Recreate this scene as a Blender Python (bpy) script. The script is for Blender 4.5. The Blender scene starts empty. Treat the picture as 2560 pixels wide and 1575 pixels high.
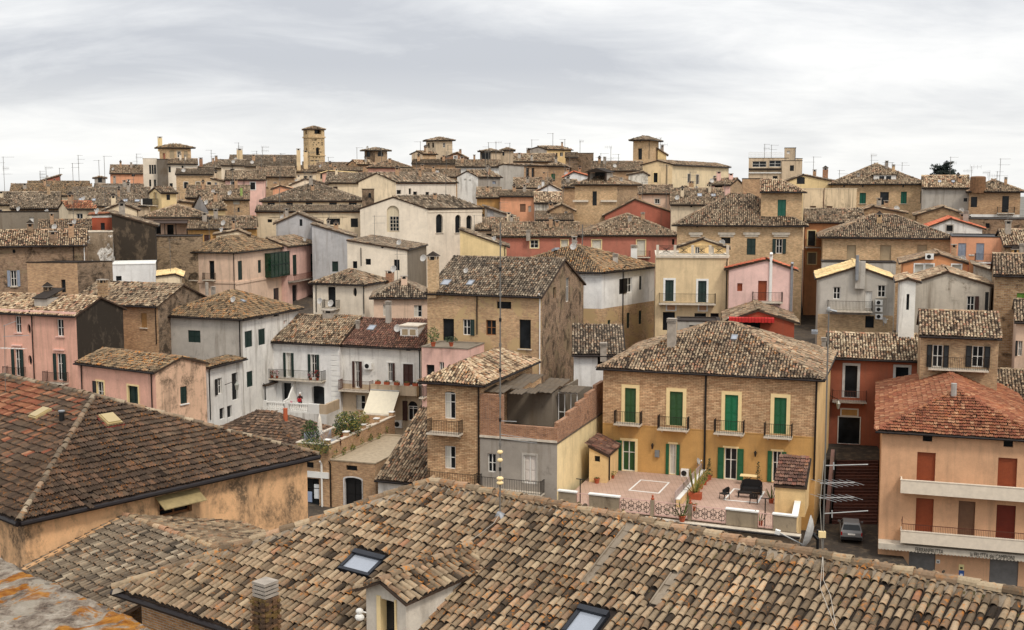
import bpy, bmesh, math, random
import numpy as np
from mathutils import Vector, Matrix
from mathutils.geometry import delaunay_2d_cdt

random.seed(7); RNG = np.random.default_rng(7)
SC = bpy.context.scene
COL = SC.collection

# ------------------------------------------------------------------ camera, sky, sun, exposure
CZ = 30.0
F = 2900.0
PITCH = math.atan(322.5 / F)
cam = bpy.data.cameras.new('camera'); cam_ob = bpy.data.objects.new('camera', cam); COL.objects.link(cam_ob)
cam.sensor_width = 36.0; cam.lens = 36.0 * F / 2560.0; cam.clip_start = 0.1; cam.clip_end = 20000.0
cam_ob.location = (0, 0, CZ); cam_ob.rotation_euler = (math.pi / 2 - PITCH, 0, 0)
SC.camera = cam_ob

SUN_EL, SUN_AZ = math.radians(52), math.radians(148)      # azimuth measured clockwise from +Y: behind the camera, to the right
sl = bpy.data.lights.new('sun', 'SUN'); sl.energy = 1.5; sl.angle = math.radians(11); sl.color = (1.0, 0.92, 0.81)
so = bpy.data.objects.new('sun', sl); COL.objects.link(so)
sdir = Vector((math.sin(SUN_AZ) * math.cos(SUN_EL), math.cos(SUN_AZ) * math.cos(SUN_EL), math.sin(SUN_EL)))
so.rotation_euler = sdir.to_track_quat('Z', 'Y').to_euler()
so.location = (0, -20, 80)

SC.view_settings.view_transform = 'Standard'; SC.view_settings.look = 'None'
SC.view_settings.exposure = 0.2; SC.view_settings.gamma = 1.0; SC.view_settings.use_curve_mapping = False
SC.render.engine = 'CYCLES'
SC.cycles.max_bounces = 5; SC.cycles.diffuse_bounces = 2; SC.cycles.glossy_bounces = 2
SC.cycles.use_denoising = True

class NT:
    """tiny node-tree writer"""
    def __init__(s, tree): s.t = tree; s.n = tree.nodes; s.l = tree.links
    def add(s, typ, ins=None, **props):
        nd = s.n.new(typ)
        for k, v in props.items(): setattr(nd, k, v)
        for k, v in (ins or {}).items(): s.set(nd.inputs[k], v)
        return nd
    def set(s, sock, v):
        if hasattr(v, 'links'): s.l.new(v, sock)
        elif hasattr(v, 'outputs'): s.l.new(v.outputs[0], sock)
        elif hasattr(sock.default_value, '__len__') and not isinstance(v, str) and hasattr(v, '__len__'):
            n = len(sock.default_value); v = tuple(v)
            sock.default_value = (v + (1.0,) * n)[:n]
        else: sock.default_value = v
    def math(s, op, a, b=0.0, clamp=False):
        return s.add('ShaderNodeMath', {0: a, 1: b}, operation=op, use_clamp=clamp).outputs[0]
    def mix(s, f, a, b, mode='MIX'):
        nd = s.add('ShaderNodeMixRGB', {0: f, 1: a, 2: b}, blend_type=mode); return nd.outputs[0]
    def ramp(s, f, stops, interp='LINEAR'):
        nd = s.add('ShaderNodeValToRGB', {0: f}); cr = nd.color_ramp; cr.interpolation = interp
        while len(cr.elements) < len(stops): cr.elements.new(0.5)
        for e, (p, c) in zip(cr.elements, stops):
            e.position = p; e.color = tuple(c)[:3] + (1.0,) if hasattr(c, '__len__') else (c, c, c, 1.0)
        return nd.outputs[0]
    def noise(s, vec, scale, detail=4.0, rough=0.55, dist=0.0):
        nd = s.add('ShaderNodeTexNoise', {'Scale': scale, 'Detail': detail, 'Roughness': rough, 'Distortion': dist})
        if vec is not None: s.set(nd.inputs['Vector'], vec)
        return nd.outputs[0]
    def vmul(s, vec, v):
        return s.add('ShaderNodeVectorMath', {0: vec, 1: v}, operation='MULTIPLY').outputs[0]

wd = bpy.data.worlds.new('World'); SC.world = wd; wd.use_nodes = True
def make_world():
    t = NT(wd.node_tree); t.n.clear()
    out = t.add('ShaderNodeOutputWorld')
    geo = t.add('ShaderNodeTexCoord')
    d = geo.outputs['Generated']
    sep = t.add('ShaderNodeSeparateXYZ', {0: d})
    z = t.math('MAXIMUM', sep.outputs[2], 0.0)
    nish = t.add('ShaderNodeTexSky', sky_type='NISHITA', sun_disc=False, sun_elevation=SUN_EL, sun_rotation=SUN_AZ)
    blue = t.mix(1.0, nish.outputs[0], (0.08, 0.08, 0.08), 'MULTIPLY')
    # a level cloud deck seen from below: direction projected on a plane overhead
    inv = t.math('DIVIDE', 1.0, t.math('ADD', z, 0.16))
    pl = t.add('ShaderNodeCombineXYZ', {0: t.math('MULTIPLY', sep.outputs[0], inv), 1: t.math('MULTIPLY', sep.outputs[1], inv), 2: 3.7})
    n1 = t.noise(t.vmul(pl, (0.46, 0.62, 1.0)), 1.0, 6.0, 0.50, 0.6)
    n2 = t.noise(t.vmul(pl, (1.5, 2.0, 1.0)), 1.0, 8.0, 0.62, 0.5)
    cl = t.math('ADD', t.math('MULTIPLY', n1, 0.70), t.math('MULTIPLY', n2, 0.30))
    col = t.ramp(cl, [(0.38, (0.54, 0.56, 0.60)), (0.46, (0.68, 0.695, 0.72)), (0.53, (0.83, 0.835, 0.84)), (0.61, (0.96, 0.955, 0.94))])
    # overcast luminance: brighter overhead, and a bright rim where the deck thins at the horizon
    lum = t.math('ADD', 0.96, t.math('MULTIPLY', t.math('POWER', z, 1.2), 0.55))
    rim = t.ramp(z, [(0.0, 1.0), (0.04, 0.75), (0.10, 0.0)])
    col = t.mix(t.math('MULTIPLY', rim, 0.58), col, (1.0, 0.99, 0.95))
    col = t.mix(1.0, col, lum, 'MULTIPLY')
    col = t.mix(0.96, blue, col)
    gr = t.ramp(t.math('ADD', t.math('MULTIPLY', sep.outputs[2], 10.0), 0.5, True), [(0.0, 0.0), (0.5, 1.0)])
    col = t.mix(gr, (0.16, 0.15, 0.13), col)
    bg = t.add('ShaderNodeBackground', {0: col, 1: 1.0})
    t.l.new(bg.outputs[0], out.inputs[0])
make_world()

# ------------------------------------------------------------------ pixel <-> world (the photograph is 2560 x 1575)
CP, SP = math.cos(PITCH), math.sin(PITCH)
CAM = Vector((0, 0, CZ))
def ray(px, py):
    u, v = (px - 1280.0) / F, -(py - 787.5) / F
    return Vector((u, CP + v * SP, -SP + v * CP))
def P(px, py, Y):
    d = ray(px, py); return CAM + d * (Y / d.y)
def on_z(px, py, z):
    d = ray(px, py); return CAM + d * ((z - CZ) / d.z)
def on_plane(px, py, o, n):
    d = ray(px, py); return CAM + d * ((o - CAM).dot(n) / d.dot(n))
def to_px(p):
    q = p - CAM; dep = q.y * CP - q.z * SP
    return 1280 + F * q.x / dep, 787.5 - F * (q.y * SP + q.z * CP) / dep
def go_px(p, d, px):
    """distance s so that p + s*d lies on pixel column px (d horizontal)"""
    k = (px - 1280.0) / F; q = p - CAM; d0 = q.y * CP - q.z * SP
    return (k * d0 - q.x) / (d.x - k * d.y * CP)

# ------------------------------------------------------------------ colours and materials
def C(r, g=None, b=None):
    if g is None: r, g, b = r
    f = lambda c: ((c / 255.0) / 12.92) if c <= 10 else (((c / 255.0) + 0.055) / 1.055) ** 2.4
    return (f(r), f(g), f(b))
MATS = {}
def newmat(key):
    m = bpy.data.materials.new(key); m.use_nodes = True; t = NT(m.node_tree); t.n.clear()
    o = t.add('ShaderNodeOutputMaterial'); b = t.add('ShaderNodeBsdfPrincipled'); t.l.new(b.outputs[0], o.inputs[0])
    return m, t, b
def simple(name, col, rough=0.6, metal=0.0, var=0.15, spec=0.4, scale=3.0):
    key = 's_' + name
    if key in MATS: return MATS[key]
    m, t, b = newmat(name); col = tuple(col)
    pos = t.add('ShaderNodeNewGeometry').outputs['Position']
    n = t.noise(pos, scale, 5.0, 0.6)
    f = t.ramp(n, [(0.3, 1.0 - var), (0.7, 1.0 + var)])
    t.set(b.inputs['Base Color'], t.mix(1.0, col, f, 'MULTIPLY'))
    b.inputs['Roughness'].default_value = rough; b.inputs['Metallic'].default_value = metal
    b.inputs['Specular IOR Level'].default_value = spec
    MATS[key] = m; return m
def plaster(col, dirt=0.35, mould=0.0, name='plaster', patch=None, patch_amt=0.0):
    dirt = min(1.0, dirt * 1.2 + .06); lu = .2126 * col[0] + .7152 * col[1] + .0722 * col[2]; col = tuple(x * .89 + lu * .11 for x in col); kk = min(1.08, .86 / max(col)); col = tuple(x * kk for x in col)
    """painted render: blotches, rain streaks, mould and worn patches, all in world space"""
    key = ('p',) + tuple(round(c, 3) for c in col) + (dirt, mould, patch, patch_amt)
    if key in MATS: return MATS[key]
    m, t, b = newmat(name)
    pos = t.add('ShaderNodeNewGeometry').outputs['Position']
    big = t.noise(pos, 0.30, 6.0, 0.6); mid = t.noise(pos, 1.7, 6.0, 0.65); fine = t.noise(pos, 14.0, 4.0, 0.6)
    c = t.mix(1.0, tuple(col), t.ramp(big, [(0.3, 0.84), (0.7, 1.10)]), 'MULTIPLY')
    c = t.mix(1.0, c, t.ramp(mid, [(0.25, 0.90), (0.75, 1.06)]), 'MULTIPLY')
    c = t.mix(1.0, c, t.ramp(fine, [(0.3, 0.93), (0.7, 1.05)]), 'MULTIPLY')
    st = t.noise(t.vmul(pos, (1.6, 1.6, 0.16)), 1.0, 7.0, 0.62, 0.4)
    sf = t.math('MULTIPLY', t.ramp(st, [(0.50, 0.0), (0.72, 1.0)]), dirt)
    c = t.mix(sf, c, C(112, 98, 82))
    sp = t.math('MULTIPLY', t.ramp(t.noise(pos, 0.9, 9.0, 0.72, 0.8), [(0.58, 0.0), (0.66, 1.0)]), min(1.0, dirt * 0.9))
    c = t.mix(sp, c, tuple(x * 0.55 for x in col))
    if patch:
        pf = t.ramp(t.noise(pos, 0.55, 8.0, 0.68, 0.6), [(0.60 - 0.25 * patch_amt, 0.0), (0.63 - 0.25 * patch_amt, 1.0)])
        c = t.mix(pf, c, patch)
    if mould > 0:
        a = t.noise(t.vmul(pos, (1.0, 1.0, 0.7)), 0.6, 12.0, 0.74, 0.3)
        mf = t.ramp(a, [(0.62 - 0.30 * mould, 0.0), (0.70 - 0.22 * mould, 1.0)])
        mf = t.math('MULTIPLY', mf, t.ramp(t.noise(pos, 7.0, 8.0, 0.75), [(0.36, 0.15), (0.52, 1.0)])) if mould < .7 else mf
        c = t.mix(t.math('MULTIPLY', mf, 0.9), c, C(50, 44, 38) if mould > .55 else C(98, 84, 68))
    t.set(b.inputs['Base Color'], c); b.inputs['Roughness'].default_value = 0.9; b.inputs['Specular IOR Level'].default_value = 0.2
    bp = t.add('ShaderNodeBump', {'Strength': 0.25, 'Distance': 0.03, 'Height': t.math('ADD', fine, mid)})
    t.l.new(bp.outputs[0], b.inputs['Normal'])
    MATS[key] = m; return m
def brick(c1, c2, mortar=(0.36, 0.31, 0.25), mould=0.0, patch=None, patch_amt=0.0, w=0.28, h=0.075, name='brickwork'):
    key = ('b',) + tuple(round(c, 3) for c in c1) + (mould, patch, patch_amt, w)
    if key in MATS: return MATS[key]
    m, t, b = newmat(name)
    uv = t.add('ShaderNodeUVMap'); geo = t.add('ShaderNodeNewGeometry'); pos = geo.outputs['Position']
    bt = t.add('ShaderNodeTexBrick', {'Vector': uv.outputs[0], 'Color1': c1, 'Color2': c2, 'Mortar': mortar, 'Scale': 1.0,
               'Mortar Size': 0.012, 'Mortar Smooth': 0.3, 'Brick Width': w, 'Row Height': h, 'Bias': 0.0})
    big = t.noise(pos, 0.35, 8.0, 0.65); mid = t.noise(pos, 2.5, 7.0, 0.7); rows = t.noise(t.vmul(pos, (3.0, 3.0, 14.0)), 1.0, 4.0, 0.7)
    c = t.mix(1.0, bt.outputs[0], t.ramp(big, [(0.3, 0.80), (0.7, 1.22)]), 'MULTIPLY')
    c = t.mix(1.0, c, t.ramp(mid, [(0.25, 0.76), (0.75, 1.25)]), 'MULTIPLY')
    c = t.mix(1.0, c, t.ramp(rows, [(0.28, 0.62), (0.45, 1.0), (0.75, 1.25)]), 'MULTIPLY')
    if patch:
        pf = t.ramp(t.noise(pos, 0.42, 8.0, 0.66, 0.8), [(0.62 - 0.25 * patch_amt, 0.0), (0.65 - 0.25 * patch_amt, 1.0)])
        c = t.mix(pf, c, patch)
    if mould > 0:
        mf = t.ramp(t.noise(pos, 0.7, 10.0, 0.74, 0.6), [(0.64 - 0.30 * mould, 0.0), (0.72 - 0.22 * mould, 1.0)])
        c = t.mix(t.math('MULTIPLY', mf, 0.85), c, C(58, 50, 42))
    t.set(b.inputs['Base Color'], c); b.inputs['Roughness'].default_value = 0.92; b.inputs['Specular IOR Level'].default_value = 0.15
    bp = t.add('ShaderNodeBump', {'Strength': 0.6, 'Distance': 0.03, 'Height': t.math('ADD', rows, t.math('MULTIPLY', bt.outputs['Fac'], -0.7))})
    t.l.new(bp.outputs[0], b.inputs['Normal'])
    MATS[key] = m; return m
TILE_PAL = {
 'coppi': [(0.0, C(54, 45, 36)), (0.14, C(89, 75, 59)), (0.3, C(146, 126, 99)), (0.45, C(112, 94, 73)), (0.6, C(169, 148, 118)), (0.74, C(127, 99, 74)), (0.88, C(180, 160, 128)), (1.0, C(154, 106, 74))],
 'grey':  [(0.0, C(55, 49, 41)), (0.2, C(97, 85, 71)), (0.45, C(134, 118, 97)), (0.65, C(104, 90, 74)), (0.85, C(171, 155, 130)), (1.0, C(136, 106, 80))],
 'bright': [(0.0, C(65, 52, 40)), (0.2, C(125, 99, 73)), (0.4, C(186, 164, 128)), (0.58, C(140, 108, 76)), (0.8, C(209, 188, 152)), (1.0, C(165, 109, 74))],
 'orange': [(0.0, C(61, 51, 40)), (0.2, C(104, 87, 63)), (0.45, C(140, 117, 85)), (0.65, C(117, 98, 73)), (0.85, C(160, 130, 87)), (1.0, C(140, 98, 60))],
 'dark':  [(0.0, C(57, 45, 36)), (0.3, C(91, 73, 59)), (0.5, C(78, 64, 52)), (0.7, C(104, 85, 67)), (0.88, C(112, 83, 63)), (1.0, C(131, 106, 82))],
 'red':   [(0.0, C(104, 64, 48)), (0.25, C(146, 90, 68)), (0.5, C(130, 80, 60)), (0.7, C(164, 116, 88)), (0.85, C(142, 94, 68)), (1.0, C(184, 142, 112))],
 'redbrown': [(0.0, C(70, 49, 40)), (0.35, C(110, 75, 59)), (0.6, C(95, 64, 52)), (0.85, C(132, 98, 78)), (1.0, C(127, 73, 55))],
 'new':   [(0.0, C(168, 88, 64)), (0.5, C(188, 104, 78)), (1.0, C(200, 130, 98))],
 'pale':  [(0.0, C(200, 172, 124)), (0.5, C(226, 200, 150)), (1.0, C(236, 212, 164))],
}
def tilemat(pal, lich=0.5, near=False):
    key = ('t', pal, lich, near)
    if key in MATS: return MATS[key]
    m, t, b = newmat('clay_tile_' + pal)
    pos = t.add('ShaderNodeNewGeometry').outputs['Position']
    at = t.add('ShaderNodeAttribute', attribute_name='rnd').outputs['Fac']
    c = t.ramp(at, TILE_PAL[pal])
    big = t.noise(pos, 0.25, 6.0, 0.6)
    c = t.mix(1.0, c, t.ramp(big, [(0.3, 0.74), (0.7, 1.16)]), 'MULTIPLY')
    mid = t.noise(pos, 9.0 if near else 4.0, 7.0, 0.7)
    c = t.mix(1.0, c, t.ramp(mid, [(0.28, 0.62), (0.5, 1.0), (0.75, 1.18)]), 'MULTIPLY')
    oi = t.add('ShaderNodeObjectInfo').outputs['Random']
    c = t.mix(1.0, c, t.ramp(oi, [(0.0, (0.80, 0.77, 0.73)), (0.35, (0.98, 0.97, 0.95)), (0.65, (0.92, 0.88, 0.83)), (1.0, (1.08, 1.04, 0.99))]), 'MULTIPLY')
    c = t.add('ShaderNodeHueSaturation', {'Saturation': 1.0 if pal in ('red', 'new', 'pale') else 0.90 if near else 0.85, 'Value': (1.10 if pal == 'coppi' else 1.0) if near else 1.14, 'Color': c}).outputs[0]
    # black and pale crust lichen, then orange lichen in clumps
    k = t.noise(pos, 16.0 if near else 5.0, 8.0, 0.75)
    gate = t.ramp(t.noise(pos, 1.3 if near else 0.7, 5.0, 0.6), [(0.40, 0.0), (0.60, 1.0)])
    bf = t.math('MULTIPLY', t.ramp(k, [(0.56, 0.0), (0.64, 1.0)]), t.math('ADD', t.math('MULTIPLY', gate, 0.7), 0.15))
    c = t.mix(t.math('MULTIPLY', bf, 0.6 if near else 0.8), c, C(66, 58, 48))
    wf = t.ramp(t.noise(pos, 22.0 if near else 7.0, 6.0, 0.7), [(0.66, 0.0), (0.72, 1.0)])
    c = t.mix(t.math('MULTIPLY', wf, 0.45), c, C(206, 196, 176))
    og = t.ramp(t.noise(pos, 1.1 if near else 0.5, 4.0, 0.6), [(0.42, 0.0), (0.60, 1.0)])
    of = t.math('MULTIPLY', t.ramp(t.noise(pos, 7.0 if near else 3.0, 6.0, 0.7, 0.5), [(0.545, 0.0), (0.60, 1.0)]), og)
    c = t.mix(t.math('MULTIPLY', of, lich), c, C(196, 120, 36))
    t.set(b.inputs['Base Color'], c); b.inputs['Roughness'].default_value = 0.88; b.inputs['Specular IOR Level'].default_value = 0.2
    bp = t.add('ShaderNodeBump', {'Strength': 0.35, 'Distance': 0.02, 'Height': t.math('ADD', mid, k)})
    t.l.new(bp.outputs[0], b.inputs['Normal'])
    MATS[key] = m; return m
def glassmat(key='dark_glass', col=(0.012, 0.014, 0.016), rough=0.12):
    if key in MATS: return MATS[key]
    m, t, b = newmat(key)
    pos = t.add('ShaderNodeNewGeometry').outputs['Position']
    n = t.noise(pos, 0.9, 3.0, 0.5)
    t.set(b.inputs['Base Color'], t.mix(1.0, tuple(col), t.ramp(n, [(0.3, 0.5), (0.7, 1.8)]), 'MULTIPLY'))
    b.inputs['Roughness'].default_value = rough; b.inputs['Specular IOR Level'].default_value = 0.25
    MATS[key] = m; return m
GLASS = glassmat()
SKYGLASS = simple('skylight_glass', C(150, 156, 166), 0.12, 0.0, 0.05, 0.8)
DARKWOOD = simple('dark_wood', C(58, 42, 32), 0.7)
UNDER = simple('roof_underside', C(66, 50, 38), 0.9, var=0.3)  # eave shadow is deepened by this dark colour
CHANNEL = simple('channel_tile', C(46, 37, 30), 0.95, var=0.3); CHANNEL_FAR = simple('far_channel_tile', C(112, 96, 76), 0.95, var=0.3)  # near colour holds the shade between tiles, far colour is lightened to offset it
IRON = simple('wrought_iron', C(40, 34, 30), 0.55, 0.3)
RUST = simple('rusty_iron', C(96, 56, 42), 0.75, 0.1)
GUTTER = simple('copper_gutter', C(34, 28, 26), 0.5, 0.3)
ZINC = simple('zinc', C(150, 152, 155), 0.45, 0.5)
ALU = simple('aluminium', C(168, 168, 166), 0.5, 0.2)
WHITEP = simple('white_paint', C(232, 230, 224), 0.6, var=0.06)
CREAMP = simple('cream_paint', C(238, 212, 158), 0.7, var=0.06)
STONE = simple('pale_stone', C(206, 194, 176), 0.85, var=0.2)
CONC = simple('concrete', C(160, 150, 138), 0.9, var=0.25)
GREEN = simple('green_shutter', C(26, 88, 52), 0.55, var=0.12)
GREEN2 = simple('old_green_shutter', C(44, 78, 40), 0.6, var=0.2)
DKGREEN = simple('dark_green_shutter', C(22, 44, 38), 0.6, var=0.2)
BROWN = simple('brown_shutter', C(66, 36, 26), 0.6, var=0.2)
REDSH = simple('red_brown_roller', C(150, 74, 42), 0.6, var=0.1)
DKRED = simple('dark_red_roller', C(112, 40, 22), 0.6, var=0.1)
TAUPE = simple('taupe_roller', C(120, 88, 66), 0.6, var=0.1)
GREYSH = simple('grey_blue_shutter', C(140, 148, 162), 0.6, var=0.1)
WOODF = simple('wood_frame', C(140, 92, 52), 0.6, var=0.15)
WHITEF = simple('white_frame', C(226, 222, 214), 0.5, var=0.05)
CURTAIN = simple('curtain', C(206, 200, 186), 0.8, var=0.1)
BLACKP = simple('black_paint', C(24, 23, 23), 0.5)
BLINDP = simple('blind_panel', C(164, 146, 118), 0.8, var=0.1)

# ------------------------------------------------------------------ mesh builder
class Fr:
    """a frame: origin + three axes"""
    def __init__(s, o, x, y, z): s.o, s.x, s.y, s.z = Vector(o), Vector(x), Vector(y), Vector(z)
    def __call__(s, a, b, c): return s.o + s.x * a + s.y * b + s.z * c
WORLD = Fr((0, 0, 0), (1, 0, 0), (0, 1, 0), (0, 0, 1))
def yaw(o, deg):
    a = math.radians(deg); return Fr(o, (math.cos(a), math.sin(a), 0), (-math.sin(a), math.cos(a), 0), (0, 0, 1))
class MB:
    def __init__(s): s.v = []; s.f = []; s.m = []; s.uv = []; s.mats = []
    def mi(s, mat):
        if mat not in s.mats: s.mats.append(mat)
        return s.mats.index(mat)
    def face(s, pts, mat, uv=None):
        if uv is None:
            a, b, c = Vector(pts[0]), Vector(pts[1]), Vector(pts[2]); n = (b - a).cross(c - a)
            if n.length > 1e-9 and abs(n.z) < .7 * n.length: h = Vector((-n.y, n.x, 0)).normalized(); uv = [(Vector(q).dot(h), q[2]) for q in pts]
            else: uv = [(q[0], q[1]) for q in pts]
        i = len(s.v); s.v.extend([tuple(p) for p in pts]); s.f.append(tuple(range(i, i + len(pts)))); s.m.append(s.mi(mat))
        s.uv.append(uv if uv else [(0.0, 0.0)] * len(pts))
    def box(s, fr, a0, a1, b0, b1, c0, c1, mat):
        q = [fr(a, b, c) for c in (c0, c1) for b in (b0, b1) for a in (a0, a1)]
        uvs = {0: (a1 - a0, c1 - c0)}
        for idx, (du, dv, ou, ov) in (((0, 1, 5, 4), (a1 - a0, c1 - c0, a0, c0)), ((1, 3, 7, 5), (b1 - b0, c1 - c0, b0, c0)), ((3, 2, 6, 7), (a1 - a0, c1 - c0, a0, c0)),
                    ((2, 0, 4, 6), (b1 - b0, c1 - c0, b0, c0)), ((4, 5, 7, 6), (a1 - a0, b1 - b0, a0, b0)), ((2, 3, 1, 0), (a1 - a0, b1 - b0, a0, b0))):
            s.face([q[i] for i in idx], mat, [(ou, ov), (ou + du, ov), (ou + du, ov + dv), (ou, ov + dv)])
    def tube(s, p, q, r, mat, n=6, r2=None, caps=True):
        p, q = Vector(p), Vector(q); d = (q - p)
        if d.length < 1e-6: return
        d.normalize(); a = d.orthogonal().normalized(); b = d.cross(a); r2 = r if r2 is None else r2
        A = [p + (a * math.cos(2 * math.pi * i / n) + b * math.sin(2 * math.pi * i / n)) * r for i in range(n)]
        B = [q + (a * math.cos(2 * math.pi * i / n) + b * math.sin(2 * math.pi * i / n)) * r2 for i in range(n)]
        for i in range(n): s.face([A[i], A[(i + 1) % n], B[(i + 1) % n], B[i]], mat)
        if caps: s.face(A[::-1], mat); s.face(B, mat)
    def path(s, pts, r, mat, n=5):
        for i in range(len(pts) - 1): s.tube(pts[i], pts[i + 1], r, mat, n)
    def lathe(s, fr, prof, mat, n=12, caps=True):
        rings = [[fr(r * math.cos(2 * math.pi * i / n), r * math.sin(2 * math.pi * i / n), z) for i in range(n)] for r, z in prof]
        for A, B in zip(rings, rings[1:]):
            for i in range(n): s.face([A[i], A[(i + 1) % n], B[(i + 1) % n], B[i]], mat)
        if caps: s.face(rings[0][::-1], mat); s.face(rings[-1], mat)
    def prism(s, pts, ext, mat):
        """polygon pts (3D, planar) extruded by vector ext"""
        ext = Vector(ext); A = [Vector(p) for p in pts]; B = [p + ext for p in A]; n = len(A)
        s.face(A[::-1], mat); s.face(B, mat)
        for i in range(n): s.face([A[i], A[(i + 1) % n], B[(i + 1) % n], B[i]], mat)
    def blob(s, c, rx, ry, rz, mat, n=8, m=5):
        for j in range(m):
            for i in range(n):
                def pt(i, j):
                    th = math.pi * j / m - math.pi / 2; ph = 2 * math.pi * i / n
                    return (c[0] + rx * math.cos(th) * math.cos(ph), c[1] + ry * math.cos(th) * math.sin(ph), c[2] + rz * math.sin(th))
                s.face([pt(i, j), pt(i + 1, j), pt(i + 1, j + 1), pt(i, j + 1)], mat)
    def build(s, name, parent=None, org=None, smooth=False, merge=False):
        me = bpy.data.meshes.new(name)
        o = Vector(org) if org is not None else Vector((0, 0, 0))
        me.from_pydata([(x - o.x, y - o.y, z - o.z) for x, y, z in s.v], [], s.f)
        for mt in s.mats: me.materials.append(mt)
        if len(s.mats) > 1: me.polygons.foreach_set('material_index', s.m)
        ul = me.uv_layers.new(name='UVMap'); ul.data.foreach_set('uv', [c for f in s.uv for q in f for c in q])
        if merge:
            bm = bmesh.new(); bm.from_mesh(me); bmesh.ops.remove_doubles(bm, verts=bm.verts, dist=1e-4); bmesh.ops.recalc_face_normals(bm, faces=bm.faces); bm.to_mesh(me); bm.free()
        if smooth: me.polygons.foreach_set('use_smooth', [True] * len(me.polygons))
        me.update()
        ob = bpy.data.objects.new(name, me); COL.objects.link(ob)
        if parent is not None: ob.parent = parent
        elif org is not None: ob.location = o
        return ob
def thing(name, label, cat, loc, group=None):
    o = bpy.data.objects.new(name, None); COL.objects.link(o); o.location = loc; o.empty_display_size = 0.3
    o['label'] = label; o['category'] = cat
    if group: o['group'] = group
    return o
def tag(o, label, cat, group=None):
    o['label'] = label; o['category'] = cat
    if group: o['group'] = group
    return o

# ------------------------------------------------------------------ roof tiles (vectorised)
def poly_uv(poly):
    p0 = poly[0]; e = (poly[1] - poly[0]).normalized()
    n = Vector((0, 0, 0))
    for i in range(len(poly)):
        a, b = poly[i], poly[(i + 1) % len(poly)]
        n += Vector(((a.y - b.y) * (a.z + b.z), (a.z - b.z) * (a.x + b.x), (a.x - b.x) * (a.y + b.y)))
    n.normalize(); w = n.cross(e).normalized()
    return p0, e, w, n, np.array([((p - p0).dot(e), (p - p0).dot(w)) for p in poly])
def inside(pts, Q, margin):
    ok = np.ones(len(pts), bool)
    for i in range(len(Q)):
        a, b = Q[i], Q[(i + 1) % len(Q)]; d = b - a; L = np.hypot(*d)
        if L < 1e-6: continue
        cr = (d[0] * (pts[:, 1] - a[1]) - d[1] * (pts[:, 0] - a[0])) / L
        ok &= cr > -margin
    return ok
def profile(kind, nseg, r, hs=0.92):
    if kind == 'flat':     # interlocking tile: two shallow ribs
        return np.array([(-r, 0.0), (-0.62 * r, 0.05), (-0.25 * r, 0.0), (0.12 * r, 0.0), (0.5 * r, 0.05), (r, 0.0)])
    a = np.linspace(math.pi, 0, nseg + 1); return np.stack([r * np.cos(a), r * hs * np.sin(a)], 1)
def tile_arrays(poly, du=0.21, dv=0.34, kind='coppi', nseg=4, lift=0.035, jit=1.0, skip=None, red=None, wob=0.0):
    """positions of every cover tile on one slope; returns (centres in u,v ; frame)"""
    p0, e, w, n, Q = poly_uv(poly)
    umin, vmin = Q.min(0); umax, vmax = Q.max(0)
    us = np.arange(umin + du / 2, umax, du); vs = np.arange(0.0, vmax, dv)
    U, V = np.meshgrid(us, vs); U = U.ravel(); V = V.ravel()
    ok = inside(np.stack([U, V + dv * 0.5], 1), Q, du * 0.25)
    if skip is not None: ok &= ~skip(U, V + dv * 0.5)
    return U[ok], V[ok], (p0, e, w, n, Q)
def tile_mesh(U, V, frame, du, dv, kind, nseg, lift, jit, rnd=None, base_lift=0.0, wob=0.0):
    p0, e, w, n, Q = frame; N = len(U)
    r = du * (0.5 if kind == 'flat' else 0.405)
    pr = profile(kind, nseg, r); K = len(pr)
    uo = RNG.normal(0, 0.012 * jit, N); vo = RNG.normal(0, 0.022 * jit, N); ln = dv * 1.12
    tw = RNG.normal(0, 0.025 * jit, N); lf = np.abs(RNG.normal(0, 0.006 * jit, N)); sc = 1 + RNG.normal(0, 0.04 * jit, N)
    wb = wob * (np.sin(U * 0.9 + V * 0.35) + np.sin(U * 0.37 - V * 0.6 + 1.0)) if wob else 0.0
    X = np.zeros((N, 2, K)); Yv = np.zeros((N, 2, K)); Z = np.zeros((N, 2, K))
    for k, (taper, vv, lz) in enumerate(((1.0, -0.02, lift), (0.84 if kind != 'flat' else 1.0, ln, 0.0))):
        X[:, k, :] = (U + uo)[:, None] + pr[None, :, 0] * taper * sc[:, None] + (tw * vv)[:, None]
        Yv[:, k, :] = (V + vo + vv)[:, None]
        Z[:, k, :] = pr[None, :, 1] * taper * sc[:, None] + lz + (lf + base_lift + wb)[:, None]
    p0, e, w, n = (np.array(a) for a in (p0, e, w, n))
    W3 = p0 + X[..., None] * e + Yv[..., None] * w + Z[..., None] * n
    verts = W3.reshape(-1, 3)
    base = (np.arange(N) * 2 * K)[:, None]
    i = np.arange(K - 1)[None, :]
    quads = np.stack([base + i, base + i + 1, base + K + i + 1, base + K + i], -1).reshape(-1, 4)
    if rnd is None: rnd = np.clip(RNG.random(N), 0, 1)
    return verts, quads, np.repeat(rnd, K - 1)
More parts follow.
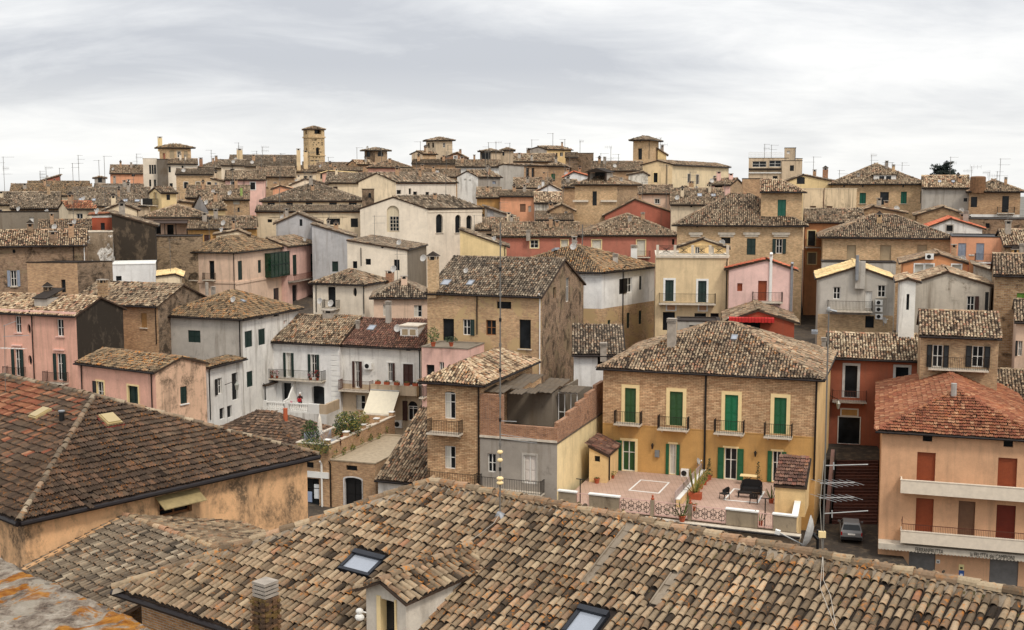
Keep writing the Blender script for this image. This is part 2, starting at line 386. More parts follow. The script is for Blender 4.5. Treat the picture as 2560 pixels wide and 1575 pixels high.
def np_mesh(name, verts, quads, rnd, mats, parent=None, org=None, midx=None, smooth=False):
    me = bpy.data.meshes.new(name); nv, nf = len(verts), len(quads)
    if org is not None: verts = verts - np.array(org)
    me.vertices.add(nv); me.vertices.foreach_set('co', np.ascontiguousarray(verts, np.float32).ravel())
    me.loops.add(nf * 4); me.loops.foreach_set('vertex_index', np.ascontiguousarray(quads, np.int32).ravel())
    me.polygons.add(nf); me.polygons.foreach_set('loop_start', np.arange(0, nf * 4, 4, dtype=np.int32)); me.polygons.foreach_set('loop_total', np.full(nf, 4, np.int32))
    for m in mats: me.materials.append(m)
    if midx is not None: me.polygons.foreach_set('material_index', midx.astype(np.int32))
    if smooth: me.polygons.foreach_set('use_smooth', np.ones(nf, bool))
    me.update(calc_edges=True)
    a = me.attributes.new('rnd', 'FLOAT', 'FACE'); a.data.foreach_set('value', rnd.astype(np.float32))
    me.validate()
    ob = bpy.data.objects.new(name, me); COL.objects.link(ob)
    if parent is not None: ob.parent = parent
    elif org is not None: ob.location = Vector(org)
    return ob
def ridge_arrays(p, q, r=0.13, step=0.42, nseg=5, lift=0.06):
    """half-round capping tiles along an edge"""
    p, q = Vector(p), Vector(q); d = q - p; L = d.length
    if L < 0.3: return None
    d.normalize(); s = d.cross(Vector((0, 0, 1))).normalized(); up = s.cross(d).normalized()
    N = max(1, int(round(L / step))); st = L / N
    a = np.linspace(math.pi, 0, nseg + 1); V = []; Qs = []; R = []
    for i in range(N):
        j = random.gauss(0, 0.008); lf = lift + random.gauss(0, 0.008); rr = r * random.uniform(0.94, 1.06); rv = random.random()
        for k, (t, sc, z) in enumerate(((i * st - 0.03, 1.0, 0.02), ((i + 1) * st + 0.02, 0.86, 0.0))):
            c = p + d * t + s * j + up * (lf + z - 0.06)
            for x in a: V.append(tuple(c + s * (rr * sc * math.cos(x)) + up * (rr * sc * math.sin(x) * 0.85)))
        b = i * 2 * (nseg + 1)
        for x in range(nseg): Qs.append((b + x, b + x + 1, b + nseg + 1 + x + 1, b + nseg + 1 + x)); R.append(rv)
    return np.array(V), np.array(Qs), np.array(R)
def join_arrays(lst):
    V = []; Q = []; R = []; o = 0
    for v, q, r in lst:
        V.append(v); Q.append(q + o); R.append(r); o += len(v)
    return np.concatenate(V), np.concatenate(Q), np.concatenate(R)
# ------------------------------------------------------------------ houses
GROUNDS = []          # (x, y, z) of the ground under every house: the hill is laid through them
GROUP = 'houses of the hill town'
def pip(x, y, poly):
    c = False; n = len(poly)
    for i in range(n):
        (x1, y1), (x2, y2) = poly[i], poly[(i + 1) % n]
        if (y1 > y) != (y2 > y) and x < (x2 - x1) * (y - y1) / (y2 - y1) + x1: c = not c
    return c
def arch_poly(u0, u1, z0, z1, n=10, rise=None):
    r = (u1 - u0) / 2; rise = r if rise is None else rise
    zc = z1 - rise; return [(u0, z0), (u1, z0)] + [((u0 + u1) / 2 + r * math.cos(math.pi * i / n), zc + rise * math.sin(math.pi * i / n)) for i in range(n + 1)]
def oval_poly(u0, u1, z0, z1, n=14):
    return [((u0 + u1) / 2 + (u1 - u0) / 2 * math.cos(2 * math.pi * i / n), (z0 + z1) / 2 + (z1 - z0) / 2 * math.sin(2 * math.pi * i / n)) for i in range(n)]

class House:
    def __init__(s, name, label, x0, x1, y, Y, ang=-20.0, D=9.0, xs=None, side='r', sa=None, at=0, roof='gf', wall=None, mats=None,
                 pitch=0.36, ov=0.38, os=0.18, rp=0.5, h=11.0, split=None, pal='coppi', lich=0.3, ends=(1, 1), ph=0.0, cap=None, gut=True,
                 cat='house', group=GROUP, tiles=True, kind='coppi', du=None, dv=None, rise=None, y1=None, cornice=None, ground=True, skip=None, noauto=False):
        s.cat = cat; s.noauto = noauto
        if xs is None and sa is None and abs(ang) <= 8 and y1 is None: ang = -0.92 * math.degrees(math.atan2((x0 if x0 + x1 > 2560 else x1) - 1280, F))
        a = math.radians(ang); s.t = Vector((math.cos(a), math.sin(a), 0))
        A = P(x0 if at == 0 else x1, y, Y); s.ze = A.z
        if y1 is not None:
            B = on_z(x1 if at == 0 else x0, y1, s.ze); dd = (B - A) if at == 0 else (A - B); s.t = Vector((dd.x, dd.y, 0)).normalized(); ang = math.degrees(math.atan2(s.t.y, s.t.x))
        sa = ang + 90 if sa is None else sa; b = math.radians(sa); s.n = Vector((math.cos(b), math.sin(b), 0))
        if at == 0: Q0 = A; Q1 = A + s.t * go_px(A, s.t, x1)
        else: Q1 = A; Q0 = A + s.t * go_px(A, s.t, x0)
        if xs is not None: D = go_px(Q1 if side == 'r' else Q0, s.n, xs)
        D = max(1.5, min(D, 60.0))
        s.W = (Q1 - Q0).length; s.D = D
        s.Q = [Q0, Q1, Q1 + s.n * D, Q0 + s.n * D]
        s.zb = s.ze - h; s.Y = Y; s.ph = ph
        c = sum(s.Q, Vector()) / 4; s.org = Vector((c.x, c.y, s.zb))
        s.ob = thing(name, label, cat, s.org, group)
        if ground: GROUNDS.append((c.x, c.y, s.zb + 0.6)); GROUNDS.append((Q0.x, Q0.y, s.zb + 0.6)); GROUNDS.append((Q1.x, Q1.y, s.zb + 0.6))
        s.wallmat = wall; s.mats = mats or {}; s.split = split; s.holes = {k: [] for k in 'frbl'}; s.roof = roof
        s.pitch, s.ov, s.os, s.rp, s.pal, s.lich, s.ends = pitch, ov, os, rp, pal, lich, ends
        s.cap = cap; s.gut = gut; s.tiles = tiles; s.kind = kind; s.du, s.dv = du, dv; s.rise = rise; s.cornice = cornice; s.skip = skip
        s.slopes = []; s.ridges = []; s.tops = {}
        s._roofgeom()
    # local plan (a along front, b backwards) -> world
    def p(s, a, b, z): q = s.Q[0] + s.t * a + s.n * b; return Vector((q.x, q.y, z))
    def _roofgeom(s):
        W, D, ze, o, os, rp = s.W, s.D, s.ze, s.ov, s.os, s.rp; r = s.roof; p = s.p
        tops = {'f': [(0, ze), (W, ze)], 'r': [(0, ze), (D, ze)], 'b': [(0, ze), (W, ze)], 'l': [(0, ze), (D, ze)]}
        if r == 'gf':
            R = s.rise if s.rise is not None else s.pitch * min(rp, 1 - rp) * D; s.R = R
            k1, k2 = R / (rp * D), R / ((1 - rp) * D)
            s.slopes = [[p(-os, -o, ze - o * k1), p(W + os, -o, ze - o * k1), p(W + os, rp * D, ze + R), p(-os, rp * D, ze + R)],
                        [p(W + os, D + o, ze - o * k2), p(-os, D + o, ze - o * k2), p(-os, rp * D, ze + R), p(W + os, rp * D, ze + R)]]
            s.ridges = [(p(-os, rp * D, ze + R), p(W + os, rp * D, ze + R))]
            tops['r'] = [(0, ze), (rp * D, ze + R), (D, ze)]; tops['l'] = [(0, ze), ((1 - rp) * D, ze + R), (D, ze)]
        elif r == 'gs':
            R = s.rise if s.rise is not None else s.pitch * min(rp, 1 - rp) * W; s.R = R
            k1, k2 = R / (rp * W), R / ((1 - rp) * W)
            s.slopes = [[p(-o, D + os, ze - o * k1), p(-o, -os, ze - o * k1), p(rp * W, -os, ze + R), p(rp * W, D + os, ze + R)],
                        [p(W + o, -os, ze - o * k2), p(W + o, D + os, ze - o * k2), p(rp * W, D + os, ze + R), p(rp * W, -os, ze + R)]]
            s.ridges = [(p(rp * W, -os, ze + R), p(rp * W, D + os, ze + R))]
            tops['f'] = [(0, ze), (rp * W, ze + R), (W, ze)]; tops['b'] = [(0, ze), ((1 - rp) * W, ze + R), (W, ze)]
        elif r == 'hip':
            al = W >= D; S = D if al else W; L = W if al else D; hf = S / 2
            R = s.rise if s.rise is not None else s.pitch * hf; s.R = R; k = R / hf; e0 = min(hf, L / 2) * s.ends[0]; e1 = min(hf, L / 2) * s.ends[1]
            zo = ze - o * k; zr = ze + R
            if al:
                A, B = (e0 if s.ends[0] else -os), (W - e1 if s.ends[1] else W + os)
                l, rr = (-o if s.ends[0] else -os), (W + o if s.ends[1] else W + os)
                ra, rb = p(A, hf, zr), p(B, hf, zr)
                s.slopes = [[p(l, -o, zo), p(rr, -o, zo), rb, ra], [p(rr, D + o, zo), p(l, D + o, zo), ra, rb]]
                if s.ends[0]: s.slopes.append([p(-o, D + o, zo), p(-o, -o, zo), ra]); s.ridges += [(p(-o, -o, zo), ra), (p(-o, D + o, zo), ra)]
                else: tops['l'] = [(0, ze), (hf, zr), (D, ze)]
                if s.ends[1]: s.slopes.append([p(W + o, -o, zo), p(W + o, D + o, zo), rb]); s.ridges += [(p(W + o, -o, zo), rb), (p(W + o, D + o, zo), rb)]
                else: tops['r'] = [(0, ze), (hf, zr), (D, ze)]
            else:
                ra, rb = p(hf, e0 if s.ends[0] else -os, zr), p(hf, D - e1 if s.ends[1] else D + os, zr)
                f, bk = (-o if s.ends[0] else -os), (D + o if s.ends[1] else D + os)
                s.slopes = [[p(-o, bk, zo), p(-o, f, zo), ra, rb], [p(W + o, f, zo), p(W + o, bk, zo), rb, ra]]
                if s.ends[0]: s.slopes.append([p(-o, -o, zo), p(W + o, -o, zo), ra]); s.ridges += [(p(-o, -o, zo), ra), (p(W + o, -o, zo), ra)]
                else: tops['f'] = [(0, ze), (hf, zr), (W, ze)]
                if s.ends[1]: s.slopes.append([p(W + o, D + o, zo), p(-o, D + o, zo), rb]); s.ridges += [(p(-o, D + o, zo), rb), (p(W + o, D + o, zo), rb)]
                else: tops['b'] = [(0, ze), (hf, zr), (W, ze)]
            s.ridges.append((ra, rb))
        elif r in ('sf', 'sb', 'sl', 'sr'):
            L = D if r in ('sf', 'sb') else W; R = s.rise if s.rise is not None else s.pitch * L; s.R = R; k = R / L
            z0, z1 = ze - o * k, ze + R + o * 0.5 * k; h = o * 0.5
            if r == 'sf':
                s.slopes = [[p(-os, -o, z0), p(W + os, -o, z0), p(W + os, D + h, z1), p(-os, D + h, z1)]]
                tops['r'] = [(0, ze), (D, ze + R)]; tops['l'] = [(0, ze + R), (D, ze)]; tops['b'] = [(0, ze + R), (W, ze + R)]
            elif r == 'sb':   # ze is the low back eave; the front stands higher
                s.slopes = [[p(W + os, D + o, z0), p(-os, D + o, z0), p(-os, -h, z1), p(W + os, -h, z1)]]
                tops['r'] = [(0, ze + R), (D, ze)]; tops['l'] = [(0, ze), (D, ze + R)]; tops['f'] = [(0, ze + R), (W, ze + R)]
            elif r == 'sl':   # low on the left
                s.slopes = [[p(-o, D + os, z0), p(-o, -os, z0), p(W + h, -os, z1), p(W + h, D + os, z1)]]
                tops['f'] = [(0, ze), (W, ze + R)]; tops['b'] = [(0, ze + R), (W, ze)]; tops['r'] = [(0, ze + R), (D, ze + R)]
            else:             # low on the right
                s.slopes = [[p(W + o, -os, z0), p(W + o, D + os, z0), p(-h, D + os, z1), p(-h, -os, z1)]]
                tops['f'] = [(0, ze + R), (W, ze)]; tops['b'] = [(0, ze), (W, ze + R)]; tops['l'] = [(0, ze + R), (D, ze + R)]
        else: s.R = 0
        s.tops = tops
    def wf(s, k):
        i = 'frbl'.index(k); a, b = s.Q[i], s.Q[(i + 1) % 4]; d = (b - a).normalized()
        return Fr((a.x, a.y, 0), d, Vector((d.y, -d.x, 0)), (0, 0, 1)), (b - a).length
    def uz(s, k, px, py):
        fr, L = s.wf(k); q = on_plane(px, py, fr.o, fr.y); return (q - fr.o).dot(fr.x), q.z
    def rect(s, k, x0, y0, x1, y1):
        xm, ym = (x0 + x1) / 2, (y0 + y1) / 2; L = s.wf(k)[1]
        u0, u1 = s.uz(k, x0, ym)[0], s.uz(k, x1, ym)[0]; z1, z0 = s.uz(k, xm, y0)[1], s.uz(k, xm, y1)[1]
        u0, u1 = max(0.06, u0), min(L - 0.06, u1)
        if u1 - u0 < 0.12: m = min(max((u0 + u1) / 2, 0.12), L - 0.12); u0, u1 = m - 0.06, m + 0.06
        return u0, u1, z0, z1
    # ---- openings
    def win(s, k, st, x0, y0, x1, y1, col=None, sur=None, sill=False, shape='r', dep=0.2, fmat=None, lint=None, name=None, pane=None, swd=0.14):
        u0, u1, z0, z1 = s.rect(k, x0, y0, x1, y1); fr, L = s.wf(k); far = s.Y > 165
        poly = [(u0, z0), (u1, z0), (u1, z1), (u0, z1)]
        if shape == 'a': poly = arch_poly(u0, u1, z0, z1)
        elif shape == 'sa': poly = arch_poly(u0, u1, z0, z1, rise=(u1 - u0) * 0.14)
        elif shape == 'o': poly = oval_poly(u0, u1, z0, z1)
        col = col or DKGREEN; fmat = fmat or WHITEF
        tall = (z1 - z0) > 1.9; nm = name or ('door' if st == 'd' else 'window')
        s.holes[k].append(poly)
        m = MB(); rev = sur or s.wmat(k, (z0 + z1) / 2)
        n = len(poly)
        for i in range(n):
            (a, b), (c, d) = poly[i], poly[(i + 1) % n]
            m.face([fr(a, 0, b), fr(c, 0, d), fr(c, -dep, d), fr(a, -dep, b)], rev)
        pn = MB(); pm = pane or (GLASS if st in ('o', 'w', 'os', 'ol', 'or', 'wc') else col)
        pn.face([fr(a, -dep, b) for a, b in poly], pm)
        if st in ('w', 'os', 'ol', 'or', 'wc', 'd') and shape != 'o':
            b = 0.07; zt = z1 if shape == 'r' else z1 - (u1 - u0) * (0.5 if shape == 'a' else 0.14)
            wf_ = fmat
            for (a0, a1, c0, c1) in ((u0, u0 + b, z0, z1 if shape == 'r' else zt), (u1 - b, u1, z0, z1 if shape == 'r' else zt), (u0 + b, u1 - b, z0, z0 + b), (u0 + b, u1 - b, zt - b, zt), ((u0 + u1) / 2 - b / 2, (u0 + u1) / 2 + b / 2, z0 + b, zt - b)):
                m.box(fr, a0, a1, -dep + 0.012, -dep + 0.06, c0, c1, wf_)
            if z1 - z0 > 1.0 and st != 'd':
                q = z0 + (z1 - z0) * (0.62 if tall else 0.5); m.box(fr, u0 + b, (u0 + u1) / 2 - b / 2, -dep + 0.012, -dep + 0.05, q - 0.025, q + 0.025, wf_); m.box(fr, (u0 + u1) / 2 + b / 2, u1 - b, -dep + 0.012, -dep + 0.05, q - 0.025, q + 0.025, wf_)
            if st == 'd':
                for g in (0.30, 0.66):
                    for hh in (0, 1):
                        c0 = u0 + b + 0.05 + hh * (u1 - u0 - b) / 2; c1 = c0 + (u1 - u0) / 2 - b - 0.1
                        if c1 > c0: m.box(fr, c0, c1, -dep + 0.005, -dep + 0.035, z0 + (z1 - z0) * (g - 0.18), z0 + (z1 - z0) * (g + 0.12), col)
        if st == 'b':      # roller shutter: horizontal ribs
            nr = min(30, max(4, int((z1 - z0) / 0.09)))
            for i in range(nr):
                c = z0 + (z1 - z0) * i / nr; pn.box(fr, u0, u1, -dep + 0.004, -dep + 0.022, c, c + (z1 - z0) / nr * 0.72, col)
        if sur:
            w = swd
            if shape == 'r':
                for a0, a1, c0, c1 in ((u0 - w, u0, z0, z1 + w), (u1, u1 + w, z0, z1 + w), (u0, u1, z1, z1 + w)): m.box(fr, a0, a1, -0.01, 0.045, c0, c1, sur)
                if not tall: m.box(fr, u0 - w, u1 + w, -0.01, 0.06, z0 - w * 0.7, z0, sur)
            else:
                big = arch_poly(u0 - w, u1 + w, z0, z1 + w) if shape == 'a' else arch_poly(u0 - w, u1 + w, z0, z1 + w, rise=(u1 - u0) * 0.16)
                for i in range(1, len(poly) - 0):
                    j = (i + 1) % len(poly)
                    if i == len(poly) - 1: continue
                    m.face([fr(*_3(poly[i], 0.04)), fr(*_3(big[i], 0.04)), fr(*_3(big[j], 0.04)), fr(*_3(poly[j], 0.04))], sur)
                m.face([fr(*_3(poly[1], 0.04)), fr(*_3(big[1], 0.04)), fr(*_3(big[2], 0.04)), fr(*_3(poly[2], 0.04))], sur)
                m.face([fr(*_3(poly[0], 0.04)), fr(*_3(poly[-1], 0.04)), fr(*_3(big[-1], 0.04)), fr(*_3(big[0], 0.04))], sur)
        if sill: m.box(fr, u0 - 0.12, u1 + 0.12, -0.02, 0.14, z0 - 0.09, z0 - 0.003, STONE if sill is True else sill)
        if lint: m.box(fr, u0 - 0.25, u1 + 0.25, -0.01, 0.16, z1 + 0.30, z1 + 0.42, lint)
        if far and st in ('o', 'w', 'p', 's', 'b'):
            o_ = len(m.v); 
            for f_, mt, uv in zip(pn.f, pn.m, pn.uv): m.face([pn.v[i] for i in f_], pn.mats[mt], uv)
            if st == 's': m.box(fr, (u0 + u1) / 2 - 0.03, (u0 + u1) / 2 + 0.03, -dep, -dep + 0.03, z0, z1, BLACKP)
            return m.build(nm, s.ob, s.org)
        w_ob = m.build(nm, s.ob, s.org)
        pn.build({'b': 'roller', 'p': 'panel', 's': 'panel', 'd': 'panel'}.get(st, 'pane'), w_ob, s.org)
        if st == 'wc':
            c = MB(); c.face([fr(u0 + 0.08, -dep + 0.008, z0 + 0.08), fr((u0 + u1) / 2, -dep + 0.008, z0 + 0.08), fr((u0 + u1) / 2, -dep + 0.008, z1 - 0.08), fr(u0 + 0.08, -dep + 0.008, z1 - 0.08)], CURTAIN); c.build('curtain', w_ob, s.org)
        def leaf(a0, a1, d0, d1):
            q = MB(); b = 0.07 if a1 - a0 > 0.3 else 0.03
            q.box(fr, a0, a0 + b, d0, d1, z0, z1, col); q.box(fr, a1 - b, a1, d0, d1, z0, z1, col)
            for c0, c1 in ((z0, z0 + 0.1), (z1 - 0.1, z1), ((z0 + z1) / 2 - 0.05, (z0 + z1) / 2 + 0.05)): q.box(fr, a0 + b, a1 - b, d0, d1, c0, c1, col)
            ns = max(4, min(26, int((z1 - z0) / 0.085)))
            for i in range(ns):
                c = z0 + 0.02 + (z1 - z0 - 0.04) * i / ns; hgt = (z1 - z0) / ns
                q.face([fr(a0 + b, d1 - 0.008, c), fr(a1 - b, d1 - 0.008, c), fr(a1 - b, d0 + 0.006, c + hgt * 1.15), fr(a0 + b, d0 + 0.006, c + hgt * 1.15)], col)
            return q.build('shutter', w_ob, s.org)
        hw = (u1 - u0) / 2
        if st == 's': leaf(u0 + 0.01, u0 + hw - 0.006, -0.11, -0.065); leaf(u0 + hw + 0.006, u1 - 0.01, -0.11, -0.065)
        if st in ('os', 'ol'): leaf(u0 - hw - 0.04, u0 - 0.04, 0.05, 0.095)
        if st in ('os', 'or'): leaf(u1 + 0.04, u1 + hw + 0.04, 0.05, 0.095)
        return w_ob
    def wmat(s, k, z=None):
        m = s.mats.get(k, s.wallmat)
        if s.split and z is not None:
            zs = s.uz('f', s.split[0], s.split[1])[1]
            if z < zs and (len(s.split) < 4 or k in s.split[3]): return s.split[2]
        return m
    # ---- balcony, laid out on a wall by the pixel columns of its two ends and the row of its slab
    def balcony(s, k, x0, x1, y, depth=0.9, rail=0.95, slab=STONE, iron=IRON, solid=None, step=0.13, fancy=False, thick=0.13):
        fr, L = s.wf(k); u0 = s.uz(k, x0, y)[0]; u1 = s.uz(k, x1, y)[0]; z = s.uz(k, (x0 + x1) / 2, y)[1]
        m = MB(); m.box(fr, u0, u1, 0.01, depth, z - thick, z, slab)
        for u in (u0 + 0.25, u1 - 0.25): m.prism([fr(u - 0.06, 0.01, z - thick), fr(u - 0.06, depth * 0.7, z - thick), fr(u - 0.06, 0.01, z - thick - 0.3)], fr.x * 0.12, slab)
        b = m.build('balcony', s.ob, s.org)
        r = MB()
        if solid:
            for a0, a1, d0, d1 in ((u0, u1, depth - 0.1, depth), (u0, u0 + 0.1, 0.01, depth - 0.1), (u1 - 0.1, u1, 0.01, depth - 0.1)): r.box(fr, a0, a1, d0, d1, z, z + rail, solid)
            r.box(fr, u0 - 0.04, u1 + 0.04, depth - 0.13, depth + 0.03, z + rail, z + rail + 0.06, solid); r.build('parapet', b, s.org); return b
        i_ = 0.04; t = 0.011
        e = [fr(u0 + i_, 0.02, 0), fr(u0 + i_, depth - i_, 0), fr(u1 - i_, depth - i_, 0), fr(u1 - i_, 0.02, 0)]
        for A, B in zip(e, e[1:]):
            d = (B - A); Ln = d.length; d.normalize(); f2 = Fr(A, d, Vector((-d.y, d.x, 0)), (0, 0, 1))
            r.box(f2, 0, Ln, -0.02, 0.02, z + rail - 0.03, z + rail, iron); r.box(f2, 0, Ln, -0.012, 0.012, z + 0.08, z + 0.10, iron)
            n = max(2, int(Ln / step))
            for i in range(n + 1):
                q = Ln * i / n; r.box(f2, q - t, q + t, -t, t, z, z + rail - 0.03, iron)
        for q in (e[1], e[2]): r.box(Fr(q, (1, 0, 0), (0, 1, 0), (0, 0, 1)), -0.02, 0.02, -0.02, 0.02, z, z + rail + 0.06, iron)
        r.build('railing', b, s.org); return b
    def surf(s, px, py):
        """point of the roof under a pixel"""
        best = None
        for S in s.slopes:
            p0, e, w, n, Q = poly_uv(S); d = ray(px, py)
            if abs(d.dot(n)) < 1e-6: continue
            q = on_plane(px, py, p0, n)
            if (q - CAM).dot(d) <= 0: continue
            if inside(np.array([((q - p0).dot(e), (q - p0).dot(w))]), Q, 0.4)[0] and (best is None or q.y < best[0].y): best = (q, e, w, n)
        if best is None:
            q = on_plane(px, py, Vector((0, 0, s.ze + s.R * 0.4 + s.ph)), Vector((0, 0, 1)))
            c = s.p(s.W / 2, s.D / 2, s.ze)
            if (q - c).length > max(s.W, s.D): q = P(px, py, c.y)
            best = (q, s.t.copy(), s.n.copy(), Vector((0, 0, 1)))
        return best
    def chimney(s, x0, x1, ytop, ybase, mat=None, cap='slab', pot=None):
        q, e, w, n = s.surf((x0 + x1) / 2, ybase); k = (q.y * CP - (q.z - CZ) * SP) / F
        wd_ = (x1 - x0) * k * 0.92; ht = max(0.4, (ybase - ytop) * k); f = Fr(q, s.t, Vector((-s.t.y, s.t.x, 0)), (0, 0, 1)); mat = mat or CHBR
        m = MB(); h = wd_ / 2; d = h * 0.9; top = ht
        if cap == 'pipe':
            m.tube(f(0, 0, -0.3), f(0, 0, ht), h, mat, 8); m.build('chimney', s.ob, s.org); return
        body = top - (0.35 if cap in ('slab', 'tile', 'vent') else 0.5)
        body = max(body, top * 0.55)
        m.box(f, -h, h, -d, d, -0.6, body, mat)
        o = m.build('chimney', s.ob, s.org); c = MB()
        if cap == 'slab':
            for x in (-h * 0.85, h * 0.85):
                for yv in (-d * 0.85, d * 0.85): c.box(f, x - 0.05, x + 0.05, yv - 0.05, yv + 0.05, body, top - 0.08, mat)
            c.box(f, -h - 0.08, h + 0.08, -d - 0.08, d + 0.08, top - 0.08, top, CONC); c.box(f, -h * .5, h * .5, -d * .5, d * .5, body, top - 0.09, BLACKP)
        elif cap == 'vent':
            nn = 3
            for i in range(nn):
                zc = body + (top - body) * (i + 0.35) / nn; c.box(f, -h - 0.05, h + 0.05, -d - 0.05, d + 0.05, zc, zc + (top - body) / nn * 0.55, CONC)
            c.box(f, -h * .7, h * .7, -d * .7, d * .7, body, top - 0.02, BLACKP)
        elif cap == 'tile':
            for x in (-h * 0.8, h * 0.8):
                for yv in (-d * 0.8, d * 0.8): c.box(f, x - 0.07, x + 0.07, yv - 0.07, yv + 0.07, body, body + 0.32, mat)
            c.box(f, -h * .5, h * .5, -d * .5, d * .5, body, body + 0.31, BLACKP)
            c.box(f, -h - 0.1, h + 0.1, -d - 0.1, d + 0.1, body + 0.32, body + 0.38, CONC)
            for i in range(4):
                a = [(-h - .1, -d - .1), (h + .1, -d - .1), (h + .1, d + .1), (-h - .1, d + .1)]
                c.face([f(*a[i], body + 0.38), f(*a[(i + 1) % 4], body + 0.38), f(0, 0, max(top, body + 0.7) + 0.1)], CHANNEL)
        c.build('chimney_cap', o, s.org)
    def skylight(s, x0, y0, x1, y1, frame=None):
        q, e, w, n = s.surf((x0 + x1) / 2, (y0 + y1) / 2); k = (q.y * CP - (q.z - CZ) * SP) / F
        wd_ = max(0.5, (x1 - x0) * k * 0.8); a = s.surf((x0 + x1) / 2, y1)[0]; b = s.surf((x0 + x1) / 2, y0)[0]
        ht = min(max(0.5, abs((b - a).dot(w))), 1.5); f = Fr(q, e, w, n); m = MB(); frame = frame or ZINC
        for a0, a1, b0, b1 in ((-wd_ / 2, wd_ / 2, -ht / 2, -ht / 2 + 0.08), (-wd_ / 2, wd_ / 2, ht / 2 - 0.08, ht / 2), (-wd_ / 2, -wd_ / 2 + 0.08, -ht / 2 + 0.08, ht / 2 - 0.08), (wd_ / 2 - 0.08, wd_ / 2, -ht / 2 + 0.08, ht / 2 - 0.08)): m.box(f, a0, a1, b0, b1, -0.05, 0.20, frame)
        o = m.build('skylight', s.ob, s.org); g = MB(); g.box(f, -wd_ / 2 + 0.08, wd_ / 2 - 0.08, -ht / 2 + 0.08, ht / 2 - 0.08, -0.05, 0.17, SKYGLASS); g.build('pane', o, s.org)
    def gutter(s):
        g = MB(); any_ = False
        for S in s.slopes:
            p0, e, w, n, Q = poly_uv(S)
            if abs(S[0].z - S[1].z) > 0.05: continue
            out = Vector((-w.x, -w.y, 0)).normalized()
            if out.y > 0.3 and s.Y > 60: continue
            a, b = S[0] + out * 0.05 + Vector((0, 0, -0.09)), S[1] + out * 0.05 + Vector((0, 0, -0.09))
            g.tube(a, b, 0.075, GUTTER, 6); any_ = True
        if any_: g.build('gutter', s.ob, s.org)
    def pipe(s, k, x, y0, y1, mat=None, r=0.055):
        fr, L = s.wf(k); ym = (y0 + y1) / 2; u = min(max(s.uz(k, x, ym)[0], 0.08), L - 0.08); za, zc = s.uz(k, x, y0)[1], s.uz(k, x, y1)[1]
        m = MB(); m.tube(fr(u, 0.08, za), fr(u, 0.08, zc), r, mat or GUTTER, 6); m.tube(fr(u, 0.08, za), fr(u, s.ov * 0.9, za + 0.3), r, mat or GUTTER, 6)
        m.build('downpipe', s.ob, s.org)
    def strip(s, k, y, hgt=0.12, out=0.07, mat=None, name='cornice', x=None, ext=0.0):
        """moulding along a wall at the height of pixel row y"""
        fr, L = s.wf(k); xr = x if x is not None else to_px(fr(L / 2, 0, s.ze))[0]; z = s.uz(k, xr, y)[1]
        m = MB(); m.box(fr, -ext, L + ext, 0.004, out, z - hgt / 2, z + hgt / 2, mat or STONE); m.build(name, s.ob, s.org)
    def ac(s, k, x0, y0, x1, y1):
        u0, u1, z0, z1 = s.rect(k, x0, y0, x1, y1); fr, L = s.wf(k); m = MB(); m.box(fr, u0, u1, 0.05, 0.38, z0, z1, WHITEP); o = m.build('air_conditioner', s.ob, s.org)
        c = MB(); cu, cz, r = u0 + (u1 - u0) * 0.42, (z0 + z1) / 2, (z1 - z0) * 0.36
        c.lathe(Fr(fr(cu, 0.381, cz), fr.x, fr.z, fr.y), [(r, 0.0), (r, 0.012), (r * 0.5, 0.015)], BLACKP, 14); c.build('fan_grille', o, s.org)
    def dish(s, px, py, rpx=8, Y=None, yawd=-30):
        q = s.surf(px, py + rpx)[0] if Y is None else P(px, py, Y); k = q.y / F; r = rpx * k; c = q + Vector((0, -0.15, r if Y is None else 0)); a = math.radians(yawd)
        ax = Vector((math.sin(a), -math.cos(a), 0.35)).normalized(); x = ax.orthogonal().normalized(); y = ax.cross(x); m = MB(); f = Fr(c, x, y, ax)
        m.lathe(f, [(0.02, -r * 0.22), (r * 0.5, -r * 0.16), (r * 0.85, -r * 0.03), (r, 0.03), (r * 0.96, 0.045), (r * 0.5, -r * 0.11), (0.02, -r * 0.17)], DISHM, 12, False)
        o = m.build('satellite_dish', s.ob, s.org, True); b = MB(); b.tube(c - ax * r * 0.2, c - ax * r * 0.3 - Vector((0, 0, r * 1.4)), 0.03, ZINC, 5); b.tube(c - y * r * 0.9, c + ax * r * 0.9, 0.015, ZINC, 4); b.blob(c + ax * r * 0.95, 0.06, 0.06, 0.06, WHITEP, 6, 4); b.build('arm', o, s.org)
    def antenna(s, px, ytop, ybase, n=2, seed=0):
        q = s.surf(px, ybase)[0]; k = (q.y * CP - (q.z - CZ) * SP) / F; h = (ybase - ytop) * k; rr = random.Random(seed + int(px) * 7 + int(ytop)); m = MB()
        fz = max(1.0, s.Y / 150); m.tube(q - Vector((0, 0, .3)), q + Vector((0, 0, h)), 0.03 * fz, POLE, 5)
        for i in range(n):
            z = h - 0.1 - i * min(0.9, h / (n + 1)); a = rr.uniform(-0.5, 0.5) + (math.pi if rr.random() < .3 else 0); d = Vector((math.cos(a), math.sin(a), 0)); e = Vector((-d.y, d.x, 0)); L = rr.uniform(0.9, 1.7)
            c = q + Vector((0, 0, z)); A, B = c - d * 0.15 * L, c + d * L; m.tube(A, B, 0.018 * fz, POLE, 4); vert = rr.random() < 0.3; ne = rr.randint(4, 8)
            for j in range(ne):
                p = A + (B - A) * (j / (ne - 1)); ln = 0.38 - 0.025 * j; v = Vector((0, 0, ln)) if vert else e * ln
                m.tube(p - v, p + v, 0.010 * fz, POLE, 4, caps=False)
        m.build('antenna', s.ob, s.org)
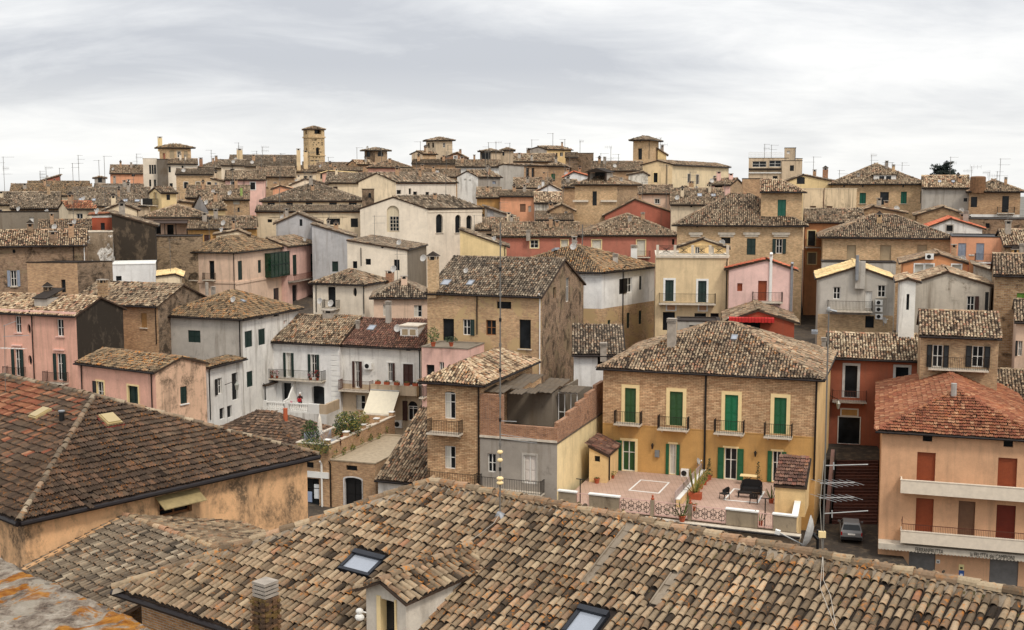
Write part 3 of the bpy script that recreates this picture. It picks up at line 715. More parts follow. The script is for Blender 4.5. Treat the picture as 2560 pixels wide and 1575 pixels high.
    def clutter(s):
        rr = random.Random(int(s.org.x * 7 + s.org.y * 13)); S = [S for S in s.slopes if poly_uv(S)[3].y < 0.02] or s.slopes[:1]
        for i in range(rr.choice((0, 1, 1, 2, 2))):
            Sx = rr.choice(S); a, b = rr.uniform(.12, .88), rr.uniform(.45, .9); q = Sx[0].lerp(Sx[1], a).lerp(Sx[-1].lerp(Sx[2], a), b); x, y = to_px(q); k = F / q.y; w = rr.uniform(.45, .75) * k; h = rr.uniform(.9, 1.6) * k
            s.chimney(x - w / 2, x + w / 2, y - h, y, rr.choice((CHBR, CONC, s.wallmat, CHBR)), rr.choice(('slab', 'vent', 'tile', 'slab')))
        if rr.random() < .6:
            Sx = rr.choice(S); a = rr.uniform(.1, .9); q = Sx[0].lerp(Sx[1], a).lerp(Sx[-1].lerp(Sx[2], a), rr.uniform(.6, .95)); x, y = to_px(q); s.antenna(x, y - rr.uniform(2.2, 4.2) * F / q.y, y, rr.choice((1, 2, 2, 3)))
        if rr.random() < .25:
            Sx = rr.choice(S); q = Sx[0].lerp(Sx[1], rr.uniform(.1, .9)).lerp(Sx[-1], .3); x, y = to_px(q); s.dish(x, y - 5, .4 * F / q.y, yawd=rr.uniform(-50, 20))
    def autowin(s):
        rr = random.Random(int(s.org.x * 11 + s.org.y * 5)); L = s.W; n = int(L / 3.2)
        for row in (1.5, 4.4):
            for i in range(n):
                if rr.random() < .45: continue
                u = L * (i + .5) / n + rr.uniform(-.4, .4); fr, _ = s.wf('f'); hh = rr.uniform(.8, 1.5); a = to_px(fr(u - .42, 0, s.ze - row + hh / 2)); b = to_px(fr(u + .42, 0, s.ze - row - hh / 2))
                st = rr.choice(('o', 'o', 's', 'w', 'o')); s.win('f', st, a[0], a[1], b[0], b[1], sur=rr.choice((None, None, STONE, None)), col=rr.choice((DKGREEN, BROWN, TAUPE)))
    def done(s):
        if getattr(s, 'fin', 0): return s
        s.fin = 1
        if s.Y > 150 and not s.holes['f'] and s.cat == 'house' and s.W > 3.4 and not s.noauto: s.autowin()
        # walls
        w = MB(); zs = s.uz('f', s.split[0], s.split[1])[1] if s.split else None
        for k in 'frbl':
            fr, L = s.wf(k); top = s.tops[k]; mt = s.mats.get(k, s.wallmat)
            zt = s.ph if s.roof == 'flat' else 0.0
            outer = [(0, s.zb), (L, s.zb)] + [(u, z + zt) for u, z in reversed(top)]
            sp = zs if (zs and (len(s.split) < 4 or k in s.split[3])) else None
            if not s.holes[k] and sp is None:
                w.face([fr(u, 0, z) for u, z in outer], mt, outer); continue
            polys = [outer] + s.holes[k]; vs = []; es = []
            for pl in polys:
                b = len(vs); vs += [Vector(q) for q in pl]; es += [(b + i, b + (i + 1) % len(pl)) for i in range(len(pl))]
            if sp: b = len(vs); vs += [Vector((0, sp)), Vector((L, sp))]; es.append((b, b + 1))
            vo, _, fo, *_r = delaunay_2d_cdt(vs, es, [], 0, 1e-5)
            for f in fo:
                cx = sum(vo[i].x for i in f) / len(f); cy = sum(vo[i].y for i in f) / len(f)
                if not pip(cx, cy, outer) or any(pip(cx, cy, hl) for hl in s.holes[k]): continue
                pts = [vo[i] for i in f]
                ar = sum(a.x * b.y - a.y * b.x for a, b in zip(pts, pts[1:] + pts[:1]))
                if ar < 0: pts = pts[::-1]
                w.face([fr(q.x, 0, q.y) for q in pts], s.split[2] if (sp and cy < sp) else mt, [(q.x, q.y) for q in pts])
        w.build('wall', s.ob, s.org)
        # roof
        r = MB()
        if s.roof == 'flat':
            cm = s.cap or CONC; zt = s.ze
            r.face([s.p(0.02, 0.02, zt), s.p(s.W - 0.02, 0.02, zt), s.p(s.W - 0.02, s.D - 0.02, zt), s.p(0.02, s.D - 0.02, zt)], cm)
            o = 0.06; th = 0.25
            z0 = s.ze + s.ph
            for (a0, b0, a1, b1) in ((-o, -o, s.W + o, th), (-o, s.D - th, s.W + o, s.D + o), (-o, th, th, s.D - th), (s.W - th, th, s.W + o, s.D - th)):
                q = [s.p(a0, b0, z0 + 0.004), s.p(a1, b0, z0 + 0.004), s.p(a1, b1, z0 + 0.004), s.p(a0, b1, z0 + 0.004)]; r.prism(q, (0, 0, 0.09), cm)
                if s.ph > 0.05: r.prism([s.p(max(a0, 0.01), max(b0, 0.01), s.ze + .003), s.p(min(a1, s.W - .01), max(b0, .01), s.ze + .003), s.p(min(a1, s.W - .01), min(b1, s.D - .01), s.ze + .003), s.p(max(a0, .01), min(b1, s.D - .01), s.ze + .003)], (0, 0, s.ph - 0.006), s.wallmat)
            r.build('roof', s.ob, s.org)
        else:
            near = s.Y < 75; mid = s.Y < 150
            du = s.du or (0.215 if near else 0.24 if mid else 0.32); dv = s.dv or (0.34 if near else 0.40 if mid else 0.60); nseg = 6 if near else 4 if mid else 2
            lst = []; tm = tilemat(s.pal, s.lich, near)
            for S in s.slopes:
                p0, e, wv, n, Q = poly_uv(S); c = sum(S, Vector()) / len(S)
                th = 0.16 if s.Y < 170 else 0.22
                dn = Vector((0, 0, -th)); B = [q + dn for q in S]; k = len(S)
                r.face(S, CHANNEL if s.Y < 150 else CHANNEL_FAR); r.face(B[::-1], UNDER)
                for i in range(k): r.face([S[i], B[i], B[(i + 1) % k], S[(i + 1) % k]], UNDER)
                if s.tiles and n.dot((CAM - c).normalized()) > -0.06:
                    U, V, fr_ = tile_arrays(S, du, dv, skip=s.skip)
                    if len(U):
                        rnd = None
                        v_, q_, r_ = tile_mesh(U, V, fr_, du, dv, s.kind, nseg, 0.085 if s.kind == 'flat' else (0.035 if mid else 0.06), 1.2 if mid else 1.8, rnd, 0.0, 0.03)
                        lst.append((v_, q_, r_))
            ro = r.build('roof', s.ob, s.org)
            for a, b in s.ridges:
                if not s.tiles: break
                x = ridge_arrays(a, b, 0.13 if mid else 0.17, 0.42 if mid else 0.8, 4 if mid else 2)
                if x: lst.append(x)
            if lst:
                v_, q_, r_ = join_arrays(lst); to = np_mesh('tile', v_, q_, r_, [tm], ro, s.org); to['kind'] = 'stuff'
            if s.gut: s.gutter()
            if s.Y > 118 and s.tiles and s.cat == 'house' and 'tower' not in s.ob.name: s.clutter()
        if s.cornice:
            m = MB()
            for k in 'frl':
                if len(s.tops[k]) > 2: continue
                fr, L = s.wf(k); z = s.tops[k][0][1]
                if s.tops[k][0][1] != s.tops[k][1][1]: continue
                m.box(fr, -0.05, L + 0.05, 0.003, 0.12, z - 0.42, z - 0.26, s.cornice)
            if m.v: m.build('cornice', s.ob, s.org)
        return s
def _3(uz, d): return (uz[0], d, uz[1])
POLE = simple('galvanised_pole', C(112, 108, 102), .6)
CHBR = brick(C(196, 156, 116), C(164, 120, 86))
DISHM = simple('dish_grey', C(186, 182, 176), 0.5, 0.1, 0.06)
def H(name, label, x0, x1, y, Y, W=(), B=(), X=(), **k):
    """a house with its windows (W), balconies (B) and extras (X) listed by photograph pixels"""
    h = House(name, label, x0, x1, y, Y, **k)
    for w in W:
        kw = w[-1] if isinstance(w[-1], dict) else {}; a = w[:-1] if kw or isinstance(w[-1], dict) else w
        h.win(*a, **kw)
    for b in B:
        kw = b[-1] if isinstance(b[-1], dict) else {}; a = b[:-1] if isinstance(b[-1], dict) else b
        h.balcony(*a, **kw)
    for x in X:
        kw = x[-1] if isinstance(x[-1], dict) else {}; a = x[:-1] if isinstance(x[-1], dict) else x
        getattr(h, a[0])(*a[1:], **kw)
    return h.done()
# ------------------------------------------------------------------ wall finishes
CREAM = plaster(C(244, 224, 194), 0.2); CREAM2 = plaster(C(236, 214, 178), 0.3); IVORY = plaster(C(246, 230, 206), 0.12)
YELL = plaster(C(238, 208, 148), 0.2); YELL2 = plaster(C(230, 194, 132), 0.2); OCHRE = plaster(C(198, 150, 80), 0.15); OCHRE2 = plaster(C(200, 152, 84), 0.3)
BEIGE = plaster(C(216, 196, 164), 0.4); BEIGE2 = plaster(C(204, 180, 148), 0.5); BUFF = plaster(C(222, 194, 148), 0.2)
PINK = plaster(C(224, 168, 144), 0.3); PINK2 = plaster(C(232, 186, 170), 0.25); PINK3 = plaster(C(226, 192, 164), 0.3); ROSE = plaster(C(238, 196, 184), 0.2)
SALM = plaster(C(228, 160, 118), 0.2); ORNG = plaster(C(222, 150, 96), 0.2); APRI = plaster(C(214, 164, 122), 0.2)
TERRA = plaster(C(184, 112, 90), 0.3); TERRA2 = plaster(C(164, 78, 50), 0.25); ORRED = plaster(C(168, 94, 66), 0.25); BRICKRED = plaster(C(176, 100, 78), 0.4)
WHITE = plaster(C(232, 230, 226), 0.25); WHITE2 = plaster(C(226, 222, 214), 0.45); WHITEM = plaster(C(224, 216, 200), 0.6, 0.35)
GREY = plaster(C(184, 176, 164), 0.4); GREY2 = plaster(C(160, 150, 138), 0.5); GREYB = plaster(C(178, 176, 176), 0.35); GREYD = plaster(C(134, 122, 106), 0.6)
MOULD = plaster(C(100, 88, 74), 0.7, 1.0); MOULD2 = plaster(C(176, 152, 122), 0.7, 0.6); PINKM = plaster(C(226, 184, 150), 0.6, 0.42)
STREAK = plaster(C(150, 130, 106), 0.8, 0.5, patch=C(236, 232, 224), patch_amt=0.35)
BR1 = brick(C(216, 182, 138), C(188, 150, 108), mortar=(.45, .37, .27)); BR2 = brick(C(200, 160, 116), C(168, 126, 88)); BRN = brick(C(196, 162, 120), C(160, 124, 88), mould=0.2)
BRD = brick(C(140, 110, 80), C(112, 86, 62), mould=0.55); BRR = brick(C(180, 126, 88), C(146, 96, 66), mould=0.2); BRM = brick(C(160, 126, 92), C(126, 92, 66), mould=0.5, patch=C(150, 130, 104), patch_amt=0.3)
BRF = brick(C(208, 174, 136), C(176, 138, 104), mortar=C(120, 92, 64), h=0.125, w=0.40); BRP = brick(C(212, 176, 130), C(184, 142, 102), patch=C(196, 168, 126), patch_amt=0.45)
STN = brick(C(176, 146, 110), C(140, 108, 78), w=0.4, h=0.16, mould=0.3)
PAL_R = simple('balcony_parapet', C(230, 216, 196), 0.7, var=0.08)
o, w_, s_ = 'o', 'w', 's'
AT = 'antenna'; CH = 'chimney'; SK = 'skylight'; DI = 'dish'

# ================================================================= near and middle town
# right foreground: apricot house with balconies
R1 = House('apricot_house', 'apricot three storey house at the right edge with red shutters and white balconies', 2206, 2600, 1068, 80, ang=-17.5, xs=None, D=20, roof='hip', wall=APRI, pal='red', lich=0.25, kind='flat', du=0.24, dv=0.36, pitch=0.42, h=12.6, ov=0.45)
for r in ((2307, 1082, 2331, 1104), (2509, 1096, 2533, 1118)): R1.win('f', o, *r)
for r in ((2292, 1131, 2338, 1213), (2494, 1145, 2542, 1232)): R1.win('f', 'b', *r, col=REDSH)
R1.win('f', 'b', 2289, 1246, 2333, 1338, col=REDSH); R1.win('f', 'b', 2395, 1253, 2437, 1352, col=TAUPE); R1.win('f', 'b', 2490, 1263, 2538, 1362, col=DKRED)
R1.balcony('f', 2250, 2640, 1232, 1.15, 0.78, slab=PAL_R, solid=PAL_R)
bl = R1.balcony('f', 2250, 2640, 1357, 1.15, 0.72, slab=PAL_R, solid=PAL_R)
fr, L = R1.wf('f'); z_ = R1.uz('f', 2300, 1357)[1] + 0.78; u0 = R1.uz('f', 2252, 1340)[0]
m = MB()
for i in range(int((L - u0) / 0.11)):
    m.box(fr, u0 + i * 0.11, u0 + i * 0.11 + 0.02, 1.08, 1.10, z_, z_ + 0.78, RUST)
m.box(fr, u0, L, 1.07, 1.11, z_ + 0.78, z_ + 0.82, RUST); m.box(fr, u0, u0 + .03, 0.05, 1.07, z_ + 0.78, z_ + 0.82, RUST); m.box(fr, u0, u0 + .05, 1.06, 1.11, z_, z_ + 1.3, RUST)
m.build('railing', bl, R1.org)
for r in ((2272, 1377, 2338, 1434), (2473, 1397, 2545, 1480)):
    R1.win('f', 'b', *r, col=simple('steel_shutter', C(128, 126, 124), 0.5, 0.3), name='shop_shutter', dep=0.12)
R1.win('f', o, 2272, 1435, 2338, 1452, name='shop_opening')
# scalloped valance with the shop's lettering
z1 = R1.uz('f', 2240, 1352)[1]; m = MB(); VAL = simple('valance_cloth', C(196, 186, 170), 0.8, var=0.12); n_ = int(L / 0.22)
for i in range(n_):
    a = L * i / n_; b = L * (i + 1) / n_; c = (a + b) / 2
    m.face([fr(a, 0.9, z1), fr(b, 0.9, z1), fr(b, 0.92, z1 - 0.36), fr(c, 0.925, z1 - 0.45), fr(a, 0.92, z1 - 0.36)], VAL)
    m.face([fr(a, 0.02, z1 + 0.05), fr(b, 0.02, z1 + 0.05), fr(b, 0.9, z1), fr(a, 0.9, z1)], VAL)
val = m.build('awning', R1.ob, R1.org)
def text(body, p, x, up, width, size, mat, parent, org, name='lettering'):
    cu = bpy.data.curves.new(name, 'FONT'); cu.body = body; cu.size = size; cu.align_x = 'CENTER'; cu.align_y = 'CENTER'; cu.extrude = .004; cu.resolution_u = 2; tmp = bpy.data.objects.new('tmp', cu); COL.objects.link(tmp)
    bpy.context.view_layer.update(); me = bpy.data.meshes.new_from_object(tmp.evaluated_get(bpy.context.evaluated_depsgraph_get())); bpy.data.objects.remove(tmp)
    xsv = [v.co.x for v in me.vertices]; k = width / max(.01, max(xsv) - min(xsv)); x = Vector(x).normalized(); up = Vector(up).normalized(); nn = x.cross(up); o = Vector(p) - Vector(org)
    for v in me.vertices: v.co = o + x * (v.co.x * k) + up * v.co.y + nn * v.co.z
    me.name = name; me.materials.clear(); me.materials.append(mat); ob = bpy.data.objects.new(name, me); COL.objects.link(ob); ob.parent = parent; return ob
for body, xa, xb in (('FERRANFRUTTA', 2287, 2356), ('la FRUTTA dei CAMPIONI', 2424, 2533)):
    ua, ub = R1.uz('f', xa, 1366)[0], R1.uz('f', xb, 1372)[0]
    text(body, fr((ua + ub) / 2, 0.95, z1 - 0.22), fr.x, fr.z, ub - ua, 0.42, BLACKP, val, R1.org)
for (x0, y0, x1, y1), cs in (((2231, 1413, 2241, 1425), (C(238, 238, 240), C(40, 70, 130))), ((2397, 1411, 2410, 1425), (C(236, 222, 160), C(60, 50, 30))), ((2397, 1426, 2410, 1444), (C(60, 96, 160), C(235, 235, 238))), ((2340, 1399, 2350, 1408), (C(228, 226, 220), C(50, 50, 60)))):
    a0, a1, c0, c1 = R1.rect('f', x0, y0, x1, y1); m = MB(); pm = simple('sign_%d' % x0 + str(y0), cs[0], 0.5, var=0.03); qm = simple('signmark_%d' % x0 + str(y0), cs[1], 0.5, var=0.03)
    m.box(fr, a0, a1, 0.002, 0.03, c0, c1, pm); m.box(fr, a0 + (a1 - a0) * .25, a1 - (a1 - a0) * .25, 0.031, 0.034, c0 + (c1 - c0) * .2, c0 + (c1 - c0) * .55, qm); m.build('wall_sign', R1.ob, R1.org)
R1.chimney(2376, 2392, 958, 990, simple('steel_flue', C(176, 172, 166), 0.5, 0.3), 'pipe'); R1.strip('f', 1080, 0.10, 0.06, WHITEP, x=2300)
R1.done()

# brick and ochre house with green shutters
B1 = House('ochre_brick_house', 'brick and ochre house with four green shuttered balcony windows above the pink terraces', 1508, 2045, 941, 85.5, at=1, ang=-19, xs=2078, roof='hip', wall=BRF, mats={'r': YELL2}, split=(1640, 1067, OCHRE, 'fl'), pitch=0.40, pal='coppi', lich=0.55, h=12.0, ov=0.45, du=0.23, dv=0.36)
for (r, g) in (((1562, 970, 1590, 1056), GREEN2), ((1674, 979, 1707, 1064), GREEN2), ((1812, 987, 1845, 1077), simple('bright_green_shutter', C(14, 104, 64), 0.5, var=0.1)), ((1935, 994, 1966, 1085), GREEN)):
    B1.win('f', s_, *r, col=g, sur=CREAMP, swd=0.27)
for r in ((1540, 1606, 1056), (1648, 1724, 1069), (1788, 1862, 1079), (1912, 1982, 1088)): B1.balcony('f', r[0], r[1], r[2], 0.85, 1.0)
B1.win('f', 'ol', 1556, 1102, 1588, 1178, col=GREEN, sur=CREAMP, swd=0.2, pane=GREEN2); B1.win('f', 'os', 1674, 1110, 1690, 1186, col=GREEN, sur=CREAMP, pane=CURTAIN)
B1.win('f', 'os', 1811, 1120, 1842, 1199, col=GREEN, sur=CREAMP); B1.win('f', 'os', 1931, 1128, 1953, 1205, col=GREEN, sur=CREAMP)
B1.pipe('f', 1763, 938, 1180, BLACKP, 0.08); B1.pipe('f', 2041, 950, 1200, GUTTER, 0.07); B1.strip('f', 1067, 0.07, 0.03, OCHRE, x=1640)
fr, L = B1.wf('f')
for x, y in ((1632, 1115), (1889, 1134)):
    u, z = B1.uz('f', x, y); m = MB(); m.tube(fr(u, 0, z + .2), fr(u, .18, z + .25), .02, IRON, 5); m.lathe(Fr(fr(u, .18, z - .2), fr.x, fr.y, fr.z), [(.05, 0), (.1, .3), (.12, .32), (.02, .45)], IRON, 6); m.build('wall_lamp', B1.ob, B1.org)
a = B1.rect('f', 1638, 1125, 1649, 1142); m = MB(); m.box(fr, a[0], a[1], 0.01, 0.2, a[2], a[3], simple('meter_box', C(120, 122, 122), 0.6)); m.build('meter_box', B1.ob, B1.org)
B1.ac('f', 1704, 1171, 1723, 1190); B1.skylight(1828, 841, 1844, 853); B1.chimney(1668, 1690, 795, 866, CONC, 'vent')
B1.dish(1745, 1152, 9, Y=B1.Q[1].y + 2.6, yawd=60)
B1.done()

# centre: narrow brick house with hip roof, and the half ruined block beside it
B2 = House('narrow_brick_house', 'narrow brick house with two iron balconies beside the half ruined block', 1067, 1200, 952, 84, at=1, ang=-20, xs=1331, roof='hip', wall=BRF, pal='bright', lich=0.5, pitch=0.5, h=13, ov=0.5, du=0.23, dv=0.36)
B2.win('f', 'wc', 1112, 979, 1139, 1047, dep=.15, shape='sa'); B2.win('f', 'wc', 1112, 1115, 1139, 1172, dep=.15)
B2.balcony('f', 1078, 1158, 1079, 0.9, 1.0); B2.balcony('f', 1073, 1197, 1208, 0.9, 1.0); B2.pipe('f', 1197, 960, 1230)
B2.done()
B3 = House('half_ruined_house', 'grey and brick house with a brick parapet round a broken, partly roofed terrace', 1200, 1393, 1095, 83.9, ang=-20, xs=1512, roof='flat', wall=GREY2, mats={'r': plaster(C(240, 216, 160), 0.2)}, h=9.0, ph=0.0, cap=simple('dirty_screed', C(92, 80, 68), 0.9, var=0.3))
B3.win('f', 'd', 1309, 1138, 1341, 1209, col=plaster(C(222, 210, 198), .3), fmat=WHITEF, dep=.12, sur=GREY); B3.win('f', 'w', 1219, 1134, 1240, 1181, dep=.2); B3.win('f', 'w', 1214, 1018, 1230, 1047)
B3.balcony('f', 1203, 1362, 1224, 0.9, 1.0); B3.strip('f', 1097, 0.16, 0.1, STONE)
# brick parapet, higher along the neighbour's side
Zp = B3.ze; m = MB()
def pr(a0, a1, b0, b1, za, zb_, mat):
    q = [B3.p(a0, b0, za), B3.p(a1, b0, za), B3.p(a1, b1, za), B3.p(a0, b1, za)]; m.prism(q, (0, 0, zb_ - za), mat)
Wd, Dp = B3.W, B3.D
pr(0.0, Wd * 0.30, 0.02, 0.3, Zp + .01, Zp + 3.3, BRR); pr(Wd * 0.30, Wd - 0.02, 0.02, 0.32, Zp + .01, Zp + 1.15, BRR)
for i in range(5):
    b0 = 0.32 + (Dp - .4) * i / 5; pr(Wd - 0.32, Wd - 0.02, b0, 0.32 + (Dp - .4) * (i + 1) / 5, Zp + .01, Zp + 1.5 + 0.28 * i, BRR)
m.build('brick_parapet', B3.ob, B3.org)
m = MB(); pr(0.02, Wd * .62, Dp * .45, Dp * .47, Zp + .01, Zp + 2.6, GREYD); pr(Wd * .60, Wd * .62, Dp * .47, Dp - .1, Zp + .01, Zp + 2.6, GREYD); pr(Wd * .62, Wd - .34, Dp * .78, Dp * .8, Zp + .01, Zp + 2.5, GREYD); m.build('shed_wall', B3.ob, B3.org)
SHEET = plaster(C(98, 86, 72), 0.7, 0.45, name='corrugated_sheet')
for (a0, a1, b0, b1, z0, z1) in ((-0.3, 1.5, .9, 3.2, 3.30, 3.45), (-0.3, 2.0, 3.3, 5.6, 3.2, 3.4), (1.55, 2.6, 1.8, 3.6, 3.1, 3.2), (2.1, 3.9, 4.9, 7.2, 2.75, 3.0), (3.95, Wd - .4, 6.4, 8.6, 2.6, 2.75), (.2, 2.1, 5.8, 8.6, 3.3, 3.5), (2.2, 4.0, 7.3, 9.6, 2.9, 3.1), (2.0, 3.1, 3.4, 5.0, 2.9, 3.05)):
    mm = MB(); nn = 8
    for i in range(nn):
        aa, ab = a0 + (a1 - a0) * i / nn, a0 + (a1 - a0) * (i + 1) / nn; dz = 0.05 * (i % 2)
        q = [B3.p(aa, b0, Zp + z0 + dz), B3.p(ab, b0, Zp + z0 + .05 - dz), B3.p(ab, b1, Zp + z1 + .05 - dz), B3.p(aa, b1, Zp + z1 + dz)]; mm.face(q, SHEET); mm.face([x - Vector((0, 0, .03)) for x in q[::-1]], SHEET)
    mm.build('roof_sheet', B3.ob, B3.org)
m = MB()
for i in range(4):
    q = B3.p(Wd * .64 + i * .5, Dp * .55, Zp); m.box(yaw(q, -20), -.03, .03, -.03, .03, 0, 2.5, WHITEP)
for zz in (0.9, 2.4): m.box(yaw(B3.p(Wd * .64, Dp * .55, Zp), -20), 0, 1.55, -.025, .025, zz, zz + .06, WHITEP)
m.build('glazing_frame', B3.ob, B3.org)
B3.done()
H('small_white_house', 'small white walled house with a low tiled roof squeezed behind the brick parapet', 1435, 1560, 882, 99, ang=-8, D=5, roof='sf', wall=WHITE, pitch=.36, pal='grey', h=9, W=[('f', o, 1494, 890, 1506, 918)], X=[(CH, 1500, 1517, 856, 886, CONC, 'vent')])

# middle brick palazzetto
H('brick_house', 'tall brick house with a patched gable wall, two skylights and a big brick chimney', 1068, 1354, 737, 102, at=1, ang=-19, xs=1459, roof='gf', wall=BRP, mats={'r': BRM}, pitch=.40, pal='grey', lich=.35, h=17,
  W=[('f', o, 1107, 797, 1135, 865), ('f', 'or', 1157, 798, 1176, 838, dict(col=DKGREEN)), ('f', 'w', 1215, 800, 1240, 838, dict(fmat=WOODF)), ('f', o, 1298, 799, 1327, 872, dict(sill=True)), ('f', o, 1242, 754, 1278, 772), ('r', o, 1383, 718, 1390, 746), ('r', 'w', 1415, 694, 1424, 755)],
  X=[(SK, 1102, 703, 1129, 716), (SK, 1167, 704, 1186, 716), (CH, 1071, 1096, 640, 728, BR1, 'tile'), ('pipe', 'f', 1350, 742, 935, WHITEP), ('pipe', 'f', 1193, 740, 836), ('dish', 1165, 676, 7)])
H('pink_annex', 'low pink annex with a planted roof terrace below the tall brick house', 1054, 1170, 868, 100.5, ang=-19, D=4, roof='flat', wall=PINK2, h=9, ph=0.0, cap=GREYD, W=[('f', o, 1066, 912, 1086, 950), ('f', 'w', 1098, 905, 1110, 930)], B=[('f', 1056, 1068, 990, dict(depth=.8))])

# white houses with the big awning
W1 = House('white_house', 'white house with corner quoins and a flowered balcony over a balustraded terrace', 664, 849, 857, 115, at=1, ang=-17, D=10, roof='gf', wall=WHITE, pal='coppi', lich=.5, pitch=.42, h=12)
W1.win('f', 'os', 716, 882, 728, 942, col=DKGREEN, sur=WHITEP, pane=CURTAIN); W1.win('f', 'os', 778, 886, 791, 945, col=DKGREEN, sur=WHITEP)
W1.win('f', o, 705, 957, 728, 1010, dep=.5); W1.win('f', o, 780, 965, 811, 1018, shape='sa', dep=.4)
W1.balcony('f', 680, 815, 946, 1.0, 1.0, fancy=True)
fr, L = W1.wf('f'); m = MB(); zq = W1.ze
for u in (0.02, L - 1.0):
    for i in range(14): m = MB(); m.box(fr, u, u + (0.95 if i % 2 else 0.7), 0.004, 0.035, zq - 0.75 - i * .52, zq - 0.36 - i * .52, WHITEP); m.build('quoin', W1.ob, W1.org)
W1.chimney(809, 836, 774, 792, CONC, 'slab'); W1.chimney(700, 714, 800, 818, simple('terracotta_pot', C(184, 96, 62), .8), 'slab'); W1.dish(800, 752, 8, Y=124); W1.dish(827, 758, 9, Y=122)
W1.done()
W2 = House('white_house', 'white house with brown shutters, a cream awning and a white dormer in its brown roof', 850, 1052, 867, 113.0, at=1, ang=-17, D=10, roof='gf', wall=WHITE2, pal='redbrown', lich=.15, pitch=.40, h=12.4, split=(930, 962, BEIGE2, 'f'), kind='coppi')
W2.win('f', 'os', 888, 903, 899, 969, col=BROWN); W2.win('f', 'or', 970, 907, 981, 953, col=BROWN, sur=WHITEP); W2.win('f', s_, 1008, 910, 1033, 962, col=BROWN, sur=WHITEP)
W2.win('f', 'wc', 890, 988, 913, 1024); W2.win('f', 'ol', 1020, 1003, 1044, 1052, shape='a', col=BROWN); W2.win('f', o, 894, 866, 905, 870); W2.win('f', o, 1014, 873, 1026, 877)
W2.balcony('f', 856, 934, 973, 1.0, 1.0, fancy=True, iron=RUST); W2.balcony('f', 936, 1050, 964, 0.9, 0.12, slab=BEIGE2, solid=BEIGE2, thick=.8)
W2.ac('f', 913, 906, 932, 922); W2.ac('f', 987, 1050, 1008, 1068)
W2.skylight(918, 816, 941, 828); W2.chimney(890, 899, 800, 823, CONC, 'vent'); W2.chimney(965, 978, 752, 806, GREY, 'vent'); W2.dish(994, 820, 10, yawd=-20); W2.pipe('f', 1050, 880, 1000)
q, e, wv, n = W2.surf(1023, 842); k_ = q.y / F; f_ = Fr(q, W2.t, -W2.n, (0, 0, 1)); m = MB()
m.box(f_, -.95, .95, -2.2, 0.05, -.5, 1.05, WHITEP); m.box(f_, -1.05, 1.05, -2.3, .2, 1.05, 1.16, STONE)
dm = m.build('dormer', W2.ob, W2.org); m = MB()
for a in (-.8, .03): m.box(f_, a, a + .77, .052, .09, .1, .85, WHITEF); m.box(f_, a + .08, a + .69, .091, .10, .18, .77, BLINDP)
m.build('window', dm, W2.org)
fr, L = W2.wf('f'); ua, ub = W2.uz('f', 936, 975)[0], W2.uz('f', 1008, 978)[0]; za = W2.uz('f', 970, 972)[1]
m = MB(); AWN = simple('awning_cloth', C(232, 222, 198), .8, var=.06)
m.prism([fr(ua, .95, za), fr(ub, .95, za), fr(ub - .1, 2.6, za - 2.0), fr(ua - .1, 2.6, za - 2.0)], (0, 0, -.03), AWN)
for i in range(12):
    a, b = ua - .1 + (ub - ua) * i / 12, ua - .1 + (ub - ua) * (i + 1) / 12; m.face([fr(a, 2.6, za - 2.03), fr(b, 2.6, za - 2.03), fr(b, 2.62, za - 2.22), fr((a + b) / 2, 2.625, za - 2.30), fr(a, 2.62, za - 2.22)], AWN)
m.tube(fr(ua, .95, za), fr(ub, .95, za), .07, ALU, 6); m.build('awning', W2.ob, W2.org)
W2.done()
H('white_annex', 'low white annex with a red sheet roof beside the flowered balcony', 607, 668, 964, 116, ang=-17, D=4.5, roof='sl', wall=WHITE, pal='red', pitch=.1, h=6, tiles=False, W=[('f', s_, 640, 982, 655, 996, dict(col=GREEN))], X=[('pipe', 'f', 664, 965, 1000)])

# left: grey house, pink houses
H('grey_house', 'grey plastered house with dark green windows and an orange lichened hip roof', 400, 605, 793, 112, at=1, ang=-20, xs=746, roof='hip', wall=GREY, mats={'r': WHITE2}, pal='orange', lich=.7, pitch=.42, h=13,
  W=[('f', s_, 408, 822, 428, 856, dict(col=DKGREEN)), ('f', s_, 470, 826, 501, 856, dict(col=DKGREEN)), ('r', s_, 612, 827, 631, 868, dict(col=DKGREEN)), ('r', s_, 646, 822, 663, 862, dict(col=DKGREEN)), ('r', s_, 617, 928, 632, 967, dict(col=DKGREEN)), ('r', o, 646, 790, 660, 797), ('r', o, 684, 784, 698, 791)],
  X=[('pipe', 'f', 602, 800, 1000), (CH, 513, 522, 706, 730, CONC, 'pipe'), (CH, 529, 538, 716, 732, CONC, 'vent'), (DI, 584, 748, 8), (SK, 600, 752, 614, 758)])
H('white_house', 'small white house with a street lamp on its flank and an orange lichened roof', 470, 518, 917, 102, at=1, ang=-20, xs=606, roof='gs', wall=WHITE2, pal='orange', lich=.7, pitch=.34, h=10.5, rp=.2,
  W=[('r', 'ol', 543, 945, 555, 985, dict(col=BLACKP)), ('r', o, 580, 932, 595, 1000), ('r', o, 549, 1020, 561, 1048), ('r', o, 568, 1014, 580, 1044)], X=[('pipe', 'r', 523, 925, 1050)])
H('pink_house', 'low pink house with a stained gable, a thin canopy and a mossy orange roof', 195, 388, 927, 95, at=1, y1=904, xs=514, roof='gf', wall=PINK, mats={'r': PINKM}, pal='orange', lich=.9, pitch=.30, h=8, ov=.3,
  W=[('f', 'ol', 243, 954, 260, 1004, dict(sur=CREAMP, col=BLACKP)), ('f', 'd', 321, 965, 346, 1030, dict(sur=CREAMP, col=DKGREEN, fmat=DKGREEN)), ('r', s_, 451, 966, 468, 1009, dict(sill=WHITEP, col=DKGREEN))], X=[('pipe', 'f', 381, 930, 1040), ('pipe', 'f', 206, 912, 1000)])
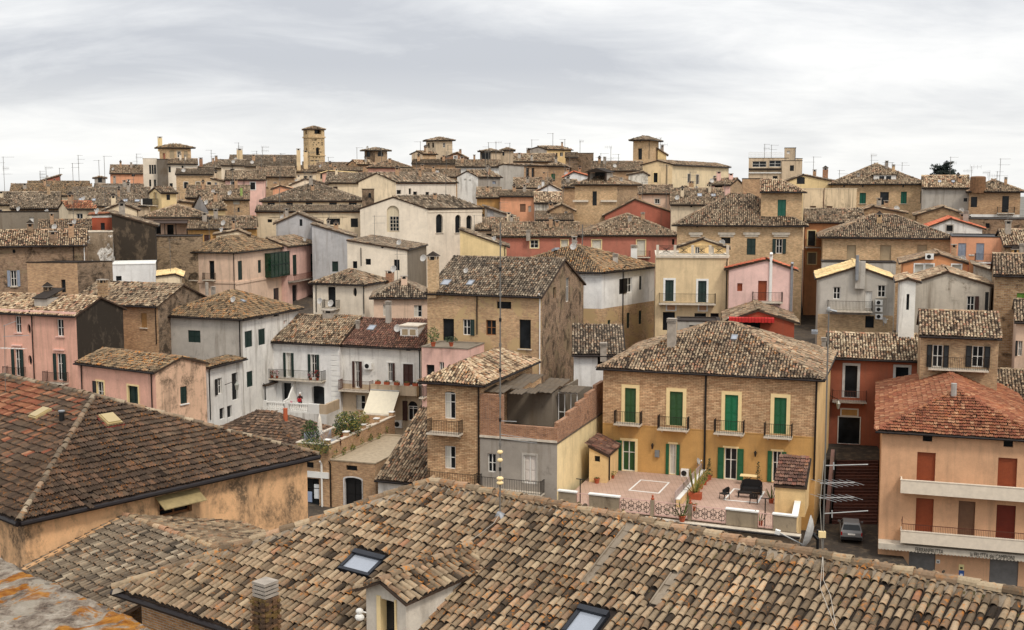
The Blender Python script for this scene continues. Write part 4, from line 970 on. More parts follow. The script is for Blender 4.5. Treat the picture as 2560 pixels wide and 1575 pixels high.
PL = House('pink_house', 'tall pink house at the left edge with a black mouldy gable and green shuttered balconies', -60, 190, 785, 105, at=1, ang=-20, xs=307, roof='gf', wall=PINK, mats={'r': MOULD}, pal='bright', lich=.4, pitch=.40, h=13, ov=.4)
for r in ((38, 790, 53, 832), (142, 798, 159, 841)): PL.win('f', 'w', *r, sill=PINK2, fmat=WHITEF)
PL.win('f', 'os', 38, 873, 52, 940, col=DKGREEN, lint=PINK2); PL.win('f', 'os', 143, 884, 158, 951, col=DKGREEN, lint=PINK2); PL.win('f', 'o', 68, 810, 77, 836, shape='o'); PL.win('f', 'o', 70, 888, 80, 914, shape='o')
PL.balcony('f', 20, 66, 942, .7, 1.0); PL.balcony('f', 119, 172, 955, .7, 1.0); PL.pipe('f', 84, 785, 965); PL.strip('f', 779, .25, .12, PINK2, x=84)
q, e, wv, n = PL.surf(105, 766); f_ = Fr(q, PL.t, -PL.n, (0, 0, 1)); m = MB(); m.box(f_, -.7, .7, -1.6, .2, -.4, .75, GREY); m.prism([f_(-.85, .35, .72), f_(.85, .35, .72), f_(.85, -2.2, 1.5), f_(-.85, -2.2, 1.5)], (0, 0, .08), CHANNEL); m.build('dormer', PL.ob, PL.org)
PL.chimney(112, 128, 716, 745, BRD, 'tile'); PL.done()
H('brick_house', 'tan brick house with one shuttered window between the mouldy gable and the grey house', 180, 394, 760, 113, at=1, ang=-20, xs=516, roof='gf', wall=BR2, mats={'r': BRD}, pal='coppi', lich=.4, pitch=.40, h=12, ov=.5,
  W=[('f', s_, 353, 783, 367, 819, dict(col=simple('faded_shutter', C(150, 112, 66), .7), sill=True))], X=[(CH, 248, 268, 698, 742, STN, 'slab'), ('pipe', 'f', 391, 768, 860)])

# cream and beige pair, middle
H('cream_house', 'small cream house with an oval window, satellite dishes and a hip roof', 782, 911, 708, 133, at=1, ang=-18, xs=969, roof='hip', wall=IVORY, pal='coppi', lich=.4, pitch=.42, h=9.5, W=[('f', o, 820, 717, 839, 768), ('f', 'o', 883, 719, 892, 742, dict(shape='o'))],
  B=[('f', 812, 850, 769, dict(depth=.8))], X=[('pipe', 'f', 791, 710, 780), ('pipe', 'f', 910, 712, 784), (CH, 966, 984, 676, 702, BRR, 'slab'), (DI, 984, 672, 9)])
H('beige_house', 'beige house with two curtained windows under a steep grey tiled roof', 934, 1072, 740, 124, ang=-6, D=8, roof='hip', wall=PINK3, pal='grey', lich=.2, pitch=.5, h=9, W=[('f', 'wc', 958, 760, 978, 790), ('f', 'wc', 1035, 763, 1055, 793)], X=[])
H('white_house', 'white house with black shutters and a bare grey lower wall, under a big lichened roof', 1235, 1505, 675, 118, at=1, ang=-12, xs=1637, sa=53, roof='hip', wall=WHITE, split=(1500, 772, BRP, 'fr'), pal='orange', lich=.7, pitch=.42, h=14, ov=.5,
  W=[('r', 'ol', 1566, 694, 1580, 731, dict(col=BLACKP)), ('r', s_, 1548, 697, 1561, 735, dict(col=BLACKP)), ('r', s_, 1598, 690, 1604, 724, dict(col=BLACKP)), ('r', s_, 1519, 800, 1526, 845, dict(col=DKGREEN)), ('r', s_, 1567, 782, 1574, 820, dict(col=DKGREEN)), ('r', s_, 1597, 776, 1604, 810, dict(col=DKGREEN))],
  X=[(SK, 1377, 620, 1402, 631), ('pipe', 'r', 1556, 670, 830), (CH, 1577, 1593, 612, 640, WHITEP, 'vent'), (CH, 1532, 1545, 634, 655, GREY, 'vent'), ('strip', 'f', 690, .12, .06, WHITEP), (DI, 1433, 616, 9), (AT, 1455, 560, 628, 2)])
h = House('white_gable_house', 'white gabled attic with a satellite dish rising from the lichened roof', 1405, 1497, 634, 126, ang=-5, D=5, roof='gs', wall=WHITE, pal='grey', pitch=.36, h=4, rp=.25, ground=False); h.done()

# yellow terrace house, pink house, orange kiosk
YE = House('yellow_house', 'flat roofed yellow house with a balustraded roof terrace and a long iron balcony', 1640, 1823, 640, 116, ang=-6, D=9, roof='flat', wall=BUFF, h=15, ph=0.0, cap=STONE)
for r in ((1663, 700, 1684, 753), (1745, 702, 1766, 756)): YE.win('f', s_, *r, col=DKGREEN, sur=WHITEP, swd=.2)
for r in ((1657, 780, 1687, 826), (1736, 783, 1765, 802), (1776, 783, 1797, 804)): YE.win('f', o, *r)
for r in ((1668, 763, 1688, 775), (1748, 764, 1766, 776)): YE.win('f', 'p', *r, col=APRI, sur=WHITEP, dep=.05)
YE.balcony('f', 1647, 1788, 757, 1.0, 1.0, step=.12); YE.strip('f', 642, .2, .15, STONE)
fr, L = YE.wf('f'); m = MB(); zt = YE.ze + .1
for i in range(5):
    u = .15 + (L - .3) * i / 4; m.box(fr, u - .13, u + .13, -.3, -.04, zt, zt + 1.0, STONE)
m.build('post', YE.ob, YE.org); m = MB()
for i in range(4):
    a, b = .28 + (L - .3) * i / 4, .02 + (L - .3) * (i + 1) / 4; c = (a + b) / 2
    for z in (zt + .06, zt + .9): m.box(fr, a, b, -.19, -.15, z, z + .04, IRON)
    for j in range(11): x = a + (b - a) * j / 10; m.tube(fr(x, -.17, zt + .08), fr(a + (b - a) * (10 - j) / 10, -.17, zt + .9), .013, IRON, 4, caps=False)
    for rr in (.2, .34): m.path([fr(c + rr * math.cos(t), -.17, zt + .48 + rr * math.sin(t)) for t in np.linspace(0, 2 * math.pi, 13)], .015, IRON, 4)
m.build('railing', YE.ob, YE.org); YE.pipe('f', 1816, 655, 780); YE.done()
H('yellow_attic_house', 'yellow gabled attic set back behind the balustraded roof terrace', 1697, 1815, 616, 121, ang=-10, xs=1862, roof='gs', wall=YELL2, pal='grey', pitch=.34, h=5, ground=False, W=[('f', 'w', 1737, 617, 1749, 634), ('f', 'w', 1778, 617, 1785, 634)])
H('pink_gable_house', 'pink gabled house with orange roller shutters and bright red tiles', 1823, 1984, 670, 114, ang=-8, xs=2008, roof='gs', wall=ROSE, mats={'r': WHITE2}, pal='new', lich=.0, kind='flat', pitch=.36, rp=.58, h=14, W=[('f', 'b', 1843, 708, 1856, 728, dict(col=REDSH)), ('f', 'b', 1895, 702, 1917, 752, dict(col=REDSH))],
  B=[('f', 1880, 1955, 753, dict(depth=.9))], X=[('pipe', 'f', 1926, 640, 770, WHITEP, .16), ('pipe', 'f', 1978, 664, 800, ZINC, .14)])
KI = H('orange_red_house', 'small orange red gabled house with a red awning and dark openings', 1818, 1986, 800, 106, ang=-4, D=8, roof='gs', wall=TERRA2, pal='coppi', pitch=.36, h=8, rp=.46, W=[('f', o, 1822, 806, 1836, 840), ('f', o, 1848, 806, 1900, 842)], X=[('ac', 'f', 1801, 793, 1822, 808)])
fr, L = KI.wf('f'); m = MB(); a0, a1, c0, c1 = KI.rect('f', 1822, 792, 1935, 803); RA = simple('red_awning', C(186, 40, 34), .7)
for i in range(14):
    a = a0 + (a1 - a0) * i / 14; b = a0 + (a1 - a0) * (i + 1) / 14; m.box(Fr(fr(0, 0, 0), fr.x, fr.y, fr.z), a, b - .03, .02, 1.1, c0 + .02 * (i % 2), c1, RA)
m.build('awning', KI.ob, KI.org); KI.done()
H('garden_wall_house', 'low grey outhouse with tile coping and one dark window', 1694, 1800, 803, 101, ang=-3, D=3, roof='flat', wall=GREY, h=6, ph=0, cap=CHANNEL, W=[('f', o, 1723, 813, 1752, 830)])

# right: terracotta house at the head of the steps, bright tiled roofs
TR = H('terracotta_house', 'terracotta red house with grey framed openings at the head of the steps', 2072, 2330, 889, 101, ang=-3, D=8.5, roof='gf', wall=ORRED, pal='bright', lich=.3, pitch=.36, h=9.2, ov=.45,
  W=[('f', o, 2112, 914, 2143, 994, dict(sur=simple('grey_surround', C(196, 194, 190), .7), swd=.22)), ('f', o, 2239, 918, 2271, 965, dict(sur=simple('grey_surround', C(196, 194, 190), .7), swd=.22)), ('f', o, 2096, 1043, 2149, 1110, dict(sur=WHITEF, swd=.08)), ('f', 'p', 2104, 1024, 2143, 1039, dict(col=OCHRE2, sur=WHITEF, swd=.12, dep=.06))],
  B=[('f', 2080, 2166, 1000, dict(depth=.9, iron=RUST, slab=CONC))], X=[(CH, 2053, 2065, 843, 876, CONC, 'vent'), (SK, 2027, 827, 2046, 836)])
H('brick_house', 'brick house with dark shutters and a bright tiled roof behind the red roofed apricot house', 2303, 2498, 832, 92, ang=-2, D=8, roof='gf', wall=BRN, pal='bright', lich=.2, pitch=.36, h=9, ov=.5, W=[('f', 'os', 2331, 862, 2357, 918, dict(col=BLACKP)), ('f', 'os', 2430, 865, 2459, 918, dict(col=BLACKP))], B=[('f', 2320, 2470, 920, dict(depth=.9))])
H('tiled_house', 'house of which only a pale tiled roof shows beside the red roof', 2405, 2640, 985, 95, ang=-3, D=9, roof='gf', wall=APRI, pal='coppi', lich=.2, pitch=.36, h=8)
H('pinkish_house', 'pinkish house cut by the right edge beside a small red awning', 2541, 2640, 800, 99, ang=-8, D=8, roof='gf', wall=PINK3, pal='coppi', h=9, W=[('f', 'ol', 2545, 852, 2556, 890, dict(col=BLACKP))])
G2 = House('grey_gable_house', 'grey gabled house with a stepped chimney, a balcony and three air conditioners', 2047, 2236, 694, 111, ang=-6, D=9, roof='gs', wall=GREY, split=(2140, 787, BR1, 'f'), pal='pale', lich=.05, pitch=.36, rp=.52, h=14, ov=.25)
G2.win('f', 'w', 2083, 717, 2101, 748); G2.win('f', 'w', 2194, 713, 2214, 743, sill=True); G2.win('f', 'd', 2163, 728, 2180, 770, col=WHITEF)
G2.balcony('f', 2068, 2180, 775, 1.0, .95); 
for y in (749, 766, 784): G2.ac('f', 2188, y, 2206, y + 13)
fr, L = G2.wf('f'); a0, a1, c0, c1 = G2.rect('f', 2138, 655, 2163, 700); m = MB(); m.box(fr, a0, a1, .01, .35, c0 - .8, c1 + .1, GREY); a0, a1, c0, c1 = G2.rect('f', 2137, 645, 2147, 700); m.tube(fr((a0 + a1) / 2, .5, c0), fr((a0 + a1) / 2, .5, c1 + .3), .16, ZINC, 8); m.build('chimney', G2.ob, G2.org)
G2.win('f', o, 2163, 790, 2185, 820); G2.dish(2210, 800, 9, Y=109, yawd=40); G2.done()
H('grey_gable_house', 'pale grey gabled house with crumbling corners and one dark shuttered window', 2278, 2475, 707, 110, ang=-4, D=9, roof='gs', wall=plaster(C(196, 184, 166), .5, .12), pal='bright', lich=.2, pitch=.36, rp=.46, h=12, ov=.3, W=[('f', 'or', 2417, 740, 2436, 783, dict(col=BROWN)), ('f', s_, 2462, 730, 2473, 787, dict(col=BLACKP))])
H('white_wall_house', 'narrow white plastered wall with broken brick edge left of the bright tiles', 2250, 2290, 700, 103, ang=-4, D=6, roof='gs', wall=plaster(C(228, 224, 214), .4), pal='bright', h=10, pitch=.3, W=[('f', o, 2266, 735, 2273, 775)])
H('stone_house', 'rough stone house at the right edge with a bright green shutter', 2488, 2640, 684, 106, ang=-6, D=9, roof='gf', wall=STN, pal='coppi', pitch=.36, h=12, W=[('f', 's', 2541, 733, 2575, 790, dict(col=simple('lime_shutter', C(86, 124, 32), .6)))])
H('grey_shed_house', 'grey mouldy lean-to below the orange flat roofed house', 2437, 2510, 682, 116, ang=-4, D=5, roof='sr', wall=plaster(C(170, 160, 146), .6, .3), pal='grey', pitch=.3, h=8)
H('orange_gable_house', 'orange gabled house with slender orange chimneys and an air conditioner', 2258, 2420, 655, 124, ang=-4, D=8, roof='gs', wall=ORNG, pal='coppi', pitch=.32, rp=.55, h=10, W=[('f', 'p', 2287, 661, 2308, 690, dict(col=CURTAIN, sur=WHITEP)), ('f', 'p', 2313, 661, 2333, 690, dict(col=CURTAIN, sur=WHITEP)), ('f', 'p', 2380, 662, 2402, 690, dict(col=CURTAIN, sur=WHITEP))], X=[('ac', 'f', 2313, 634, 2334, 648)])
h = House('orange_flue_house', 'orange chimney stack standing before the flat roofed orange house', 2424, 2435, 640, 121, ang=-4, D=.6, roof='flat', wall=ORNG, h=7, cap=CONC); h.done()
H('long_low_house', 'long low grey outbuilding with a tile coped front below the blind brick house', 2055, 2240, 655, 124, ang=-2, D=3, roof='flat', wall=GREY, cap=CHANNEL, h=8)
H('brick_house', 'long brick house with three blind windows under a low hip roof', 2058, 2378, 588, 140, ang=-1, D=12, roof='hip', wall=BR1, pal='coppi', lich=.2, pitch=.40, h=13, ov=.55, cornice=STONE,
  W=[('f', 'p', 2117, 613, 2140, 652, dict(col=BLINDP, sill=True)), ('f', 'p', 2200, 613, 2228, 652, dict(col=BLINDP, sill=True)), ('f', 'p', 2293, 612, 2318, 634, dict(col=BLINDP)), ('f', o, 2125, 592, 2132, 598, dict(shape='o')), ('f', o, 2211, 592, 2218, 598, dict(shape='o')), ('f', o, 2301, 592, 2308, 598, dict(shape='o'))])
H('orange_house', 'flat roofed orange house with grey blue shutters and a white balcony', 2380, 2514, 592, 131, ang=-2, D=8, roof='flat', wall=SALM, split=(2440, 662, TERRA, 'f'), h=11, ph=.0, cap=GUTTER, W=[('f', s_, 2395, 608, 2415, 646, dict(col=GREYSH)), ('f', s_, 2440, 608, 2460, 651, dict(col=GREYSH))], B=[('f', 2436, 2520, 655, dict(depth=1.0, slab=WHITEP))])
H('stone_house', 'stone house with a low lichened roof at the right edge below the brown terrace', 2512, 2640, 612, 127, ang=-15, D=9, roof='gf', wall=STN, pal='bright', pitch=.34, h=9)
H('ochre_house', 'ochre house with a small chimney at the right edge', 2516, 2640, 655, 120, ang=-10, D=5, roof='gf', wall=OCHRE2, pal='coppi', pitch=.3, h=8, X=[(CH, 2548, 2558, 608, 640, CONC, 'vent')])

# red-orange row and brick palazzo behind the yellow house
H('terracotta_row_house', 'long low terracotta house, left half of the red row, with a lichened roof', 1232, 1452, 588, 178, ang=-1, D=10, roof='gf', wall=TERRA, pal='coppi', lich=.3, pitch=.36, h=10, cornice=BEIGE, W=[('f', 'w', 1326, 600, 1346, 620, dict(sur=CREAMP)), ('f', 'p', 1403, 600, 1420, 622, dict(sur=CREAMP, col=CURTAIN))], X=[(CH, 1315, 1326, 575, 592, CONC, 'vent')])
H('terracotta_row_house', 'taller right half of the terracotta row with a hip roof and pale framed windows', 1452, 1696, 585, 178, ang=-1, D=16, roof='hip', wall=TERRA, pal='coppi', lich=.35, pitch=.40, h=12, cornice=BEIGE, W=[('f', 'p', 1480, 600, 1503, 622, dict(sur=CREAMP, col=CURTAIN)), ('f', 'p', 1592, 600, 1613, 640, dict(sur=CREAMP, col=CURTAIN)), ('f', o, 1680, 598, 1686, 612)], B=[('f', 1588, 1625, 642, dict(depth=.8))])
H('red_gable_house', 'bare terracotta gable wall above the terracotta row', 1512, 1700, 536, 190, ang=-2, D=14, noauto=True, roof='gs', wall=BRICKRED, pal='coppi', pitch=.52, rp=.40, h=10, X=[(AT, 1665, 475, 530, 2)])
RTm = House('brick_palazzo', 'brick palazzo with a deep cornice and a corner tower behind the yellow house', 1693, 2008, 556, 148, ang=-11, D=13, roof='hip', wall=BR1, mats={'r': BRN}, pal='coppi', lich=.3, rise=3.6, h=14, ov=.6, cornice=STONE)
for r in ((1803, 594, 1826, 609),): RTm.win('f', o, *r)
RTm.win('f', s_, 1867, 596, 1889, 637, col=DKGREEN); RTm.win('f', 'os', 1940, 597, 1956, 634, col=DKGREEN)
for x in (1743, 1815, 1881): RTm.win('f', o, x - 4, 562, x + 4, 568, shape='o')
fr, L = RTm.wf('f')
for r in ((1722, 1757), (1795, 1838), (1858, 1900), (1930, 1975)):
    a0, a1, c0, c1 = RTm.rect('f', r[0], 581, r[1], 587); m = MB(); m.box(fr, a0, a1, .003, .2, c0, c1, STONE); m.box(fr, a0 + .2, a1 - .2, .003, .1, c0 - .25, c0 - .003, STONE); m.build('hood_mould', RTm.ob, RTm.org)
RTm.done()
RTt = H('tower_house', 'square brick corner tower with a green shutter and a pale hip roof', 1903, 2006, 475, 147.4, ang=-12, D=5, roof='hip', ends=(0, 1), wall=BR1, mats={'r': BRN}, pal='bright', pitch=.50, h=17, ov=.5, W=[('f', s_, 1944, 499, 1965, 547, dict(col=simple('teal_shutter', C(10, 84, 66), .5)))])

# ================================================================= the hill behind
CHU = House('church', 'tall cream church like hall with an arched niche window on its gable', 900, 1070, 520, 180, ang=0, D=10.4, sa=38, roof='gs', wall=IVORY, pal='grey', lich=.15, pitch=.34, h=16, ov=.2)
CHU.win('f', 'p', 967, 514, 998, 580, col=plaster(C(214, 198, 166), .3), shape='a', dep=.25); CHU.win('r', o, 1090, 535, 1107, 582, shape='a', dep=.35, sill=True); CHU.win('r', o, 1138, 537, 1152, 582, shape='a', dep=.35, sill=True); CHU.win('r', o, 1166, 538, 1180, 574, shape='a', dep=.35, sill=True)
fr, L = CHU.wf('f'); a0, a1, c0, c1 = CHU.rect('f', 975, 541, 997, 577); m = MB(); m.box(fr, a0, a1, -.249, -.2, c0, c1, GLASS)
for i in range(4): x = a0 + (a1 - a0) * i / 3; m.box(fr, x - .04, x + .04, -.199, -.16, c0, c1, STONE)
for i in range(5): z = c0 + (c1 - c0) * i / 4; m.box(fr, a0, a1, -.199, -.165, z - .03, z + .03, STONE)
m.build('window', CHU.ob, CHU.org); CHU.antenna(1020, 522, 500, 1); CHU.strip('r', 529, .15, .1, IVORY, ext=.05); CHU.done()
H('cream_annex', 'cream annex with a round window and a one sided roof in front of the church', 868, 1018, 624, 148, at=1, ang=-6, xs=1066, roof='sr', wall=IVORY, mats={'r': GREYD}, pal='grey', pitch=.155, h=9, ov=.15, W=[('f', o, 882, 653, 893, 671), ('f', o, 914, 647, 927, 662), ('f', o, 985, 649, 999, 676), ('f', o, 952, 612, 960, 621, dict(shape='o'))], X=[('pipe', 'f', 903, 625, 665), (DI, 1058, 645, 9, 146)])
H('yellow_lean_to_house', 'yellow wall with a single slope roof on the right of the church', 1150, 1266, 615, 160, at=1, ang=-3, D=7, roof='sr', wall=YELL, pal='grey', pitch=.36, h=9, X=[(CH, 1171, 1189, 624, 650, WHITEP, 'vent'), ('pipe', 'f', 1262, 620, 640)])
MP = House('pink_long_house', 'pale pink house with two small balconies and a green glazed veranda', 449, 588, 628, 150, at=1, ang=-14, xs=716, roof='hip', wall=PINK3, pal='orange', lich=.3, pitch=.40, h=11)
for r in ((479, 652, 492, 698), (523, 652, 536, 698)): MP.win('f', o, *r); MP.balcony('f', r[0] - 12, r[2] + 4, 699, .6, .9)
MP.win('r', s_, 595, 652, 606, 700, col=DKGREEN); MP.win('r', s_, 645, 650, 653, 682, col=DKGREEN); MP.win('r', o, 598, 728, 608, 755); MP.win('r', o, 684, 720, 698, 757, dep=.1)
fr, L = MP.wf('r'); a0, a1, c0, c1 = MP.rect('r', 662, 630, 709, 690); VG = simple('green_veranda_glass', C(22, 52, 34), .15, var=.6); m = MB(); m.box(fr, a0, a1, .01, .9, c0, c1, VG)
for i in range(6): x = a0 + (a1 - a0) * i / 5; m.box(fr, x - .03, x + .03, .91, .95, c0, c1, DKGREEN)
for z in (c0, (c0 + c1) / 2, c1): m.box(fr, a0 - .05, a1 + .05, .91, .96, z - .04, z + .04, DKGREEN)
m.build('veranda', MP.ob, MP.org); MP.strip('f', 705, .3, .1, PINK3, x=520); MP.strip('r', 700, .3, .1, PINK3, x=640); MP.pipe('f', 586, 632, 760); MP.antenna(485, 600, 700, 2); MP.done()
H('pink_wing_house', 'darker pink wing with a long iron gallery and a striped awning', 620, 717, 614, 163, at=1, ang=-14, xs=866, roof='gs', wall=PINK2, pal='coppi', lich=.3, pitch=.36, h=12, rp=.5, W=[('r', s_, 732, 637, 742, 690, dict(col=DKGREEN)), ('r', s_, 777, 634, 789, 690, dict(col=DKGREEN)), ('r', o, 816, 632, 827, 665), ('r', s_, 857, 630, 865, 662, dict(col=DKGREEN)), ('r', o, 731, 712, 744, 762)], B=[('r', 719, 866, 690, dict(depth=1.0, iron=RUST, slab=CONC))], X=[('strip', 'r', 627, .5, .7, simple('striped_awning', C(200, 196, 186), .8, var=.2), 'awning', 785, -9)])
H('grey_gable_house', 'windowless grey gable with a slit between the cream palazzo and the pink wing', 690, 800, 556, 172, ang=-8, D=10, roof='gs', wall=GREYB, pal='grey', pitch=.44, h=11, W=[('f', o, 749, 548, 756, 565)], X=[(AT, 700, 470, 540, 2)])
H('grey_wing_house', 'low grey wing with a sloping roof running down from the grey gable', 780, 884, 590, 168, at=1, ang=-6, D=8, roof='sr', wall=GREYB, pal='grey', pitch=.30, h=9)
H('cream_palazzo', 'broad cream palazzo with a row of attic windows below a large hip roof', 655, 905, 500, 190, ang=-2, D=17, roof='hip', wall=CREAM2, pal='grey', lich=.2, pitch=.36, h=10, cornice=BRR, W=[('f', o, a, 505, b, 513) for a, b in ((669, 687), (716, 732), (764, 781), (823, 842), (872, 892))] + [('f', 'p', 742, 513, 755, 518, dict(col=BRR)), ('f', 'p', 850, 512, 865, 517, dict(col=BRR))])
H('cream_range', 'lower front range of the cream palazzo under a narrow tiled pent roof', 640, 900, 526, 184, ang=-2, D=3, roof='sf', wall=CREAM2, pal='grey', pitch=.25, h=12, cornice=BRR, W=[('f', o, 820, 546, 850, 562), ('f', o, 877, 546, 895, 568), ('f', o, 669, 548, 680, 556)], X=[('strip', 'f', 541, .15, .1, CREAM2, 'hood_mould', 760, -2)])
H('big_chimney_house', 'massive brown brick stack standing at the end of the cream palazzo roof', 905, 935, 478, 183, ang=-5, D=2, roof='flat', noauto=True, wall=BRD, h=8, ph=.3, cap=CHANNEL, ground=False, W=[('f', o, 921, 482, 928, 494, dict(shape='a'))])
H('cream_gable_house', 'wide cream gable house with a brown tiled roof above the cream palazzo', 728, 815, 460, 226, ang=-6, D=16, xs=None, roof='gs', wall=CREAM, pal='grey', pitch=.40, h=9, rp=.42, W=[('f', o, 794, 458, 803, 466, dict(shape='a'))])
H('tiled_house', 'long house showing mostly roof to the right of the wide cream gable', 815, 1000, 455, 228, ang=-4, D=10, roof='gf', wall=CREAM2, pal='grey', h=8, pitch=.36)
CG = H('cream_gable_house', 'tall cream gable with a long windowed flank and red eaves, left of centre', 896, 990, 453, 214, ang=-4, xs=1140, sa=48, noauto=True, roof='gs', wall=CREAM2, mats={'r': plaster(C(238, 224, 204), .25)}, pal='grey', pitch=.46, h=9, W=[('r', o, 992, 475, 1003, 485), ('r', o, 1022, 471, 1028, 486), ('r', o, 1033, 479, 1043, 489), ('r', o, 1064, 480, 1073, 492), ('r', o, 1098, 485, 1109, 494)], X=[('strip', 'r', 458, .3, .1, BRR)])
# church hall neighbours to the right
H('ochre_house', 'ochre yellow house behind the church with a stepped roof', 1192, 1252, 492, 203, ang=-4, D=9, roof='gf', wall=OCHRE2, pal='coppi', h=9, W=[('f', 'b', 1202, 535, 1210, 542)])
H('grey_shed_house', 'grey lean-to with a blue grey panel in front of the ochre house', 1212, 1284, 540, 196, at=1, ang=-3, D=8, roof='sr', wall=GREY2, pal='grey', pitch=.32, h=8, W=[('f', 'p', 1218, 520, 1234, 541, dict(col=GREYB))])
H('salmon_house', 'small flat fronted salmon orange house with a blind panel window', 1250, 1336, 489, 200, ang=-2, D=9, roof='gf', wall=SALM, pal='coppi', h=9, pitch=.2, W=[('f', 'p', 1300, 510, 1314, 530, dict(col=TAUPE)), ('f', 'p', 1321, 515, 1328, 530, dict(col=CURTAIN))])
H('stained_white_house', 'stained white house with a tiled roof right of the salmon house', 1337, 1404, 505, 197, ang=-2, D=9, roof='gf', wall=WHITEM, pal='bright', h=8, pitch=.36)
H('stone_gable_house', 'brown stone gable with one white framed window', 1375, 1434, 524, 188, ang=-2, D=8, roof='gs', wall=STN, pal='coppi', h=8, pitch=.46, W=[('f', 'w', 1411, 528, 1419, 544)])
H('tiled_house', 'low house with a flat brown roof edge under the stone gable', 1340, 1432, 548, 184, ang=-2, D=6, roof='sf', wall=GREY2, pal='coppi', h=7, pitch=.2)
H('tiled_house', 'low brown roofed house between the ochre house and the red row', 1190, 1296, 572, 184, ang=-2, D=9, roof='gf', wall=BEIGE, pal='coppi', h=8, pitch=.36)
BK = House('brick_house', 'square brick house with a dark open dormer and one tall window', 1437, 1543, 458, 192, ang=-8, xs=1594, sa=60, roof='hip', wall=BR1, mats={'r': BRN}, pal='coppi', pitch=.42, h=14, ov=.5, cornice=BR2)
BK.win('f', o, 1481, 478, 1492, 514, dep=.4)
fr, L = BK.wf('f'); q, e, wv, n = BK.surf(1492, 455); f_ = Fr(q, BK.t, -BK.n, (0, 0, 1)); m = MB()
for x in (-1.5, 1.3): m.box(f_, x, x + .2, -.3, .0, -.3, 1.6, DARKWOOD); m.box(f_, x, x + .2, -2.6, -.31, -.3, 1.5, GREY)
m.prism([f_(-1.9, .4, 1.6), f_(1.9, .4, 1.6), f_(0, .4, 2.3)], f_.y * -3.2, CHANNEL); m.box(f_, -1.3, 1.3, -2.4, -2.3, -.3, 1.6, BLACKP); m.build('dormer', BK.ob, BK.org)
a0, a1, c0, c1 = BK.rect('f', 1437, 500, 1471, 505); m = MB(); m.box(fr, -.3, a1, .01, .3, c0, c1, STONE); a0, a1, c0, c1 = BK.rect('f', 1502, 500, 1542, 505); m.box(fr, a0, L, .01, .3, c0, c1, STONE); m.build('cornice', BK.ob, BK.org); BK.chimney(1549, 1557, 443, 455, GREY, 'vent'); BK.done()
H('pink_house', 'small pink house with a window facing a slope of skylights', 1772, 1826, 460, 196, ang=-2, xs=1858, sa=60, roof='gf', wall=PINK2, mats={'r': BRN}, pal='coppi', h=9, pitch=.3, W=[('f', o, 1787, 463, 1806, 480)])
H('skylight_house', 'low house with two skylights in a brown tiled roof', 1678, 1810, 509, 182, ang=-2, D=13, roof='gf', wall=BEIGE, pal='coppi', h=8, pitch=.36, W=[('f', o, 1726, 513, 1731, 518), ('f', o, 1760, 513, 1765, 518)], X=[(SK, 1742, 486, 1756, 493), (SK, 1776, 487, 1790, 493)])
H('brick_wall_house', 'bare brick flank wall left of the corner tower', 1857, 1906, 447, 178, ang=-2, D=8, noauto=True, roof='flat', wall=BR2, h=9, ph=0, cap=GUTTER)
H('pale_house', 'pale beige walled house with dark eaves in front of the long yellow palazzo', 1595, 1682, 482, 206, ang=-3, D=9, roof='gf', wall=PINK3, pal='coppi', h=8, pitch=.3)
H('brick_gable_house', 'small brick gable with a square hole beside the pink house', 1682, 1748, 478, 203, ang=-3, D=8, roof='gs', wall=BR1, pal='coppi', h=8, pitch=.36, W=[('f', o, 1712, 470, 1717, 476)])
H('white_gable_house', 'white gable over a low tiled roof near the middle', 1343, 1406, 476, 215, ang=-2, D=9, roof='gs', wall=WHITE, pal='coppi', h=8, pitch=.52)
H('tiled_house', 'pale walled house with a brown roof left of the white gable', 1285, 1380, 468, 222, ang=-2, D=10, roof='gf', wall=WHITE2, pal='coppi', h=8, pitch=.36)
H('brick_house', 'windowless brick house between the white gable and the square brick house', 1406, 1440, 466, 205, ang=-2, D=8, roof='gf', wall=BR2, pal='coppi', h=10, pitch=.3)
# ----- right hand hill
H('plaster_house', 'blotchy beige plaster house with two blind windows below the yellow gable', 2008, 2118, 472, 188, ang=-2, xs=2142, sa=50, roof='flat', wall=plaster(C(222, 196, 156), .6, .1), h=11, ph=0, cap=BEIGE, W=[('f', 'p', 2025, 515, 2040, 537, dict(col=TAUPE)), ('f', 'p', 2066, 515, 2081, 537, dict(col=TAUPE))], X=[('pipe', 'f', 2059, 475, 530, RUST)])
H('yellow_gable_house', 'yellow gabled house with an arched window on the skyline right of centre', 1962, 2090, 453, 208, ang=-3, D=14, roof='gs', wall=YELL, pal='grey', pitch=.38, rp=.36, h=10, W=[('f', o, 1992, 442, 2012, 460, dict(shape='sa'))], X=[(CH, 2056, 2070, 420, 442, BRR, 'tile')])
PB = House('brick_palazzo', 'broad brick palazzo on the right skyline with green shutters and a white dormer', 2082, 2312, 456, 198, ang=-3, D=18, roof='hip', wall=BR1, pal='coppi', lich=.25, pitch=.44, h=12, ov=.6, cornice=STONE)
for r in ((2149, 482, 2165, 509), (2252, 479, 2267, 509)): PB.win('f', s_, *r, col=simple('teal_shutter', C(10, 84, 66), .5), sill=True)
PB.win('f', o, 2200, 480, 2222, 512); PB.win('f', s_, 2301, 478, 2306, 508, col=DKGREEN)
for x in (2110, 2157, 2258): PB.win('f', o, x - 2, 463, x + 2, 468)
q, e, wv, n = PB.surf(2212, 449); f_ = Fr(q, PB.t, -PB.n, (0, 0, 1)); m = MB(); m.box(f_, -1.8, 1.8, -2.5, 0, -.4, .75, WHITEP); m.box(f_, -2.1, 2.1, -2.7, .2, .75, .87, CHANNEL); m.box(f_, -.9, -.1, .003, .02, -.1, .6, GLASS); m.box(f_, .2, 1.0, .003, .02, -.1, .6, GLASS); m.build('dormer', PB.ob, PB.org)
